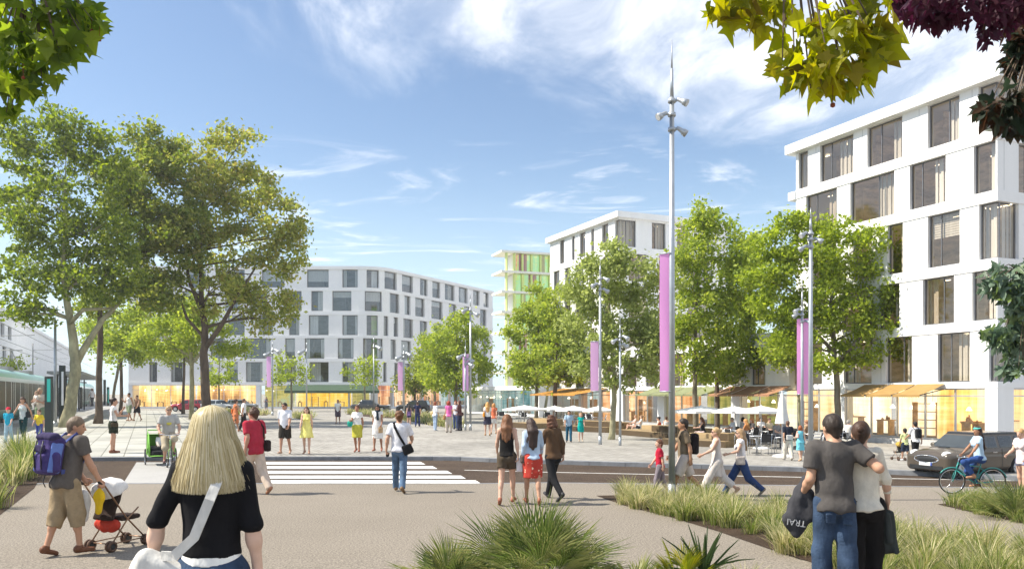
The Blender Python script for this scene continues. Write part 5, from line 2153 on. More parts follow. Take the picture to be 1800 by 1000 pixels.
def bag(f, c, r, col, label, rad=.04, straps=(), rot=(0, 0, 0), cat='bag', name='shoulder_bag', group=None, sr=.012, extra=None, strap_col=None):
    """a bag in a figure's own frame, a thing of its own"""
    c = V(c)
    wpos = f.w(c)
    root = empty(name, wpos, f.root.rotation_euler.z, label, cat, group, f.s)
    vox = min(max(.0011 * wpos.y / f.s, .009), .02)
    M = Matrix.Rotation(R(rot[2]), 3, 'Z') @ Matrix.Rotation(R(rot[0]), 3, 'X') @ Matrix.Rotation(R(rot[1]), 3, 'Y')
    g = SDF(vox)
    g.box((0, 0, 0), r, min(rad, min(r) * .95), .02, [[M[i][j] for j in range(3)] for i in range(3)])
    if extra:
        extra(g, M)
    g.build('bag_body', cloth(col), root, wr=.003, wf=30, seed=3)
    for st in straps:
        pts = [V(p) - c for p in st]
        mb = MB()
        for a, b_ in zip(pts, pts[1:]):
            d = (b_ - a)
        # flat webbing
        n = len(pts)
        vs, fs = [], []
        for i, p in enumerate(pts):
            d = (pts[min(i + 1, n - 1)] - pts[max(i - 1, 0)]).normalized()
            sd = d.cross(V((0, 1, 0)))
            sd = sd.normalized() if sd.length > .2 else d.cross(V((1, 0, 0))).normalized()
            nn = d.cross(sd).normalized()
            for u, w in ((-1, -1), (1, -1), (1, 1), (-1, 1)):
                vs.append(p + sd * sr * 1.6 * u + nn * .004 * w)
        for i in range(n - 1):
            for j in range(4):
                j2 = (j + 1) % 4
                fs.append((4 * i + j, 4 * i + j2, 4 * i + 4 + j2, 4 * i + 4 + j))
        mb.add(vs, fs)
        mb.build('strap', cloth(strap_col or col), root)
    return root


def arc3(a, b, up, n=7):
    """points from a to b bulging towards up"""
    a, b, up = V(a), V(b), V(up)
    return [a.lerp(b, i / n) + up * math.sin(math.pi * i / n) for i in range(n + 1)]


DENIM = mat('denim', (.042, .068, .12), .9, var=.55, scale=3.5, bump=.4, bscale=60, spec=.1)
DENIM_D = mat('dark_denim', (.022, .035, .075), .9, var=.35, scale=5, bump=.4, bscale=60, spec=.1)
DENIM_W = mat('washed_denim', (.10, .16, .25), .9, var=.5, scale=4, bump=.4, bscale=60, spec=.1)
KHAKI = mat('khaki_cotton', (.33, .25, .155), .9, var=.2, scale=8, bump=.4, bscale=30, spec=.1)


def print_mat(name, c1, c2, scale, thr=.5):
    m, N, L, B = new_mat(name)
    B.inputs['Roughness'].default_value = .85
    tc = N.new('ShaderNodeTexCoord')
    v = N.new('ShaderNodeTexVoronoi')
    v.inputs['Scale'].default_value = scale
    n = N.new('ShaderNodeTexNoise')
    n.inputs['Scale'].default_value = scale * .8
    L.new(tc.outputs['Object'], v.inputs['Vector'])
    L.new(tc.outputs['Object'], n.inputs['Vector'])
    a = N.new('ShaderNodeMath')
    a.operation = 'ADD'
    L.new(v.outputs['Distance'], a.inputs[0])
    L.new(n.outputs[0], a.inputs[1])
    r = N.new('ShaderNodeMapRange')
    r.inputs[1].default_value, r.inputs[2].default_value = thr, thr + .08
    L.new(a.outputs[0], r.inputs[0])
    mx = N.new('ShaderNodeMix')
    mx.data_type = 'RGBA'
    L.new(r.outputs[0], mx.inputs['Factor'])
    mx.inputs['A'].default_value = tuple(c2) + (1,)
    mx.inputs['B'].default_value = tuple(c1) + (1,)
    L.new(mx.outputs['Result'], B.inputs['Base Color'])
    return m


# ================================================================== foreground figures
# --- blonde woman seen from behind
f = person('blonde woman in black top and jeans with very long hair seen from behind', loc=(-1.40, 3.84, ramp_z(3.84)), size=.935, face=4, sex='f', skin_c=(.66, .44, .34), hair=('none', BLOND),
           top=('tee', (.010, .010, .012), 1.02, dict(hem=.075, loose=.008, sleeve_loose=.010, flare=-.012)), bot=('trousers', DENIM, 2, dict(rise=.068, loose=.017, cuff=.08, pockets=1)),
           pose=dict(LT=6, LK=4, RT=-4, RK=6, LS=-2, LA=24, LE=12, RS=-4, RA=11, RE=14, lean=1, hp=2, RI=0), group='people in the foreground', wr=.0036)
blonde = f
g = SDF(.010)
hH = f.H
Tt = f.T
g.ell(hH(0, -.012, .028), (.090, .106, .102), .02, cut=[((0, .78, -.62), (V((0, .78, -.62))).dot(hH(0, .03, 0)))])
for s in (-1, 1):
    g.cap(hH(s * .045, -.02, 0), hH(s * .10, -.03, -.27), .05, .05, .04, (V((0, 1, 0)), .8), cb=True)
g.cap(hH(0, -.035, .0), hH(0, -.05, -.27), .06, .06, .05, cb=True)
hairo = g.build('hair', mat('blond_hair', (.40, .31, .15), .5, var=.3, scale=20, stretch=(1, 1, .1), bump=.4, bscale=60), f.root)
gg = np.random.default_rng(5)
NS = 11000
ph = gg.uniform(-.5, math.pi + .5, NS)
lens_ = gg.uniform(.90, 1.02, NS) - .05 * np.abs(np.cos(ph)) ** 3
rim = gg.uniform(.0, 1.0, NS) ** .5
ts = np.linspace(0, 1, 10)
hcv = np.array(f.J['head'])
zk = np.array([.132, .118, .085, .035, -.02, -.075, -.135, -.195, -.25, -.295])
rxk = np.array([.012, .055, .086, .100, .112, .127, .144, .162, .180, .193])
ryk = np.array([.012, .060, .094, .106, .112, .116, .120, .122, .124, .124])
verts, ofs = [], []
wob = gg.normal(size=(NS, 3)) * .0035
for k in range(10):
    t = k / 9
    rad_ = 1 + .035 * (rim - .5) + .010 * t * gg.normal(size=NS)
    x = rxk[k] * np.cos(ph) * rad_ + wob[:, 0] * t * 1.5
    y = -.014 - ryk[k] * np.sin(ph) * rad_ * (1.0) + wob[:, 1] * t
    z = zk[0] + (zk[k] - zk[0]) * (1 if k < 4 else 1) * np.where(k > 4, lens_, 1)
    c = np.stack([x, y, z + 0 * x], 1) + hcv
    tang = np.stack([-np.sin(ph), -np.cos(ph), 0 * ph], 1)
    w = .0021 * (1 if k < 8 else (.8 if k == 8 else .25))
    verts += [c - tang * w, c + tang * w]
vv = np.stack(verts, 1).reshape(-1, 3)
bb = np.arange(NS)[:, None, None] * 20
qq = (bb + np.array([[2 * k, 2 * k + 1, 2 * k + 3, 2 * k + 2] for k in range(9)])[None]).reshape(-1, 4)
strand_m = leaf_mat('blond_strands', ((.33, .26, .12), (.47, .39, .21), (.58, .50, .31), (.68, .61, .43), (.40, .33, .18)), trans=.12, rough=.38)
o = mesh_np('strand', vv, qq, strand_m, hairo, smooth=True)
o['kind'] = 'stuff'
g = SDF(.009)
g.cap(Tt(0, 0, .03), Tt(0, 0, .085), .150, .142, .02, ((0, 1, 0), .77), ca=True, cb=True)
g.build('undershirt', cloth((.78, .78, .76)), f.root)
bag(f, (-.255, -.06, .955), (.13, .055, .13), (.62, .61, .58), 'white canvas shoulder bag on the hip of the blonde woman', .05,
    [[Tt(.085, .02, .56), Tt(.075, -.085, .50), Tt(.035, -.155, .36), Tt(-.04, -.145, .18), Tt(-.14, -.125, .09), (-.205, -.10, 1.08)]], rot=(0, 28, 0), sr=.015)

# --- father with rucksack and pushchair
f = person('man in grey t-shirt and khaki knee length trousers pushing the pushchair', 116, 976, 731, -30, 'm', (.50, .27, .17), ('short', (.17, .12, .08)),
           ('tee', (.115, .10, .09), .62, dict(loose=.045, belly=.02, hem=-.12)), ('trousers', KHAKI, 1.38, dict(loose=.035, cuff=.085)), (.16, .06, .025),
           walk(-1, .42, lean=10, LH=(-.03, .27, .95), RH=(.32, .26, .95), hy=-42, hp=8, LC=45, RC=45), group='people in the foreground', wr=.0065)
dad = f


M_PACK = mat('rucksack_purple', (.060, .048, .135), .8, var=.35, scale=5, bump=.9, bscale=14)


def pack_extra(g, M):
    g.box((0, -.10, -.08), (.12, .05, .12), .04, .03)
    g.cap((-.11, -.01, .22), (.11, -.01, .22), .075, k=.04)
    for s in (-1, 1):
        g.cap((s * .16, -.02, -.16), (s * .16, -.02, .0), .05, k=.03)


T_ = f.T
bag(f, T_(0, -.26, .27), (.155, .105, .24), (.062, .046, .16), 'purple and blue hiking rucksack on the back of the man with the pushchair', .06,
    [[T_(s * .10, -.16, .46), T_(s * .115, -.03, .575), T_(s * .12, .11, .48), T_(s * .14, .13, .30), T_(s * .16, .02, .12), T_(s * .13, -.16, .08)] for s in (-1, 1)],
    rot=(-10, 0, 0), name='rucksack', cat='rucksack', extra=pack_extra, sr=.02, strap_col=(.07, .09, .26))

pk = COL.objects[-1].parent
pvox = .011
MR = Matrix.Rotation(R(-10), 3, 'X')
g = SDF(pvox)
g.cap((-.115, -.02, .235), (.115, -.02, .235), .080, k=.03, flat=(V((0, 0, 1)), .7))
g.box((0, -.13, .10), (.10, .02, .05), .02, .02)
g.build('lid', cloth((.040, .032, .085)), pk, wr=.004)
g = SDF(pvox)
for s in (-1, 1):
    g.box((s * .150, -.02, -.02), (.022, .075, .19), .02, .01, [[MR[i][j] for j in range(3)] for i in range(3)])
g.build('side_panel', cloth((.13, .20, .50)), pk, wr=.003)
mb = MB()
for s in (-1, 1):
    mb.tube([(s * .07, -.125, .20), (s * .075, -.165, .05), (s * .07, -.155, -.16)], .009, 6)
    mb.tube([(s * .10, .0, -.24), (s * .07, -.05, -.33), (s * .05, -.03, -.40)], .007, 5)
mb.build('buckle_strap', M_DARK, pk)

# --- couple at the right, arm in arm
gy = ramp_z(7.73)
f = person('man in grey t-shirt with his arm round the woman in cream', loc=(3.02, 7.73, gy), size=1.0, face=-4, sex='m', skin_c=(.52, .30, .20), hair=('short', (.03, .02, .015)),
           top=('tee', (.085, .078, .075), .66, dict(hem=-.09, loose=.028, sleeve_loose=.028)), bot=('trousers', DENIM, 2, dict(loose=.024, cuff=.085, pockets=1)), shoes=(.08, .06, .05),
           pose=dict(LT=5, LK=4, RT=-6, RK=8, LS=-8, LA=10, LE=58, LC=70, RH=(.40, .10, 1.36), RP=(.4, -.7, -.5), RN=(0, .3, -1), RC=16, lean=1, hy=14, hp=6), group='people in the foreground', wr=.0065)
man2 = f
# grey sweatshirt over his left forearm
c = f.w(f.J['wriL'])
g = SDF(.011)
g.cap((.02, .0, .12), (-.01, .02, -.02), .055, .08, .05, (V((1, 0, 0)), .8))
g.cap((-.01, .02, -.02), (-.07, .0, -.24), .085, .105, .05, (V((0, 1, 0)), .6))
g.cap((-.07, .0, -.24), (-.05, .0, -.36), .10, .06, .05, (V((0, 1, 0)), .55))
g.cap((.06, -.02, .0), (.07, -.02, -.22), .05, .05, .04)
sw_root = empty('sweatshirt', c, R(-4), 'dark grey sweatshirt with pale lettering hanging over the arm of the man', 'sweatshirt')
g.build('cloth_body', cloth((.055, .055, .062)), sw_root, wr=.007, wf=26, seed=8)
fc = bpy.data.curves.new('lettering', 'FONT')
fc.body = 'TRAI'
fc.size = .085
fc.extrude = .002
fc.align_x = 'CENTER'
tmp = bpy.data.objects.new('lettering_curve', fc)
fc.materials.append(cloth((.55, .55, .55)))
me_ = bpy.data.meshes.new_from_object(tmp)
bpy.data.objects.remove(tmp)
fo = bpy.data.objects.new('lettering', me_)
link(fo, sw_root)
fo.location = (-.075, -.085, -.235)
fo.rotation_euler = (R(90), R(188), 0)
f = person('woman in cream sweater and dark trousers held by the man in grey', loc=(3.36, 7.86, ramp_z(7.86)), size=.965, face=-6, sex='f', skin_c=(.56, .34, .24), hair=('short', (.05, .025, .015)),
           top=('tee', (.70, .655, .56), 1.62, dict(hem=-.06, loose=.02)), bot=('trousers', (.012, .011, .011), 2, dict(loose=.02, cuff=.08)), shoes=(.02, .02, .02),
           pose=dict(LT=-4, LK=6, RT=6, RK=5, LS=4, LA=4, LE=20, RS=-3, RA=19, RE=16, RC=50, lean=2, tilt=-4, hy=-20, hp=4), group='people in the foreground', wr=.0065)
woman2 = f
g = SDF(.013)
g.ell(f.H(0, -.10, .035), .042, .02)
g.build('hair_bun', hairm((.05, .025, .015)), f.root, wr=.003, wf=60)
c = f.w(f.handR)
jk = empty('jacket', c, R(-6), 'dark green jacket hanging from the hand of the woman in cream', 'jacket')
g = SDF(.011)
g.cap((0, 0, .05), (-.05, -.02, -.12), .05, .10, .04, (V((0, 1, 0)), .7))
g.cap((-.05, -.02, -.12), (.0, -.02, -.33), .10, .085, .04, (V((0, 1, 0)), .6))
g.cap((.02, -.03, -.02), (.075, -.05, -.40), .045, .05, .015, cb=True)
g.cap((-.08, -.05, -.05), (-.14, -.06, -.30), .045, .036, .015, cb=True)
g.cap((-.02, -.09, -.02), (.01, -.09, -.28), .03, .035, .015)
g.build('cloth_body', cloth((.045, .052, .05)), jk, wr=.009, wf=24, seed=12)

# ================================================================== middle distance
f = person('man in red shirt and beige trousers with dark bag walking left', 447, 868, 716, 52, 'm', (.48, .26, .18), ('curly', (.07, .035, .022)),
           ('tee', (.40, .030, .055), .75, dict(loose=.03, belly=.03, hem=-.13)), ('trousers', (.58, .47, .38), 2, dict(loose=.03, cuff=.07)), (.30, .14, .08), walk(1, .8, hy=20, LE=35, RE=60, RS=-5))
T_ = f.T
bag(f, T_(.23, -.10, .03), (.055, .11, .12), (.03, .018, .018), 'dark brown shoulder bag of the man in the red shirt', .05,
    [[T_(.16, -.10, .13), T_(.14, -.14, .40), T_(.10, -.02, .57), T_(.12, .13, .42), T_(.21, .05, .12)]])
f = person('man in white t-shirt and jeans with black messenger bag seen from behind', 702, 865, 722, 0, 'm', SK_M, ('messy', (.13, .055, .02)),
           ('tee', (.72, .72, .76), .75, dict(loose=.026, hem=-.07)), ('trousers', DENIM_W, 2, dict(loose=.016)), (.20, .12, .06), walk(1, .65, LA=14, RA=16, RE=48, RI=12, LE=22, hy=14, LC=60))
T_ = f.T
bag(f, T_(.20, -.13, -.02), (.115, .045, .11), (.012, .012, .013), 'black messenger bag on the hip of the man in white t-shirt', .03,
    [[T_(.14, -.17, .08), T_(.02, -.165, .27), T_(-.09, -.13, .47), T_(-.12, -.02, .57), T_(-.06, .15, .36), T_(.17, .14, .05)]], rot=(0, -22, 0), name='messenger_bag', sr=.016)
c = f.handL
bag(f, c + V((0, .03, -.01)), (.035, .055, .05), (.02, .02, .022), 'small camera in the hand of the man in white t-shirt', .015, name='camera', cat='camera')
# three women
f = person('woman with long auburn hair in black vest top and brown shorts', 891, 886, 727, -6, 'f', SK_L, ('long', (.16, .07, .03)),
           ('tank', (.012, .011, .011), 0, dict(hem=-.02, loose=.010)), ('shorts', (.085, .065, .045), .55, dict(loose=.022, rise=.05)), (.32, .12, .07), walk(-1, .55, LA=12, RA=12, RE=24, hp=10), group='three women walking together')
three_a = f
bag(f, f.handR + V((.05, .03, -.10)), (.07, .014, .15), (.70, .68, .72), 'pale paper folder carried between the first two women', .012, name='folder', cat='folder', rot=(10, 0, 0))
M_FLORAL = print_mat('red_floral', (.45, .035, .02), (.80, .62, .45), 17, .62)
f = person('woman with dark hair in pale denim jacket and red floral skirt', 936, 887, 734, 4, 'f', SK_M, ('verylong', (.035, .018, .014)),
           ('tee', (.42, .53, .68), 1.9, dict(hem=-.03, loose=.022)), ('skirt', M_FLORAL, .42, dict(flare_r=.205)), (.30, .11, .06), walk(1, .6, hp=22, hy=20, LE=40, RA=10), group='three women walking together')
T_ = f.T
bag(f, T_(-.20, .02, -.04), (.05, .10, .08), (.12, .09, .08), 'small grey brown bag at the side of the woman in denim jacket', .03, [[T_(-.19, .0, .04), T_(-.10, -.12, .40), T_(.0, -.13, .52)]])
f = person('woman with curly brown hair in brown jacket and black trousers', 972, 878, 730, 32, 'f', SK_L, ('curly', (.11, .045, .022)),
           ('tee', (.105, .062, .035), 1.95, dict(hem=-.06, loose=.03)), ('trousers', (.016, .017, .02), 2, dict(loose=.014, cuff=.06)), (.03, .03, .035), walk(-1, 1.0, LS=25, LE=70, hp=16), group='three women walking together')
g = SDF(.014)
for k in range(18):
    a = k * .7
    g.ell(f.H(.085 * math.cos(a), -.03 - .06 * math.sin(a), -.02 - .012 * k * .6), .04, .02)
g.build('curls', hairm((.11, .045, .022)), f.root, wr=.005, wf=50)
# boy and man behind the mast, two women walking left
f = person('boy in red t-shirt and grey trousers walking left beside the tall mast', 1160, 870, 771, 82, 'm', SK_L, ('short', (.14, .06, .03)), ('tee', (.48, .02, .05), .75, dict(loose=.03)),
           ('trousers', (.22, .19, .22), 1.6, dict(loose=.03, cuff=.075)), (.30, .28, .28), walk(1, .55, hy=25), kid=1.2)
f = person('man in brown t-shirt and shorts half hidden behind the tall mast', 1203, 878, 734, 86, 'm', (.42, .22, .13), ('short', DARK), ('tee', (.20, .15, .10), .7, dict(loose=.03)),
           ('shorts', (.55, .47, .42), .9, dict(loose=.04)), (.10, .07, .05), walk(1, 1.0))
T_ = f.T
bag(f, T_(0, -.22, .27), (.14, .08, .22), (.02, .015, .016), 'black and red rucksack on the back of the man behind the mast', .05, [[T_(s * .10, -.15, .46), T_(s * .11, -.02, .57), T_(s * .12, .12, .42), T_(s * .14, .0, .12)] for s in (-1, 1)],
    name='rucksack', cat='rucksack')
f = person('woman in pale beige dress and sunglasses striding left', 1260, 872, 750, 84, 'f', SK_L, ('bun', (.42, .28, .14)), ('dress', (.60, .545, .50), 0, dict(skirt=.40, flare_r=.17, loose=.012)),
           ('trousers', (.66, .61, .57), 1.75, dict(loose=.03, cuff=.09)), (.50, .33, .22), walk(1, 1.15, LS=30, RS=20, LE=35, RE=40), glasses=True)
f = person('woman in white sleeveless blouse and blue trousers striding left', 1303, 871, 752, 86, 'f', SK_L, ('long', (.33, .21, .11)), ('tee', (.74, .70, .70), .22, dict(hem=-.10, loose=.024)),
           ('trousers', (.028, .055, .15), 2, dict(loose=.028, cuff=.075)), (.16, .13, .11), walk(-1, 1.15, LE=50, LS=25), glasses=True)
T_ = f.T
bag(f, T_(-.19, .06, .02), (.04, .12, .11), (.50, .44, .40), 'pale beige bag at the side of the woman in blue trousers', .03, [[T_(-.19, .04, .12), T_(-.13, .0, .55)]])
# crossing couple and the two women
f = person('man in white polo shirt and dark cargo shorts walking towards the viewer', 501, 798, 707, 176, 'm', (.44, .23, .15), ('short', DARK), ('tee', (.74, .75, .80), .8, dict(loose=.026)),
           ('shorts', (.035, .03, .025), .92, dict(loose=.035)), (.40, .24, .16), walk(-1, .5, hy=-18), glasses=True)
f = person('woman in short yellow dress and sunglasses walking towards the viewer', 539, 798, 714, 184, 'f', SK_L, ('long', (.09, .04, .02)), ('dress', (.85, .74, .22), 0, dict(skirt=.36, flare_r=.27, loose=.008)),
           None, (.35, .2, .14), walk(1, .35), glasses=True)
f = person('woman in white blouse and yellow skirt holding a teal bag', 628, 795, 711, 176, 'f', (.36, .17, .10), ('bun', (.12, .05, .025)), ('tee', (.80, .78, .76), .6, dict(hem=.0, loose=.014)),
           ('skirt', (.50, .46, .06), .42, dict(flare_r=.20)), (.25, .08, .05), walk(1, .5, RE=75, RS=15))
bag(f, f.J['elbR'] + V((.06, .06, -.12)), (.10, .06, .11), (.03, .36, .27), 'round teal handbag on the arm of the woman in yellow skirt', .06)
f = person('woman in white dress with dark scarf walking beside the teal bag', 664, 793, 710, 178, 'f', (.36, .18, .11), ('bob', BLACK), ('dress', (.78, .76, .74), .3, dict(skirt=.50, flare_r=.21, loose=.014)),
           None, (.3, .1, .06), walk(-1, .45, hp=16), glasses=True)
g = SDF(.016)
g.ell(f.T(0, .02, .55), (.09, .10, .05), .03)
g.cap(f.T(.0, .13, .52), f.T(-.04, .16, .25), .04, .05, .03)
g.build('scarf', cloth((.018, .03, .045)), f.root, wr=.004)
bag(f, f.handL + V((.0, .0, -.13)), (.08, .05, .11), (.45, .30, .16), 'brown paper bag carried by the woman in white dress', .012, [arc3(f.handL + V((-.04, 0, -.03)), f.handL + V((.04, 0, -.03)), (0, 0, .05))])
# standing woman taking a picture
f = person('woman in white top and short black skirt standing with raised hands', 199, 796, 698, -64, 'f', (.50, .28, .19), ('bun', (.03, .018, .014)), ('tee', (.78, .75, .72), .35, dict(hem=.06, loose=.012)),
           ('skirt', (.022, .028, .018), .34, dict(flare_r=.17)), (.18, .06, .03), stand(LH=(-.06, .30, 1.42), RH=(.10, .34, 1.20), hy=-8))
bag(f, f.T(.17, .04, -.06), (.05, .11, .07), (.07, .05, .03), 'dark brown handbag at the hip of the woman with raised hands', .03, [[f.T(.18, .0, .02), f.T(.12, -.05, .40), f.T(-.05, -.10, .54)]])
# mother with two children by the tram
f = person('mother in patterned vest top and dark jeans between two children', 41, 777, 697, 172, 'f', SK_M, ('long', (.07, .035, .02)), ('tank', print_mat('patterned_vest', (.48, .55, .54), (.62, .22, .25), 26, .66), 0, dict(hem=-.08, loose=.018)),
           ('trousers', (.015, .05, .055), 2, dict(loose=.008, cuff=.05)), (.12, .06, .10), walk(1, .35, LA=22, RA=22, LE=8, RE=8, hp=18, hy=20))
bag(f, f.T(-.20, -.02, .10), (.05, .10, .12), (.025, .03, .035), 'dark handbag on the shoulder of the mother', .03, [[f.T(-.19, -.02, .2), f.T(-.13, 0, .55)]])
person('child in blue t-shirt and red cap walking with the mother', 15, 778, 715, 186, 'm', SK_L, ('short', BROWN, (.55, .02, .05)), ('tee', (.02, .34, .50), .8, dict(loose=.03)), ('trousers', (.30, .44, .52), 2, dict(loose=.02)), (.2, .25, .4), walk(-1, .3), kid=1.25)
person('child in yellow t-shirt and sunglasses walking with the mother', 69, 775, 719, 178, 'm', SK_L, ('short', BROWN), ('tee', (.75, .56, .05), .8, dict(loose=.03)), ('trousers', (.05, .07, .28), 1.8, dict(loose=.03)), (.3, .3, .35), walk(1, .3), kid=1.3, glasses=True)
# orange dress and white shirt
f = person('woman in orange and green patterned dress walking right', 414, 759, 701, -40, 'f', SK_M, ('bun', (.06, .03, .02)), ('dress', print_mat('orange_print', (.50, .15, .05), (.04, .10, .06), 9, .7), 0, dict(skirt=.48, flare_r=.21, loose=.008)), None, (.3, .12, .06), walk(1, .8))
bag(f, f.T(-.19, -.06, .16), (.05, .09, .12), (.58, .14, .03), 'orange bag on the back of the woman in patterned dress', .03)
person('man in white shirt and black trousers beside the patterned dress', 428, 758, 700, -60, 'm', SK_M, ('short', (.14, .08, .05)), ('tee', (.78, .78, .78), .7, dict(loose=.024)), ('trousers', (.02, .02, .022), 2), (.04, .03, .03), walk(-1, .4), glasses=True)
# two walkers in shorts
person('man in white vest and green shorts near the dark straight trunk', 227, 740, 690, 160, 'm', SK_M, ('short', DARK), ('tank', (.76, .76, .75), 0, dict(loose=.02)), ('shorts', (.26, .32, .20), .98, dict(loose=.035)), (.4, .22, .14), walk(1, .6, RE=110, RS=20))
f = person('man in patterned vest and black shorts with tan rucksack', 241, 740, 694, 164, 'm', SK_M, ('short', (.08, .04, .03)), ('tank', print_mat('brown_print', (.24, .13, .07), (.03, .02, .02), 18, .6), 0, dict(loose=.02)), ('shorts', (.02, .02, .025), .9, dict(loose=.03)), (.4, .22, .14), walk(-1, .6), glasses=True)
bag(f, f.T(0, -.2, .3), (.13, .07, .2), (.5, .33, .16), 'tan rucksack of the man in black shorts', .05, name='rucksack', cat='rucksack')
# far strollers
person('small far walker with dark jacket and shoulder bag before the gold shop', 283, 713, 692, -100, 'm', SK_M, ('short', DARK), ('tee', (.04, .05, .06), 1.9), ('trousers', (.05, .07, .10), 2), (.04, .04, .04), walk(1, .8), group='people far across the plaza')
person('woman in grey dress standing before the green shop window', 468, 724, 697, 175, 'f', SK_L, ('long', (.25, .14, .06)), ('dress', (.16, .17, .21), .2, dict(skirt=.42, flare_r=.2)), None, (.2, .1, .07), stand(LE=100, RE=100), group='people far across the plaza')
person('man in white t-shirt and dark shorts alone on the middle of the plaza', 594, 745, 702, 182, 'm', (.36, .2, .13), ('short', DARK), ('tee', (.78, .77, .7), .6), ('shorts', (.09, .07, .09), .95, dict(loose=.03)), (.2, .12, .1), walk(-1, .4), group='people far across the plaza')
person('woman in purple top and denim shorts seen from behind', 719, 750, 711, 4, 'f', SK_L, ('long', (.03, .02, .02)), ('tank', (.20, .12, .30), 0), ('shorts', (.05, .06, .14), .4), (.3, .2, .15), walk(1, .4), group='people far across the plaza')
person('man in navy t-shirt and jeans seen from behind beside the purple top', 734, 750, 705, -3, 'm', SK_M, ('short', (.07, .04, .03)), ('tee', (.025, .028, .07), .7), ('trousers', (.035, .05, .15), 2), (.04, .04, .06), walk(-1, .4), group='people far across the plaza')
# the chatting group
f = person('woman in white shirt with straw bag at the left of the chatting group', 765, 757, 705, -50, 'f', SK_L, ('bob', (.22, .05, .02)), ('tee', (.76, .77, .80), 1.3), ('trousers', (.35, .45, .60), 2), (.6, .6, .6), stand(LE=70), group='group chatting by the grass bed')
bag(f, f.T(-.22, -.03, .08), (.08, .14, .11), (.62, .46, .22), 'large straw bag of the woman in white shirt', .05)
f = person('woman in pink top and pale trousers seen from behind in the chatting group', 789, 760, 704, 6, 'f', SK_L, ('bob', (.30, .03, .01)), ('tee', (.72, .16, .42), .5), ('trousers', (.52, .46, .40), 2, dict(loose=.03, cuff=.08)), (.08, .06, .05), stand(), group='group chatting by the grass bed')
bag(f, f.T(-.25, .0, -.12), (.07, .10, .12), (.45, .22, .10), 'tan handbag at the side of the woman in pink', .04)
person('woman with red hair half hidden behind the woman in pink', 801, 754, 704, 160, 'f', SK_L, ('bob', (.26, .05, .02)), ('tee', (.70, .70, .74), 1.2), ('trousers', (.06, .09, .20), 2), (.1, .1, .1), stand(), group='group chatting by the grass bed')
f = person('woman in dark brown jacket and navy trousers at the right of the chatting group', 808, 757, 703, 70, 'f', SK_L, ('bob', (.10, .04, .03)), ('tee', (.12, .05, .05), 1.9, dict(loose=.03)), ('trousers', (.025, .03, .06), 2), (.03, .03, .04), stand(LE=90, RE=40), group='group chatting by the grass bed')
bag(f, f.T(.22, .0, .0), (.06, .14, .11), (.10, .05, .035), 'brown leather bag of the woman in dark jacket', .05)
# two women seen from behind
f = person('woman in white blouse and navy skirt with orange bag seen from behind', 857, 766, 706, 6, 'f', SK_L, ('long', (.58, .30, .09)), ('tee', (.80, .79, .77), .6, dict(hem=.02)), ('skirt', (.035, .035, .06), .38, dict(flare_r=.23)), (.35, .2, .1), walk(1, .3))
bag(f, f.T(-.2, -.04, .14), (.05, .13, .13), (.70, .28, .03), 'orange shoulder bag beside the navy skirt', .04, [[f.T(-.2, 0, .25), f.T(-.12, 0, .56)]])
person('woman in orange red top and white shorts seen from behind', 868, 763, 708, -10, 'f', SK_L, ('bob', (.55, .26, .09)), ('tee', (.60, .16, .08), .4), ('shorts', (.7, .68, .66), .75, dict(loose=.03)), (.4, .25, .15), walk(-1, .4))
# couple in blue and teal
f = person('man in blue and white t-shirt and blue jeans walking from the terrace', 1000, 777, 721, 178, 'm', SK_M, ('short', DARK), ('tee', (.35, .47, .58), .8, dict(loose=.024)), ('trousers', (.02, .10, .17), 2), (.02, .02, .025), walk(1, .45))
f = person('woman in teal dress carrying a dark handbag', 1021, 776, 725, 180, 'f', SK_L, ('bob', (.52, .3, .14)), ('dress', (.0, .36, .32), .35, dict(skirt=.40, flare_r=.19)), None, (.5, .4, .3), walk(-1, .4))
bag(f, f.handR + V((0, 0, -.12)), (.10, .05, .10), (.06, .02, .05), 'dark purple handbag held by the woman in teal', .03, [arc3(f.handR + V((-.05, 0, -.02)), f.handR + V((.05, 0, -.02)), (0, 0, .05))])
# terrace couple and the family at the shop window
f = person('man in dark navy shirt with pale sling bag walking into the terrace', 1385, 809, 739, 2, 'm', SK_M, ('short', (.10, .05, .03)), ('tee', (.02, .025, .04), .75, dict(loose=.026)), ('trousers', (.62, .58, .50), 2, dict(loose=.03, cuff=.08)), (.3, .27, .24), walk(1, .5))
bag(f, f.T(.02, -.17, .06), (.15, .05, .12), (.55, .55, .53), 'pale grey sling bag on the back of the man in navy', .04, name='sling_bag')
f = person('woman in light blue dress walking beside the man with the sling bag', 1407, 810, 747, 6, 'f', SK_L, ('bob', (.30, .09, .03)), ('dress', (.16, .52, .62), 0, dict(skirt=.44, flare_r=.22)), None, (.55, .35, .2), walk(-1, .5))
bag(f, f.T(-.17, -.04, .30), (.04, .10, .11), (.72, .46, .42), 'pale pink bag on the shoulder of the woman in light blue', .03)
f = person('child in pale green t-shirt and dark shorts pushing a buggy', 1591, 810, 752, 6, 'm', SK_M, ('short', BLACK), ('tee', (.58, .62, .30), .8), ('shorts', (.025, .035, .06), .95, dict(loose=.04)), (.6, .6, .62), walk(1, .4, LH=(-.14, .3, .95), RH=(.14, .3, .95)), kid=1.2)
boy2 = f
f = person('man in white t-shirt and black trousers with black rucksack by the shop window', 1609, 814, 740, 4, 'm', SK_M, ('short', BLACK), ('tee', (.74, .74, .74), .8), ('trousers', (.018, .018, .02), 2), (.2, .1, .06), walk(-1, .5, LE=40))
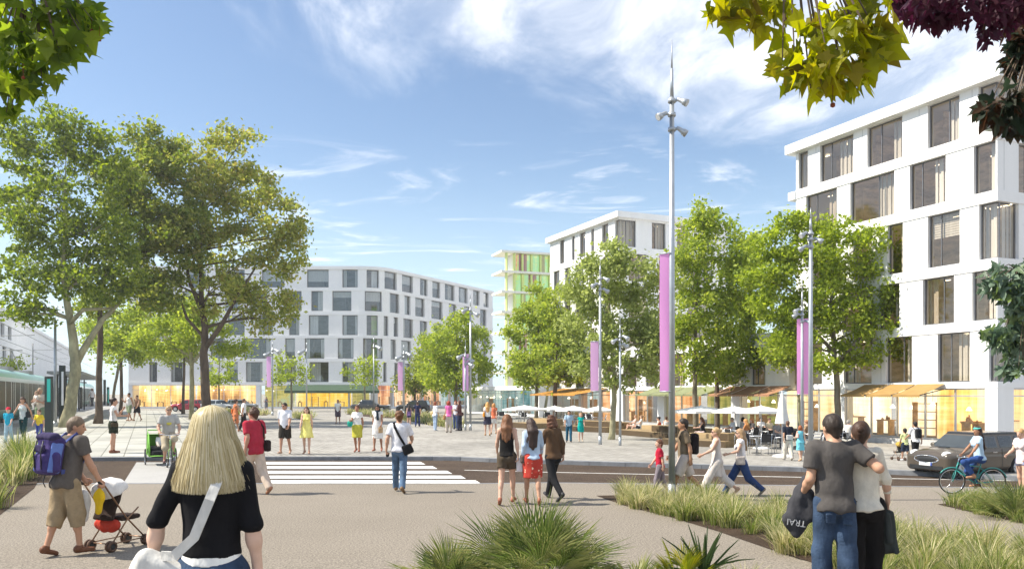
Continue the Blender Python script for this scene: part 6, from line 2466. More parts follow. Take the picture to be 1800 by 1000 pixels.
bag(f, f.T(.03, -.2, .3), (.13, .08, .2), (.02, .022, .025), 'black rucksack on the man looking into the shop window', .05, [[f.T(s * .1, -.15, .46), f.T(s * .11, -.02, .57), f.T(s * .12, .12, .42), f.T(s * .14, .0, .12)] for s in (-1, 1)], name='rucksack', cat='rucksack')
f = person('blonde woman in pale pink blouse and shorts at the right edge', 1797, 874, 752, 112, 'f', SK_L, ('bun', (.55, .33, .15)), ('tee', (.70, .60, .60), .5, dict(loose=.022, hem=-.12)), ('shorts', (.25, .27, .40), .3), (.5, .35, .25), walk(1, .3, hp=14, LE=60, RE=40))
# people at the tram
f = person('man in pale shirt and green shorts carrying a baby beside the tram', 71, 761, 681, 176, 'm', SK_M, ('short', (.4, .3, .2)), ('tee', (.62, .55, .46), .6), ('shorts', (.20, .27, .17), .95, dict(loose=.04)), (.3, .2, .15), stand(LE=105, RE=105, LI=20, RI=20))
g = f
person('baby held in the arms of the man beside the tram', loc=tuple(f.w(f.T(.0, .20, .25))), size=f.s * .42, face=140, sex='m', skin_c=SK_L, hair=('short', (.3, .2, .12)), top=('tee', (.7, .68, .64), .8), bot=('trousers', (.7, .66, .6), 2), shoes=(.6, .6, .6), kid=1.7,
       pose=dict(P=(0, 0, .1), LT=60, LK=70, RT=55, RK=70, LS=30, RS=30), group='people at the tram stop')
person('woman in dark top and shorts standing behind the stop pillar', 93, 748, 680, 100, 'f', SK_M, ('short', DARK), ('tank', (.12, .14, .17), 0), ('shorts', (.16, .23, .32), .5), (.3, .2, .15), stand(), group='people at the tram stop')
person('person in white shirt boarding the far tram', 154, 714, 682, 80, 'm', SK_M, ('short', BROWN), ('tee', (.78, .78, .78), .9), ('trousers', (.3, .27, .24), 2), (.1, .1, .1), walk(1, .7), group='people at the tram stop')
person('person in grey shirt on the platform beside the far tram', 162, 715, 682, 60, 'f', SK_M, ('bob', BROWN), ('tee', (.45, .44, .45), .9), ('trousers', (.05, .05, .06), 2), (.1, .1, .1), walk(-1, .7), group='people at the tram stop')

# ------------------------------------------------------------------ lamp masts and banners
def banner_mat(name, col):
    m, N, L, B = new_mat(name)
    B.inputs['Base Color'].default_value = tuple(col) + (1,)
    B.inputs['Roughness'].default_value = .7
    t = N.new('ShaderNodeBsdfTranslucent')
    t.inputs[0].default_value = tuple(col) + (1,)
    ms = N.new('ShaderNodeMixShader')
    ms.inputs[0].default_value = .62
    L.new(B.outputs[0], ms.inputs[1])
    L.new(t.outputs[0], ms.inputs[2])
    L.new(ms.outputs[0], N['Material Output'].inputs['Surface'])
    return m


M_PURPLE = banner_mat('banner_purple', (.86, .50, .88))
M_PINK = banner_mat('banner_pink', (.95, .42, .86))
M_LENS = mat('lamp_lens', (.55, .57, .58), .15, var=.05, spec=.6)


def mast(label, px, base, top, w, spots, z0=.1, plain=False):
    p = gp(px, base, z0)
    Y, s = p.y, p.y / F
    H_ = at(px, top, Y).z - z0
    root = empty('lamp_mast', p, 0, label, 'lamp mast', 'slim grey lamp masts')
    r = w * s * .5
    zsp = [at(px, y, Y).z - z0 for y, *_ in spots]
    zc = (max(zsp) + 6 * s) if zsp else H_ * .97
    mb = MB()
    mb.tube([(0, 0, -.05), (0, 0, .35)], r * 1.12, 14)
    mb.tube([(0, 0, .35), (0, 0, zc)], [r, r * .68], 14)
    mb.build('pole', M_STEEL, root)
    if not plain:
        mb = MB()
        mb.tube([(0, 0, zc), (0, 0, zc + (H_ - zc) * .5)], [r * .58, r * .4], 10)
        mb.tube([(0, 0, zc + (H_ - zc) * .5), (0, 0, H_)], [r * .3, r * .08], 10)
        mb.build('spike', M_STEEL, root)
    for (y, sd, dy), z in zip(spots, zsp):
        L = 17 * s * max(w / 12, .62)
        a = V((sd * r, 0, z))
        d = V((sd * .85, dy, -.55)).normalized()
        b = a + V((sd * L * .35, dy * L * .3, L * .12))
        c = b + d * L
        mb = MB()
        mb.tube([V((0, 0, z - L * .18)), V((0, 0, z + L * .18))], r * 1.15, 12)
        mb.tube([a, b], L * .12, 8)
        mb.tube([b - d * L * .25, b, b + d * L * .45, b + d * L * .55, c], [L * .10, L * .22, L * .25, L * .34, L * .40], 14)
        sp = mb.build('spotlight', M_STEEL, root)
        MB().tube([c - d * L * .02, c + d * L * .012], L * .33, 14).build('lens', M_LENS, sp)
    return root, p, Y, s


def banner(label, m, mastinfo, x0, x1, y0, y1, m_=None):
    root_, p, Y, s = mastinfo
    Yb_ = Y + .03
    a, b = at(x0, y1, Yb_), at(x1, y0, Yb_)
    org = V(((a.x + b.x) / 2, Yb_, a.z))
    root = empty('banner', org, 0, label, 'banner', 'purple banners on the lamp masts')
    root.rotation_euler.z = R(-24)
    w, h = (b.x - a.x) / 2 * 1.06, b.z - a.z
    nx, nz = 6, 26
    vs, fs = [], []
    for k in range(nz + 1):
        for i in range(nx + 1):
            u, v_ = i / nx, k / nz
            vs.append((-w + 2 * w * u, .018 * h * .3 * math.sin(v_ * 7 + u * 2.2) * (1 - .3 * v_) - .05 * w * math.sin(u * math.pi), h * v_))
    for k in range(nz):
        for i in range(nx):
            q = k * (nx + 1) + i
            fs.append((q, q + 1, q + nx + 2, q + nx + 1))
    mb = MB()
    mb.add(vs, fs, 0, True)
    mb.build('banner_cloth', m, root)
    for z in (0, h):
        MB().tube([(-w * 1.03, 0, z), ((p.x - org.x), -.03, z)], .012 + .1 * s, 6).build('bracket', M_STEEL, root)


A_ = mast('tallest lamp mast in front with three spotlights near its tip', 1181, 880, 70, 12, [(178, 1, -.4), (202, -1, -.3), (228, 1, .1)], z0=0)
B_ = mast('lamp mast beside the grey green plane tree carrying a purple banner', 1055, 781, 450, 5.6, [(490, 1, -.4), (500, -1, -.2), (509, 1, .2)])
C_ = mast('short slim lamp mast right of the grey green plane tree', 1090, 783, 556, 4.6, [(592, 1, -.3), (598, -1, -.3), (606, 1, .3)])
D_ = mast('tall lamp mast before the yellow green tree, rising behind the man in grey', 1425, 806, 365, 9, [(411, -1, -.3), (421, 1, -.3), (434, -1, .2)])
E_ = mast('lamp mast directly left of the taller one carrying a pink banner', 1410, 800, 486, 6.2, [(545, -1, -.4), (553, -1, .3), (565, 1, -.4)])
F_ = mast('slim lamp mast right of the chatting group', 827, 756, 512, 4.2, [(545, -1, -.2), (551, 1, -.2)])
G_ = mast('short lamp mast with purple banner next to the chatting group', 818, 756, 596, 3.8, [(626, -1, -.3), (632, 1, .2), (640, 1, -.3)])
H_m = mast('lamp mast with purple banner in front of the orange shops', 710, 729, 596, 3.2, [(622, 1, -.2), (628, -1, -.2)])
I_ = mast('bare lamp mast in front of the dark green awning', 657, 727, 582, 2.8, [(610, 1, -.2)])
J_ = mast('lamp mast with purple banner in front of the green shop window', 479, 730, 592, 3.2, [(616, 1, -.2), (622, -1, -.2)])
K_ = mast('bare lamp mast left of the man in white polo shirt', 539, 727, 592, 2.8, [(618, -1, -.2)])
L_ = mast('plain grey pole standing at the tram stop', 97, 750, 560, 6.0, [], plain=True)
banner('tall pink banner on the tallest lamp mast', M_PINK, A_, 1160, 1177, 446, 688)
banner('purple banner on the mast beside the grey green plane tree', M_PURPLE, B_, 1038, 1052, 600, 687)
banner('pink banner hanging before the broad yellow green tree', M_PINK, E_, 1402, 1423, 560, 693)
banner('purple banner next to the chatting group', M_PURPLE, G_, 813, 824, 622, 687)
banner('purple banner in front of the orange shops', M_PURPLE, H_m, 699, 708.5, 636, 686)
banner('pale purple banner in front of the green shop window', M_PURPLE, J_, 468, 477, 626, 680)

# ------------------------------------------------------------------ trams and their stop
TR0 = V((-33.5, 54, 0))                       # a point of the right hand side of the track
LAT = V((D2.x, D2.y, 0))
D13 = V((D1.x, D1.y, 0))
M_TWHITE = mat('tram_white', (.78, .82, .79), .3, var=.03, spec=.5)
M_TGREEN = mat('tram_green', (.03, .16, .10), .3, var=.06, spec=.5)
M_TPALE = mat('tram_pale_green', (.36, .62, .50), .3, var=.05, spec=.5)
M_TGLASS = mat('tram_window', (.010, .028, .022), .3, var=.5, scale=1.2, spec=.04)
M_GREYP = mat('grey_paint', (.30, .31, .31), .6, var=.1)
TW = 1.25


def tram_ring(x, sy, zt, zb=.3):
    prof = [(0, zb), (1.0, zb), (1.22, zb + .25), (1.25, 1.0), (1.25, 2.9), (1.19, 3.25), (1.02, 3.6), (.7, 3.82), (0, 3.9)]
    q = [(y, z) for y, z in prof] + [(-y, z) for y, z in prof[-2:0:-1]]
    return [(x, y * sy, zb + (z - zb) * zt) for y, z in q]


def tram(label, t0, L, group='trams at the stop'):
    ang = math.atan2(D1.y, D1.x)
    o = TR0 + D13 * t0 - LAT * TW + V((0, 0, .1))
    root = empty('tram', o, ang, label, 'tram', group)
    xs_ = [(0, .55, .55), (.25, .75, .74), (.8, .92, .90), (1.8, 1, 1), (L - 2.6, 1, 1), (L - 1.5, .96, .96), (L - .7, .86, .84), (L - .2, .70, .62), (L, .45, .42)]
    vs, fs, ms = [], [], []
    mb = MB()
    rings = [tram_ring(*r) for r in xs_]
    n = len(rings[0])
    for r in rings:
        vs += r
    for i in range(len(rings) - 1):
        for k in range(n):
            j = (k + 1) % n
            zc = (rings[i][k][2] + rings[i][j][2]) / 2
            mm_ = 1 if zc < .9 else (2 if 3.3 < zc < 3.75 and 3 <= i <= 4 else 0)
            mb.v
            fs.append(((i * n + k, (i + 1) * n + k, (i + 1) * n + j, i * n + j), mm_))
    b = 0
    mb.v = list(vs)
    for f_, m_ in fs:
        mb.f.append(f_)
        mb.m.append(m_)
        mb.s.append(True)
    mb.f += [tuple(range(n)), tuple(reversed(range((len(rings) - 1) * n, len(rings) * n)))]
    mb.m += [1, 1]
    mb.s += [False, False]
    mb.build('body', [M_TWHITE, M_TGREEN, M_TPALE], root)
    x = 2.2
    i = 0
    while x < L - 3.8:
        door = i % 3 == 1
        w = 1.5 if door else 2.3
        for s in (-1, 1):
            mb = MB()
            mb.box((x, s * 1.253 - .012, .5 if door else 1.02), (x + w, s * 1.253 + .012, 2.95))
            o_ = mb.build('door' if door else 'window', M_TGLASS, root)
            if door:
                MB().box((x + w / 2 - .03, s * 1.268 - .006, .5), (x + w / 2 + .03, s * 1.268 + .006, 2.95)).build('door_frame', M_TWHITE, o_)
        x += w + .34
        i += 1
    # windscreen follows the nose
    for sgn in (1,):
        mb = MB()
        rr_ = [(L - 2.3, 1.008, 1.0), (L - 1.5, .972, .965), (L - .7, .875, .85), (L - .22, .735, .66)]
        R2 = [tram_ring(a, b_ * 1.006, c * 1.004) for a, b_, c in rr_]
        idx_ = [3, 4, 5, 6]
        for side_ in (0, 1):
            ks = idx_ if side_ == 0 else [n - q for q in idx_]
            vs2 = [r[k] for r in R2 for k in ks]
            m2 = len(ks)
            mb.add(vs2, [(i * m2 + k, i * m2 + k + 1, (i + 1) * m2 + k + 1, (i + 1) * m2 + k) for i in range(len(R2) - 1) for k in range(m2 - 1)], 0, True)
        mb.build('windscreen', M_TGLASS, root)
    mb = MB()
    for xx in (L * .25, L * .5, L * .75):
        mb.box((xx - 1.3, -.7, 3.84), (xx + 1.3, .7, 4.12))
    mb.build('roof_box', M_GREYP, root)
    mb = MB()
    bx = L * .62
    mb.tube([(bx, -.5, 4.1), (bx + .7, -.3, 4.75), (bx - .1, 0, 5.6)], .035, 6)
    mb.tube([(bx, .5, 4.1), (bx + .7, .3, 4.75), (bx - .1, 0, 5.6)], .035, 6)
    mb.tube([(bx - .1, -.8, 5.62), (bx - .1, .8, 5.62)], .04, 6)
    mb.build('pantograph', M_GREYP, root)
    for xx in (3, L * .35, L * .65, L - 4):
        for s in (-1, 1):
            MB().tube([(xx, s * 1.02, .3), (xx, s * 1.16, .3)], .3, 14).build('wheel', M_DARK, root)
    return root


tram('white and green tram with dark windows standing at the left edge', -14, 46)
tram('second white tram further along the track behind the plane trees', 50, 58)
mb = MB()
for t in (-3,):
    a, b = TR0 + D13 * -2 + LAT * .25, TR0 + D13 * 75 + LAT * .25
    c, d = b + LAT * 4.2, a + LAT * 4.2
    mb.prism([a, d, c, b], .1, .34)
structure(mb.build('platform', G_STRIP))
# stop shelter
o = TR0 + D13 * 14 + LAT * 2.6 + V((0, 0, .34))
sh = empty('tram_shelter', o, math.atan2(D1.y, D1.x), 'long flat grey roof of the tram stop on slim posts', 'shelter')
MB().box((0, -1.3, 3.5), (34, 1.3, 3.72)).build('roof', M_GREYP, sh)
for x in (1, 9, 17, 25, 33):
    MB().tube([(x, .6, 0), (x, .6, 3.5)], .07, 8).build('post', M_DARK, sh)
for k in range(3):
    MB().box((1.2 + k * 11, .9, .2), (8.8 + k * 11, .94, 2.4)).build('glass_panel', M_GLASS_SHOP, sh)

M_TEAL = mat('teal_panel', (.02, .36, .30), .4, var=.06, emit=(.02, .36, .30), es=.15)
M_TOTEM = mat('totem_dark', (.022, .032, .030), .4, var=.15)


def totem(label, x0, x1, y0, y1, z0, panel=None, pm_=None):
    p = gp((x0 + x1) / 2, y1, z0)
    s = p.y / F
    root = empty('stop_totem', p, 0, label, 'sign pillar', 'dark sign pillars at the tram stop')
    w, h = (x1 - x0) * s / 2, (y1 - y0) * s
    MB().rbox((-w, -.12, -.02), (w, .12, h), .03).build('pillar', M_TOTEM, root)
    if panel:
        a, b, c, d = panel
        MB().box(((a - (x0 + x1) / 2) * s, -.135, (y1 - d) * s), ((b - (x0 + x1) / 2) * s, -.121, (y1 - c) * s)).build('sign_panel', pm_, root)


totem('dark sign pillar with teal panel nearest the tram', 80, 92, 661, 762, .1, (85, 91, 666, 706), M_TEAL)
totem('tall dark sign pillar with long white panel', 105, 114, 642, 744, .34, (110, 113.6, 653, 712), M_WHITE)
totem('slim black post left of the leaning grey tree', 182, 186, 667, 712, .1)
totem('short dark post with teal side near the gold shop', 188, 192, 680, 713, .1, (190, 191.8, 684, 708), M_TEAL)
totem('thin black post on the platform behind the pale plane trunk', 141, 144, 680, 718, .34)
for k, (z, l) in enumerate(((6.3, -1.2), (7.4, -1.0), (5.6, -.6))):
    a = TR0 + D13 * -30 + LAT * l
    o = MB().tube([V((0, 0, 0)), D13 * 150], .022, 5).build('overhead_wire', M_GREYP)
    o.location = (a.x, a.y, z)
    tag(o, ('lower middle overhead wire above the tram', 'topmost overhead wire above the tram', 'lowest overhead wire close to the tram roof')[k], 'wire', 'overhead wires of the tram')
for k, t in enumerate((-4, 22, 48, 74)):
    p = TR0 + D13 * t - LAT * 3.4 + V((0, 0, .1))
    root = empty('catenary_mast', p, 0, ('overhead line mast nearest the left edge of the photo', 'overhead line mast above the nose of the first tram', 'overhead line mast at the rear of the second tram', 'farthest overhead line mast')[k], 'mast', 'overhead line masts')
    MB().tube([(0, 0, 0), (0, 0, 8)], [.09, .06], 8).build('pole', M_GREYP, root)
    MB().tube([(0, 0, 7.2), LAT * 3.0 + V((0, 0, 7.35))], .03, 6).build('arm', M_GREYP, root)

# ------------------------------------------------------------------ cars
M_TYRE = mat('tyre', (.016, .016, .017), .85, var=.2)
M_CARGLASS = mat('car_glass', (.03, .04, .045), .05, var=.3, scale=1.5, spec=.9)
M_LAMP = mat('head_lamp', (.75, .77, .78), .1, var=.05, spec=.8)
M_TAIL = mat('tail_lamp', (.35, .01, .01), .2, var=.1)


def car(label, loc, dirv, s, col, vox=.06, kind='hatch', roof=None, group='cars parked and passing by'):
    """x forward; a shell with wheel arches, cabin glass in its own meshes"""
    root = empty('car', loc, math.atan2(dirv[1], dirv[0]), label, 'car', group, s)
    paint = mat('car_paint_%.2f_%.2f_%.2f' % col, col, .22, metal=.35, var=.05, scale=2, spec=.6)
    L, W, hb = (1.86, .83, .90) if kind != 'sedan' else (2.25, .86, .88)
    cab0, cab1, top = ((-1.62, .78, 1.42) if kind == 'hatch' else ((-1.35, .85, 1.42) if kind == 'sedan' else (-1.5, .85, 1.52)))
    wb = 1.22 if kind != 'sedan' else 1.38

    def shell(g, d=0.0):
        cx_, hx = (cab0 + cab1) / 2, (cab1 - cab0) / 2 + .12
        nf, nr = V((.62, 0, .785)), (V((-.80, 0, .60)) if kind == 'sedan' else V((-.93, 0, .37)))
        cut = [(nf, nf.dot(V((cab1 + .02, 0, hb))) + d), (nr, nr.dot(V((cab0 - .02, 0, hb))) + d)]
        for sy in (-1, 1):
            nn = V((0, sy * .955, .30))
            cut.append((nn, nn.dot(V((0, sy * (W - .025), hb))) + d))
        return (cx_, 0, (hb + top) / 2 - .1), (hx + d, W + d, (top - hb) / 2 + .1 + d), cut
    g = SDF(vox)
    g.box((0, 0, .52), (L, W, .30), .16, .05)
    nb_ = V((.20, 0, .98))
    g.box((-.05, 0, .74), (L - .08, W - .02, .17), .12, .06, cut=[(nb_, nb_.dot(V((cab1, 0, hb - .01))))])
    c, r, cut = shell(g)
    g.box(c, r, .16, .05, cut=cut)
    if kind == 'hatch':
        g.ell((1.35, 0, .82), (.42, .60, .12), .08)
    for sx in (-1, 1):
        for sy in (-1, 1):
            g.cap((sx * wb, sy * .55, .30), (sx * wb, sy * 1.2, .30), .345, sub=True)
    g.build('body', paint, root)
    # glass round the cabin, split by pillars
    g = SDF(min(vox, .03))
    c, r, cut = shell(g, .008)
    cut = cut + [(V((0, 0, 1)), top - .10), (V((0, 0, -1)), -(hb + .035))]
    g.box(c, r, .15, .02, cut=cut)
    mid = (cab0 + cab1) / 2
    for px_ in (mid + .05, mid - .72 if kind != 'hatch' else mid - .68):
        for sy in (-1, 1):
            g.box((px_, sy * W, 1.15), (.035, .25, .4), .01, .01, sub=True)
    for px_, tl in ((cab1 - .17, -38), (cab0 + .16, 22)):
        M = Matrix.Rotation(R(tl), 3, 'Y')
        for sy in (-1, 1):
            g.box((px_, sy * (W - .06), 1.14), (.035, .09, .45), .01, .01, [[M[i][j] for j in range(3)] for i in range(3)], sub=True)
    g.build('window_glass', M_CARGLASS, root)
    if roof:
        g = SDF(min(vox, .03))
        c, r, cut = shell(g, .010)
        g.box(c, r, .15, .02, cut=cut + [(V((0, 0, -1)), -(top - .085))])
        g.build('roof', mat('car_roof', roof, .2, var=.05, spec=.6), root)
    for sx in (-1, 1):
        for sy in (-1, 1):
            w = empty('wheel', (sx * wb, sy * (W - .10), .30))
            w.parent = root
            mb = MB()
            mb.ring((0, 0, 0), (0, 1, 0), .235, .075, 24, 8)
            mb.tube([(0, -.07, 0), (0, .07, 0)], .235, 20)
            mb.build('tyre', M_TYRE, w)
            mb = MB()
            mb.tube([(0, sy * .072, 0), (0, sy * .085, 0)], [.20, .185], 20)
            for k in range(5):
                a = k * 2 * math.pi / 5
                mb.tube([(0, sy * .09, 0), (.18 * math.cos(a), sy * .088, .18 * math.sin(a))], .025, 5)
            mb.build('rim', M_ALU, w)
    for sy in (-1, 1):
        MB().ball((L - .20, sy * .60, .735), (.185, .15, .135), n=16).build('headlight', M_LAMP, root)
        MB().ball((-L + .07, sy * .66, .72), (.08, .09, .16), n=12).build('tail_light', M_TAIL, root)
        mb = MB()
        mb.ball((cab1 - .30, sy * (W + .10), .98), (.07, .11, .075), n=12)
        mb.tube([(cab1 - .28, sy * (W - .06), .92), (cab1 - .30, sy * (W + .05), .96)], .025, 6)
        mb.build('mirror', paint, root)
        MB().box((-.25, sy * (W + .004) - .012, .80), (-.05, sy * (W + .004) + .012, .83)).build('door_handle', M_CHROME, root)
        mb = MB()
        for x_ in (.62, -.48):
            mb.box((x_ - .004, sy * (W + .001) - .006, .34), (x_ + .004, sy * (W + .001) + .006, .90))
        mb.build('door_seam', M_DARK, root)
    mb = MB()
    mb.ball((L - .03, 0, .60), (.055, .44, .12), n=18)
    mb.build('grille', M_DARK, root)
    mb = MB()
    mb.ring((L - .045, 0, .60), (1, 0, 0), .001, .001, 4, 3)
    for k in range(28):
        a0, a1 = 2 * math.pi * k / 28, 2 * math.pi * (k + 1) / 28
        mb.tube([(L + .016 - .03 * abs(math.cos(a0)), .46 * math.cos(a0), .60 + .115 * math.sin(a0)), (L + .016 - .03 * abs(math.cos(a1)), .46 * math.cos(a1), .60 + .115 * math.sin(a1))], .022, 5)
    mb.build('grille_surround', M_CHROME, root)
    MB().box((L - .01, -.62, .28), (L + .012, .62, .40)).build('lower_grille', M_DARK, root)
    pl_ = MB().box((L + .012, -.24, .40), (L + .028, .24, .50)).build('number_plate', M_WHITE, root)
    MB().box((L + .028, .185, .402), (L + .031, .24, .498)).build('plate_band', mat('plate_blue', (.02, .06, .35), .5, var=.05), pl_)
    if kind == 'hatch':
        MB().box((1.0, -.16, .935), (1.16, .16, .965)).build('bonnet_scoop', M_DARK, root)
    return root


p = gp(1752, 843, -.012)
car('brown grey small hatchback with black roof by the shop on the right', (p.x - .12, p.y + 1.1, -.012), (-.93, -.37), .83, (.115, .095, .075), .028, 'hatch', (.015, .015, .016))
for px_, py_, dv, col, kd, lab in ((331, 723, (-1, .05), (.42, .05, .075), 'hatch', 'red car passing in front of the gold shop'),
                                  (386, 723, (1, 0), (.66, .68, .70), 'sedan', 'silver car in front of the gold shop'),
                                  (652, 724, (1, 0), (.10, .105, .115), 'sedan', 'dark grey car in front of the green shop window'),
                                  (728, 726, (-1, .08), (.05, .052, .06), 'hatch', 'black car in front of the orange shops'),
                                  (425, 722, (1, 0), (.30, .31, .33), 'hatch', 'grey car behind the woman in patterned dress')):
    p = gp(px_, py_, .1)
    car(lab, p, dv, 1.0, col, .07, kd)

# ------------------------------------------------------------------ bicycles, trailer, pushchairs
def bicycle(label, loc, face, s, col, mudguards=True, basket=False):
    root = empty('bicycle', loc, R(face), label, 'bicycle', None, s)
    m = mat('bike_paint_%.2f_%.2f' % col[:2], col, .3, var=.05, spec=.6)
    for y in (.51, -.51):
        w = empty('wheel', (0, y, .34))
        w.parent = root
        mb = MB()
        mb.ring((0, 0, 0), (1, 0, 0), .325, .017, 40, 7)
        mb.build('tyre', M_TYRE, w)
        mb = MB()
        mb.ring((0, 0, 0), (1, 0, 0), .302, .009, 40, 6)
        for k in range(20):
            a = 2 * math.pi * k / 20
            mb.tube([(.02 * (1 if k % 2 else -1), 0, 0), (0, .30 * math.cos(a), .30 * math.sin(a))], .0017, 3, caps=False)
        mb.tube([(-.045, 0, 0), (.045, 0, 0)], .022, 10)
        mb.build('rim', M_CHROME, w)
        if mudguards:
            mb = MB()
            pts = [(0, y + .36 * math.cos(a), .34 + .36 * math.sin(a)) for a in [R(t) for t in (range(35, 170, 9) if y > 0 else range(10, 165, 9))]]
            mb.tube(pts, .017, 6)
            mb.build('mudguard', m, root)
    bb, st, sp, h0, h1 = V((0, -.06, .29)), V((0, -.20, .72)), V((0, -.235, .86)), V((0, .36, .80)), V((0, .41, .64))
    mb = MB()
    mb.tube([bb, st, sp], .016, 8)
    mb.tube([st, h0], .015, 8)
    mb.tube([bb, h1], .018, 8)
    mb.tube([h0 + V((0, -.01, .04)), h1 - V((0, -.01, .03))], .02, 8)
    for x in (-.05, .05):
        mb.tube([bb, V((x, -.3, .31)), V((x, -.51, .34))], .010, 6)
        mb.tube([st, V((x, -.32, .58)), V((x, -.51, .34))], .009, 6)
        mb.tube([h1, V((x, .44, .55)), V((x, .51, .34))], .012, 6)
    mb.build('frame', m, root)
    mb = MB()
    mb.tube([h0, V((0, .33, .96))], .013, 8)
    mb.tube([(-.27, .20, .985), (-.22, .29, 1.0), (-.08, .34, .97), (.08, .34, .97), (.22, .29, 1.0), (.27, .20, .985)], .012, 8)
    mb.build('handlebar', M_CHROME, root)
    mb = MB()
    mb.ball((0, -.25, .885), (.09, .13, .035), n=12)
    mb.ball((0, -.13, .885), (.04, .11, .03), n=10)
    mb.build('saddle', M_RUB, root)
    mb = MB()
    mb.ring(bb, (1, 0, 0), .085, .008, 24, 5)
    mb.tube([bb + V((-.06, 0, 0)), bb + V((-.06, .08, .13))], .011, 6)
    mb.tube([bb + V((.06, 0, 0)), bb + V((.06, -.08, -.13))], .011, 6)
    mb.box((-.15, .04, .405), (-.06, .12, .425))
    mb.box((.06, -.18, .15), (.15, -.10, .17))
    mb.tube([bb + V((.02, 0, .085)), V((.02, -.51, .37))], .005, 4)
    mb.tube([bb + V((.02, 0, -.085)), V((.02, -.51, .31))], .005, 4)
    mb.build('crank', M_DARK, root)
    return root


def rider(label, loc, face, s, **kw):
    pose = dict(P=(0, -.17, .985), lean=kw.pop('lean', 16), LF=(-.10, .02, .51), RF=(.10, -.17, .26), LFP=(-.05, 1, .3), RFP=(.05, 1, .3),
                LH=(-.245, .16, 1.03), RH=(.245, .16, 1.03), LC=55, RC=55, hp=kw.pop('hp', -6), hy=kw.pop('hy', 0), LP=(-.5, -.5, -.5), RP=(.5, -.5, -.5))
    return person(label, loc=loc, size=s, face=face, pose=pose, **kw)


p = gp(1709, 868, 0)
bicycle('turquoise city bicycle ridden by the woman in light blue top', p, 84, .83, (.03, .27, .25))
f = rider('woman in light blue t-shirt and jeans riding the turquoise bicycle', p, 84, .83, sex='f', skin_c=(.34, .17, .10), hair=('verylong', (.03, .015, .01)), top=('tee', (.42, .58, .74), .6, dict(loose=.02)),
          bot=('trousers', (.03, .07, .22), 1.9, dict(loose=.012)), shoes=(.42, .22, .12), lean=4, hy=20, hp=-2, group='cyclists')
g = SDF(.014)
g.ell(f.H(0, -.004, .058), (.092, .108, .05), .01, cut=[(V((0, -.4, -1)), V((0, -.4, -1)).dot(f.H(0, 0, .045)))])
g.build('headband', cloth((.10, .42, .38)), f.root)
p = gp(297, 824, -.012)
bicycle('light green bicycle pulling a child trailer', p, -152, 1.04, (.28, .42, .16), False)
f = rider('man in grey t-shirt and sunglasses riding the bicycle with the child trailer', p, -152, 1.04, sex='m', skin_c=(.50, .29, .20), hair=('short', (.40, .27, .13)), top=('tee', (.40, .40, .38), .7, dict(loose=.024)),
          bot=('shorts', (.42, .36, .26), 1.02, dict(loose=.03)), shoes=(.12, .05, .06), glasses=True, lean=12, group='cyclists')
MB().ball(f.T(0, .128, .34), (.07, .012, .05), n=12).build('shirt_print', mat('yellow_print', (.55, .50, .08), .8, var=.2), f.root)
M_LIME = mat('lime_fabric', (.16, .42, .05), .7, var=.12)
tr = p + V((-.52, .90, 0)) * 1.75
root = empty('bicycle_trailer', (tr.x, tr.y, -.012), R(-152), 'green and black child trailer behind the bicycle', 'trailer')
g = SDF(.022)
g.box((0, 0, .42), (.34, .42, .16), .08, .03)
g.box((0, .25, .36), (.30, .30, .10), .06, .04)
g.build('tub', cloth((.02, .022, .022)), root)
mb = MB()
for s in (-1, 1):
    mb.tube([(s * .36, .46, .30), (s * .36, .40, .62), (s * .35, -.08, .96), (s * .35, -.40, .92), (s * .36, -.44, .32), (s * .36, .46, .30)], .022, 8)
mb.tube([(-.36, .46, .30), (.36, .46, .30)], .022, 8)
mb.tube([(-.35, -.40, .92), (.35, -.40, .92)], .02, 8)
mb.tube([(-.35, -.40, .92), (-.33, -.62, 1.06), (.33, -.62, 1.06), (.35, -.40, .92)], .018, 8)
mb.tube([(.30, .46, .30), (.20, 1.0, .34), (.05, 1.35, .36)], .016, 6)
mb.build('frame', M_LIME, root)
mb = MB()
mb.add([(-.355, .38, .62), (.355, .38, .62), (.345, -.08, .95), (-.345, -.08, .95), (.345, -.40, .91), (-.345, -.40, .91), (.355, -.43, .34), (-.355, -.43, .34)], [(3, 2, 4, 5), (5, 4, 6, 7)])
for s in (-1, 1):
    mb.add([(s * .362, .44, .32), (s * .362, .38, .62), (s * .36, .10, .80), (s * .362, .10, .32)], [(0, 1, 2, 3)])
    mb.add([(s * .362, -.10, .50), (s * .352, -.10, .93), (s * .352, -.40, .90), (s * .362, -.42, .50)], [(0, 1, 2, 3)])
mb.build('cover', M_LIME, root)
for s in (-1, 1):
    w = empty('wheel', (s * .44, -.08, .25))
    w.parent = root
    MB().ring((0, 0, 0), (1, 0, 0), .235, .018, 32, 7).build('tyre', M_TYRE, w)
    mb = MB()
    mb.ring((0, 0, 0), (1, 0, 0), .215, .008, 28, 5)
    for k in range(12):
        a = 2 * math.pi * k / 12
        mb.tube([(0, 0, 0), (0, .21 * math.cos(a), .21 * math.sin(a))], .003, 3, caps=False)
    mb.build('rim', M_CHROME, w)
person('small child in white top sitting in the bicycle trailer', loc=(tr.x, tr.y, .0), size=.55, face=-152, skin_c=SK_L, hair=('short', (.3, .2, .1)), top=('tee', (.75, .73, .72), .9), bot=('trousers', (.5, .45, .4), 1.9), shoes=(.5, .2, .2), kid=1.35,
       pose=dict(P=(0, -.2, .98), lean=-12, LF=(-.12, .5, 1.0), RF=(.12, .5, 1.0), LS=35, RS=35, LE=30, RE=30), group='cyclists')


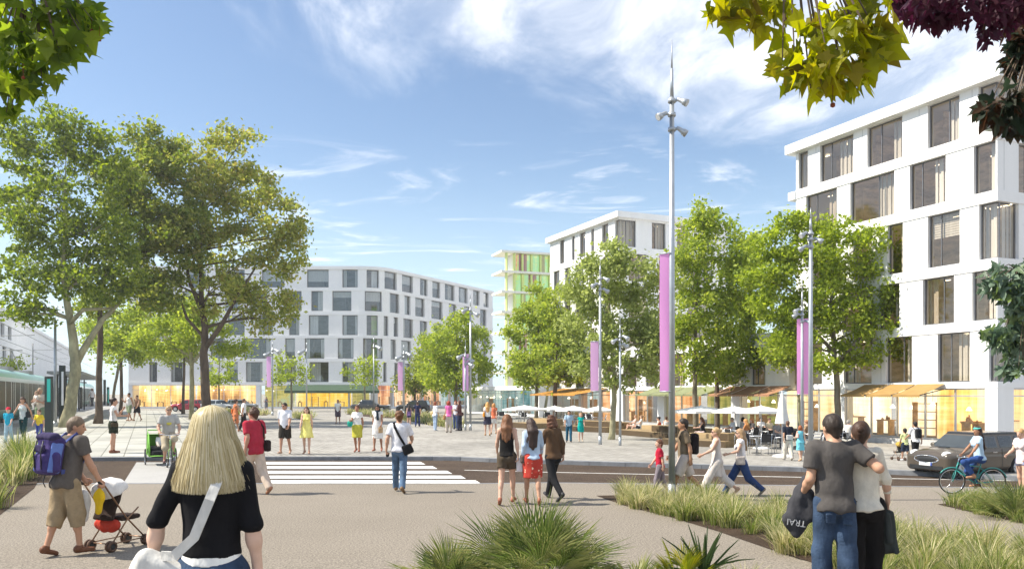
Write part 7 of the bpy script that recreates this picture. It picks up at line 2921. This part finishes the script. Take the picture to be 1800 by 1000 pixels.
def pushchair(label, loc, face, s, fab, canopy, extras=False):
    root = empty('pushchair', loc, R(face), label, 'pushchair', None, s)
    mb = MB()
    for x in (-.20, .20):
        mb.tube([(x, .38, .10), (x, -.02, .48), (x * .95, -.40, .98), (x * .95, -.47, 1.03)], .013, 7)
        mb.tube([(x, -.30, .10), (x, .02, .46), (x, .22, .60)], .012, 7)
        mb.tube([(x, -.30, .12), (x, .38, .12)], .009, 6)
    mb.tube([(-.2, .38, .12), (.2, .38, .12)], .010, 6)
    mb.tube([(-.2, -.30, .12), (.2, -.30, .12)], .010, 6)
    mb.build('frame', mat('bronze_metal', (.26, .15, .09), .4, metal=.6, var=.1), root)
    mb = MB()
    for x in (-.19, .19):
        mb.tube([(x, -.44, 1.0), (x, -.52, 1.05)], .018, 8)
    mb.build('grip', M_RUB, root)
    g = SDF(.016)
    g.box((0, .10, .46), (.19, .19, .035), .03, .03)
    M = Matrix.Rotation(R(-24), 3, 'X')
    g.box((0, -.15, .70), (.185, .035, .27), .03, .03, [[M[i][j] for j in range(3)] for i in range(3)])
    g.build('seat', cloth(fab), root, wr=.004)
    g = SDF(.016)
    g.ell((0, -.12, .88), (.23, .27, .19), .02, cut=[(V((0, .45, -1)), V((0, .45, -1)).dot(V((0, -.1, .86))))])
    g.build('canopy', cloth(canopy), root, wr=.006)
    for x in (-.20, .20):
        for y in (.38, -.30):
            w = empty('wheel', (x, y, .085))
            w.parent = root
            for d in (-.03, .03):
                MB().ring((d, 0, 0), (1, 0, 0), .062, .022, 18, 7).build('tyre', mat('brown_rubber', (.10, .055, .035), .7, var=.2), w)
            MB().tube([(-.045, 0, 0), (.045, 0, 0)], .04, 10).build('rim', M_DARK, w)
    return root


dw = dad.w
pc_ = dad.root.location + V((.40, .53, 0)) * dad.s
pushchair('pushchair with white canopy pushed by the man with the rucksack', (pc_.x, pc_.y, ramp_z(pc_.y)), -20, dad.s * .9, (.035, .022, .018), (.72, .70, .68))
RZd = Matrix.Rotation(R(-20), 3, 'Z')


def hang(name, label, cat, c, prims, col, wr=.008, vox=.011, s=dad.s * .9):
    w_ = pc_ + RZd @ (V(c) * s)
    root = empty(name, w_, R(-20), label, cat, None, s)
    g = SDF(vox)
    for a, b, ra, rb, fl in prims:
        g.cap(a, b, ra, rb, .04, (V((0, 1, 0)), fl))
    g.build('bag_body', cloth(col), root, wr=wr, wf=26, seed=4)
    return root


hang('cloth_bag', 'yellow cloth bag hanging from the pushchair handle', 'bag', (.15, -.46, .98), [((0, 0, 0), (.0, 0, -.16), .02, .075, .6), ((0, 0, -.16), (-.02, 0, -.36), .085, .05, .6)], (.72, .47, .02))
hang('plastic_bag', 'white plastic bag hanging at the left of the pushchair', 'bag', (-.20, -.44, .96), [((0, 0, 0), (0, 0, -.18), .02, .11, .7), ((0, 0, -.18), (.01, 0, -.42), .12, .10, .7)], (.74, .73, .72))
hang('red_bag', 'red and white bag in the basket of the pushchair', 'bag', (-.05, -.12, .36), [((-.12, 0, 0), (.12, 0, 0), .10, .10, .8)], (.48, .05, .03))
pb = boy2.w((0, .62, 0))
pushchair('small dark pushchair pushed by the child in pale green', (pb.x, pb.y, .1), 6, boy2.s, (.03, .03, .03), (.42, .28, .06))

# ------------------------------------------------------------------ wooden decks, parasols, chairs and tables of the terrace
M_WOOD = paver_mat('deck_boards', (.33, .24, .13), (.42, .31, .17), (.10, .07, .04), 3.0, .115, 0, .006)


def deck(label, a, b, h=.30, depth=1.5, upper=None):
    p, q = gp(*a, .1), gp(*b, .1)
    d = (q - p)
    L = d.length
    root = empty('wooden_deck', p, math.atan2(d.y, d.x), label, 'wooden bench', 'stepped wooden benches')
    MB().rbox((0, 0, 0), (L, depth, h), .02).build('step', M_WOOD, root)
    MB().rbox((.1, depth + .01, 0), (L, depth + .8, h * 1.75), .02).build('step', M_WOOD, root)
    if upper:
        MB().rbox((L * upper[0], .35, h + .004), (L * upper[1], depth - .05, h + .30), .02).build('seat_block', M_WOOD, root)
    return root


deck('low wooden bench at the far end of the terrace by the teal pavilion', (898, 751), (934, 753.5), .32)
deck('stepped wooden bench under the orange awning', (984, 757), (1067, 760.5), .30, upper=(.25, .98))
deck('long stepped wooden bench with two sunbathers', (1082, 763.5), (1182, 772), .27, upper=(.55, .98))
deck('stepped wooden bench with the reading woman', (1163, 781), (1274, 787), .25, upper=(.72, .98))

M_CANVAS = mat('white_canvas', (.80, .79, .75), .85, var=.05)


def parasol(label, px, base, rim, top, half, sides=8, closed=False):
    p = gp(px, base, .1)
    s = p.y / F
    root = empty('parasol', p, 0, label, 'parasol', 'white parasols of the terrace')
    zr_, zt_ = at(px, rim, p.y).z - .1, at(px, top, p.y).z - .1
    MB().tube([(0, 0, 0), (0, 0, zt_ + .04)], .025, 8).build('pole', M_ALU, root)
    mb = MB()
    mb.lathe([(.0, .09), (.05, .09), (.30, .04), (.32, 0)], 20)
    mb.build('base', M_WHITE, root)
    mb = MB()
    r = half * s
    if closed:
        n = 24
        vs, fs = [], []
        prof = [(.02, zt_), (.10, zt_ - (zt_ - zr_) * .25), (.16, zt_ - (zt_ - zr_) * .6), (.24, zr_)]
        for rr_, z in prof:
            for k in range(n):
                a = 2 * math.pi * k / n
                q = rr_ * (1 if k % 2 else .78)
                vs.append((q * math.cos(a), q * math.sin(a), z))
        for i in range(3):
            for k in range(n):
                j = (k + 1) % n
                fs.append((i * n + k, i * n + j, (i + 1) * n + j, (i + 1) * n + k))
        mb.add(vs, fs, 0, True)
    else:
        vs, fs = [(0, 0, zt_)], []
        n = sides
        for i, t in enumerate((.5, 1.0)):
            for k in range(n):
                a = 2 * math.pi * (k + .5) / n
                z = zt_ + (zr_ - zt_) * (t ** 1.15)
                vs.append((r * t * math.cos(a), r * t * math.sin(a), z))
        for k in range(n):
            a = 2 * math.pi * (k + .5) / n
            vs.append((r * 1.0 * math.cos(a), r * 1.0 * math.sin(a), zr_ - .09))
        for k in range(n):
            j = (k + 1) % n
            fs += [(0, 1 + k, 1 + j), (1 + k, 1 + n + k, 1 + n + j, 1 + j), (1 + n + k, 1 + 2 * n + k, 1 + 2 * n + j, 1 + n + j)]
        mb.add(vs, fs)
    c = mb.build('canopy', M_CANVAS, root)
    if not closed:
        mb = MB()
        for k in range(sides):
            a = 2 * math.pi * (k + .5) / sides
            mb.tube([(0, 0, zt_ - .02), (r * .98 * math.cos(a), r * .98 * math.sin(a), zr_ - .015)], .008, 4)
        mb.build('rib', M_ALU, root)


for i, (px_, b_, rm, tp, hf, lab, cl) in enumerate((
        (922, 748, 719, 712, 42, 'white parasol farthest left by the teal pavilion', 0), (1008, 752, 720, 713, 34, 'white parasol left of the man in blue and white', 0),
        (1052, 755, 721, 713.5, 30, 'white parasol behind the mast with the purple banner', 0), (975, 746, 719, 713, 26, 'small white parasol under the orange awning', 0),
        (1232, 774, 722, 713, 52, 'large white parasol under the green awning', 0), (1292, 778, 722, 714, 40, 'white parasol right of the dark tree trunk', 0),
        (1338, 788, 722, 713, 44, 'white parasol beside the folded one', 0), (1375, 802, 744, 689, 20, 'folded white parasol standing on a round white base', 1))):
    parasol(lab, px_, b_, rm, tp, hf, closed=bool(cl))

M_SEATD = mat('dark_weave', (.03, .03, .032), .8, var=.3, scale=20)


def chair_proto():
    root = empty('terrace_chair', (0, 0, -50), 0, 'chair', 'chair', 'metal chairs of the terrace')
    MB().rbox((-.21, -.20, .42), (.21, .22, .45), .03).build('seat', M_SEATD, root)
    mb = MB()
    mb.add([(-.20, -.20, .52), (.20, -.20, .52), (.20, -.27, .84), (-.20, -.27, .84), (-.20, -.215, .52), (.20, -.215, .52), (.20, -.285, .84), (-.20, -.285, .84)],
           [(0, 1, 2, 3), (7, 6, 5, 4), (3, 2, 6, 7), (0, 4, 5, 1), (1, 5, 6, 2), (0, 3, 7, 4)])
    mb.build('backrest', M_SEATD, root)
    for x in (-.21, .21):
        MB().tube([(x, .20, 0), (x, .21, .45), (x, .18, .64), (x, -.22, .66)], .012, 6).build('leg', M_ALU, root)
        MB().tube([(x, -.24, 0), (x, -.20, .45), (x, -.28, .86)], .012, 6).build('leg', M_ALU, root)
    return root


def table_proto():
    root = empty('terrace_table', (0, 0, -50), 0, 'table', 'table', 'round tables of the terrace')
    MB().lathe([(0, .72), (.36, .72), (.37, .705), (.36, .69), (0, .69)], 22).build('table_top', M_ALU, root)
    MB().tube([(0, 0, .02), (0, 0, .69)], .025, 8).build('post', M_ALU, root)
    MB().lathe([(.0, .04), (.20, .02), (.22, 0)], 16).build('foot', M_DARK, root)
    return root


CH, TB = chair_proto(), table_proto()
first = {}


def put(proto, px, py, face, s, label):
    k = proto.name
    o = proto if k not in first else copy_tree(proto)
    first[k] = 1
    p = gp(px, py, .1)
    o.location, o.scale = p, (s, s, s)
    o.rotation_euler = (0, 0, R(face))
    o['label'] = label
    return o


CHL = [(1344, 799, 0, .86, 'dark backed metal chair alone in front of the terrace'), (1316, 799, 200, .86, 'metal chair left of the chair standing alone'), (1372, 796, 60, .86, 'metal chair next to the folded parasol'),
       (1302, 788, 100, .82, 'metal chair behind the woman in blue trousers'), (1286, 784, -60, .82, 'metal chair at the right end of the wooden bench'), (1322, 784, 30, .82, 'metal chair under the parasol beside the folded one'),
       (1418, 800, -70, .86, 'metal chair right of the woman in light blue'), (1434, 796, 80, .86, 'metal chair left of the man in grey t-shirt'), (1398, 788, 180, .84, 'metal chair behind the woman in light blue')]
for c in CHL:
    put(CH, *c)
for i, (px_, py_) in enumerate(((906, 742), (916, 742), (926, 743), (911, 745), (921, 746), (862, 742), (872, 743), (882, 744))):
    put(CH, px_, py_, rnd.choice((0, 90, 180, 270)), 1.0, 'small dark chair among the far terrace chairs left of the orange awning')
for i, (px_, py_) in enumerate(((962, 744), (970, 745), (980, 746), (1000, 747), (1012, 748), (1024, 748), (1036, 749), (1046, 750), (1058, 752))):
    put(CH, px_, py_, rnd.choice((0, 90, 180, 270)), .95, 'small dark chair in the row under the orange awning')
TBL = [(1330, 796, 0, .86, 'round metal table between the chairs in front'), (1300, 781, 0, .82, 'round metal table at the end of the wooden bench'), (1352, 783, 0, .82, 'round metal table among the seated guests'),
       (1426, 790, 0, .84, 'round metal table behind the lamp mast with the pink banner'), (1478, 786, 0, .84, 'round metal table by the trunk of the broad tree'), (914, 744, 0, 1, 'far round table by the teal pavilion'), (1008, 748, 0, .95, 'far round table under the orange awning')]
for t in TBL:
    put(TB, *t)


def sitter(label, px, py, face, s, seat=.45, z=.1, chair=True, **kw):
    p = gp(px, py, z)
    pose = dict(P=(0, -.02, seat + .10), lean=kw.pop('lean', 6), LF=(-.11, kw.pop('ly', .46), kw.pop('fz', .09)), RF=(.12, kw.pop('ry', .42), kw.pop('fz2', .09)), LS=25, RS=30, LE=60, RE=50, hp=kw.pop('hp', 8))
    pose.update(kw.pop('pose', {}))
    f_ = person(label, loc=p, size=s, face=face, pose=pose, group='guests sitting on the terrace', **kw)
    if chair:
        o = copy_tree(CH)
        o.location, o.scale, o.rotation_euler = p - Matrix.Rotation(R(face), 3, 'Z') @ V((0, .02 * s, 0)), (s, s, s), (0, 0, R(face))
        o['label'] = 'chair of the ' + label
    return f_


GU = [('seated man with grey hair and white shirt by the wooden bench', 1289, 777, 90, 'm', ('short', GREYH), (.60, .66, .74), (.05, .05, .08)),
      ('seated woman in pale top facing the grey haired man', 1304, 776, -80, 'f', ('bob', DARK), (.62, .64, .66), (.2, .2, .25)),
      ('seated woman with auburn hair under the parasol', 1322, 780, 120, 'f', ('long', (.36, .15, .05)), (.08, .07, .07), (.05, .05, .06)),
      ('seated woman in white shirt facing the viewer', 1337, 776, 180, 'f', ('bob', DARK), (.76, .74, .72), (.3, .25, .2)),
      ('seated person in beige shirt in the middle of the guests', 1351, 779, 200, 'm', ('short', BROWN), (.56, .47, .32), (.1, .09, .08)),
      ('seated man in grey shirt near the folded parasol', 1364, 786, -150, 'm', ('short', (.30, .16, .06)), (.24, .24, .25), (.1, .1, .11)),
      ('seated woman in orange top left of the guests', 1313, 783, 60, 'f', ('long', (.50, .25, .08)), (.52, .23, .09), (.1, .06, .05)),
      ('seated woman with dark red hair by the trunk of the broad tree', 1468, 788, 100, 'f', ('bob', (.09, .02, .02)), (.05, .035, .035), (.04, .04, .05)),
      ('seated man in pale grey shirt right of the broad tree trunk', 1490, 786, -70, 'm', ('short', GREYH), (.58, .56, .52), (.2, .2, .2)),
      ('seated person in brown shirt left of the lamp mast', 1420, 786, 60, 'm', ('short', (.4, .2, .1)), (.38, .24, .14), (.1, .1, .1))]
for lab, px_, py_, fc_, sx, hr, tc_, bc in GU:
    sitter(lab, px_, py_, fc_, .80, sex=sx, hair=hr, skin_c=SK_L, top=('tee', tc_, .7), bot=('trousers', bc, 2))
deckfig = [('sunbathing woman in pale top leaning back on the long bench', 1114, 762, 95, 'f', ('bob', (.35, .2, .1)), (.70, .55, .52), (.66, .5, .45), .30),
           ('sunbather in white shirt and dark shorts on the long bench', 1124, 763.5, 80, 'f', ('bun', (.3, .18, .1)), (.72, .68, .66), (.03, .03, .04), .30),
           ('seated woman in red top on the long bench', 1160, 769, 75, 'f', ('bun', DARK), (.60, .07, .05), (.62, .62, .64), .30),
           ('seated woman in grey top beside the red top', 1171, 768, -20, 'f', ('bun', BROWN), (.52, .52, .54), (.3, .3, .32), .30),
           ('woman in black top and pale trousers reading on the bench', 1236, 779, 70, 'f', ('long', (.14, .06, .03)), (.02, .018, .02), (.60, .47, .44), .45),
           ('small child in white sitting on the bench under the orange awning', 978, 755, 40, 'f', ('short', (.3, .18, .1)), (.72, .66, .66), (.5, .3, .3), .30)]
for lab, px_, py_, fc_, sx, hr, tc_, bc, st_ in deckfig:
    sitter(lab, px_, py_ - 3, fc_, .80 if 'child' not in lab else .55, seat=st_, chair=False, sex=sx, hair=hr, skin_c=SK_L, top=('tank' if 'top' in lab else 'tee', tc_, .5), bot=('trousers' if 'trousers' in lab else 'shorts', bc, 1.9 if 'trousers' in lab else .6),
           lean=-14 if 'sun' in lab else 8, ly=.62, ry=.56, fz=.06)

# ------------------------------------------------------------------ the bright summer air between the buildings
hz = MB().box((-170, -12, -1.3), (150, 260, 24)).build('haze', None)
hm_ = bpy.data.materials.new('haze_air')
hm_.use_nodes = True
hn = hm_.node_tree.nodes
hn.remove(hn['Principled BSDF'])
pv = hn.new('ShaderNodeVolumePrincipled')
pv.inputs['Color'].default_value = (.97, .98, 1, 1)
pv.inputs['Density'].default_value = .0005
pv.inputs['Anisotropy'].default_value = .3
hm_.node_tree.links.new(pv.outputs[0], hn['Material Output'].inputs['Volume'])
hz.data.materials.clear()
hz.data.materials.append(hm_)
hz['kind'] = 'stuff'
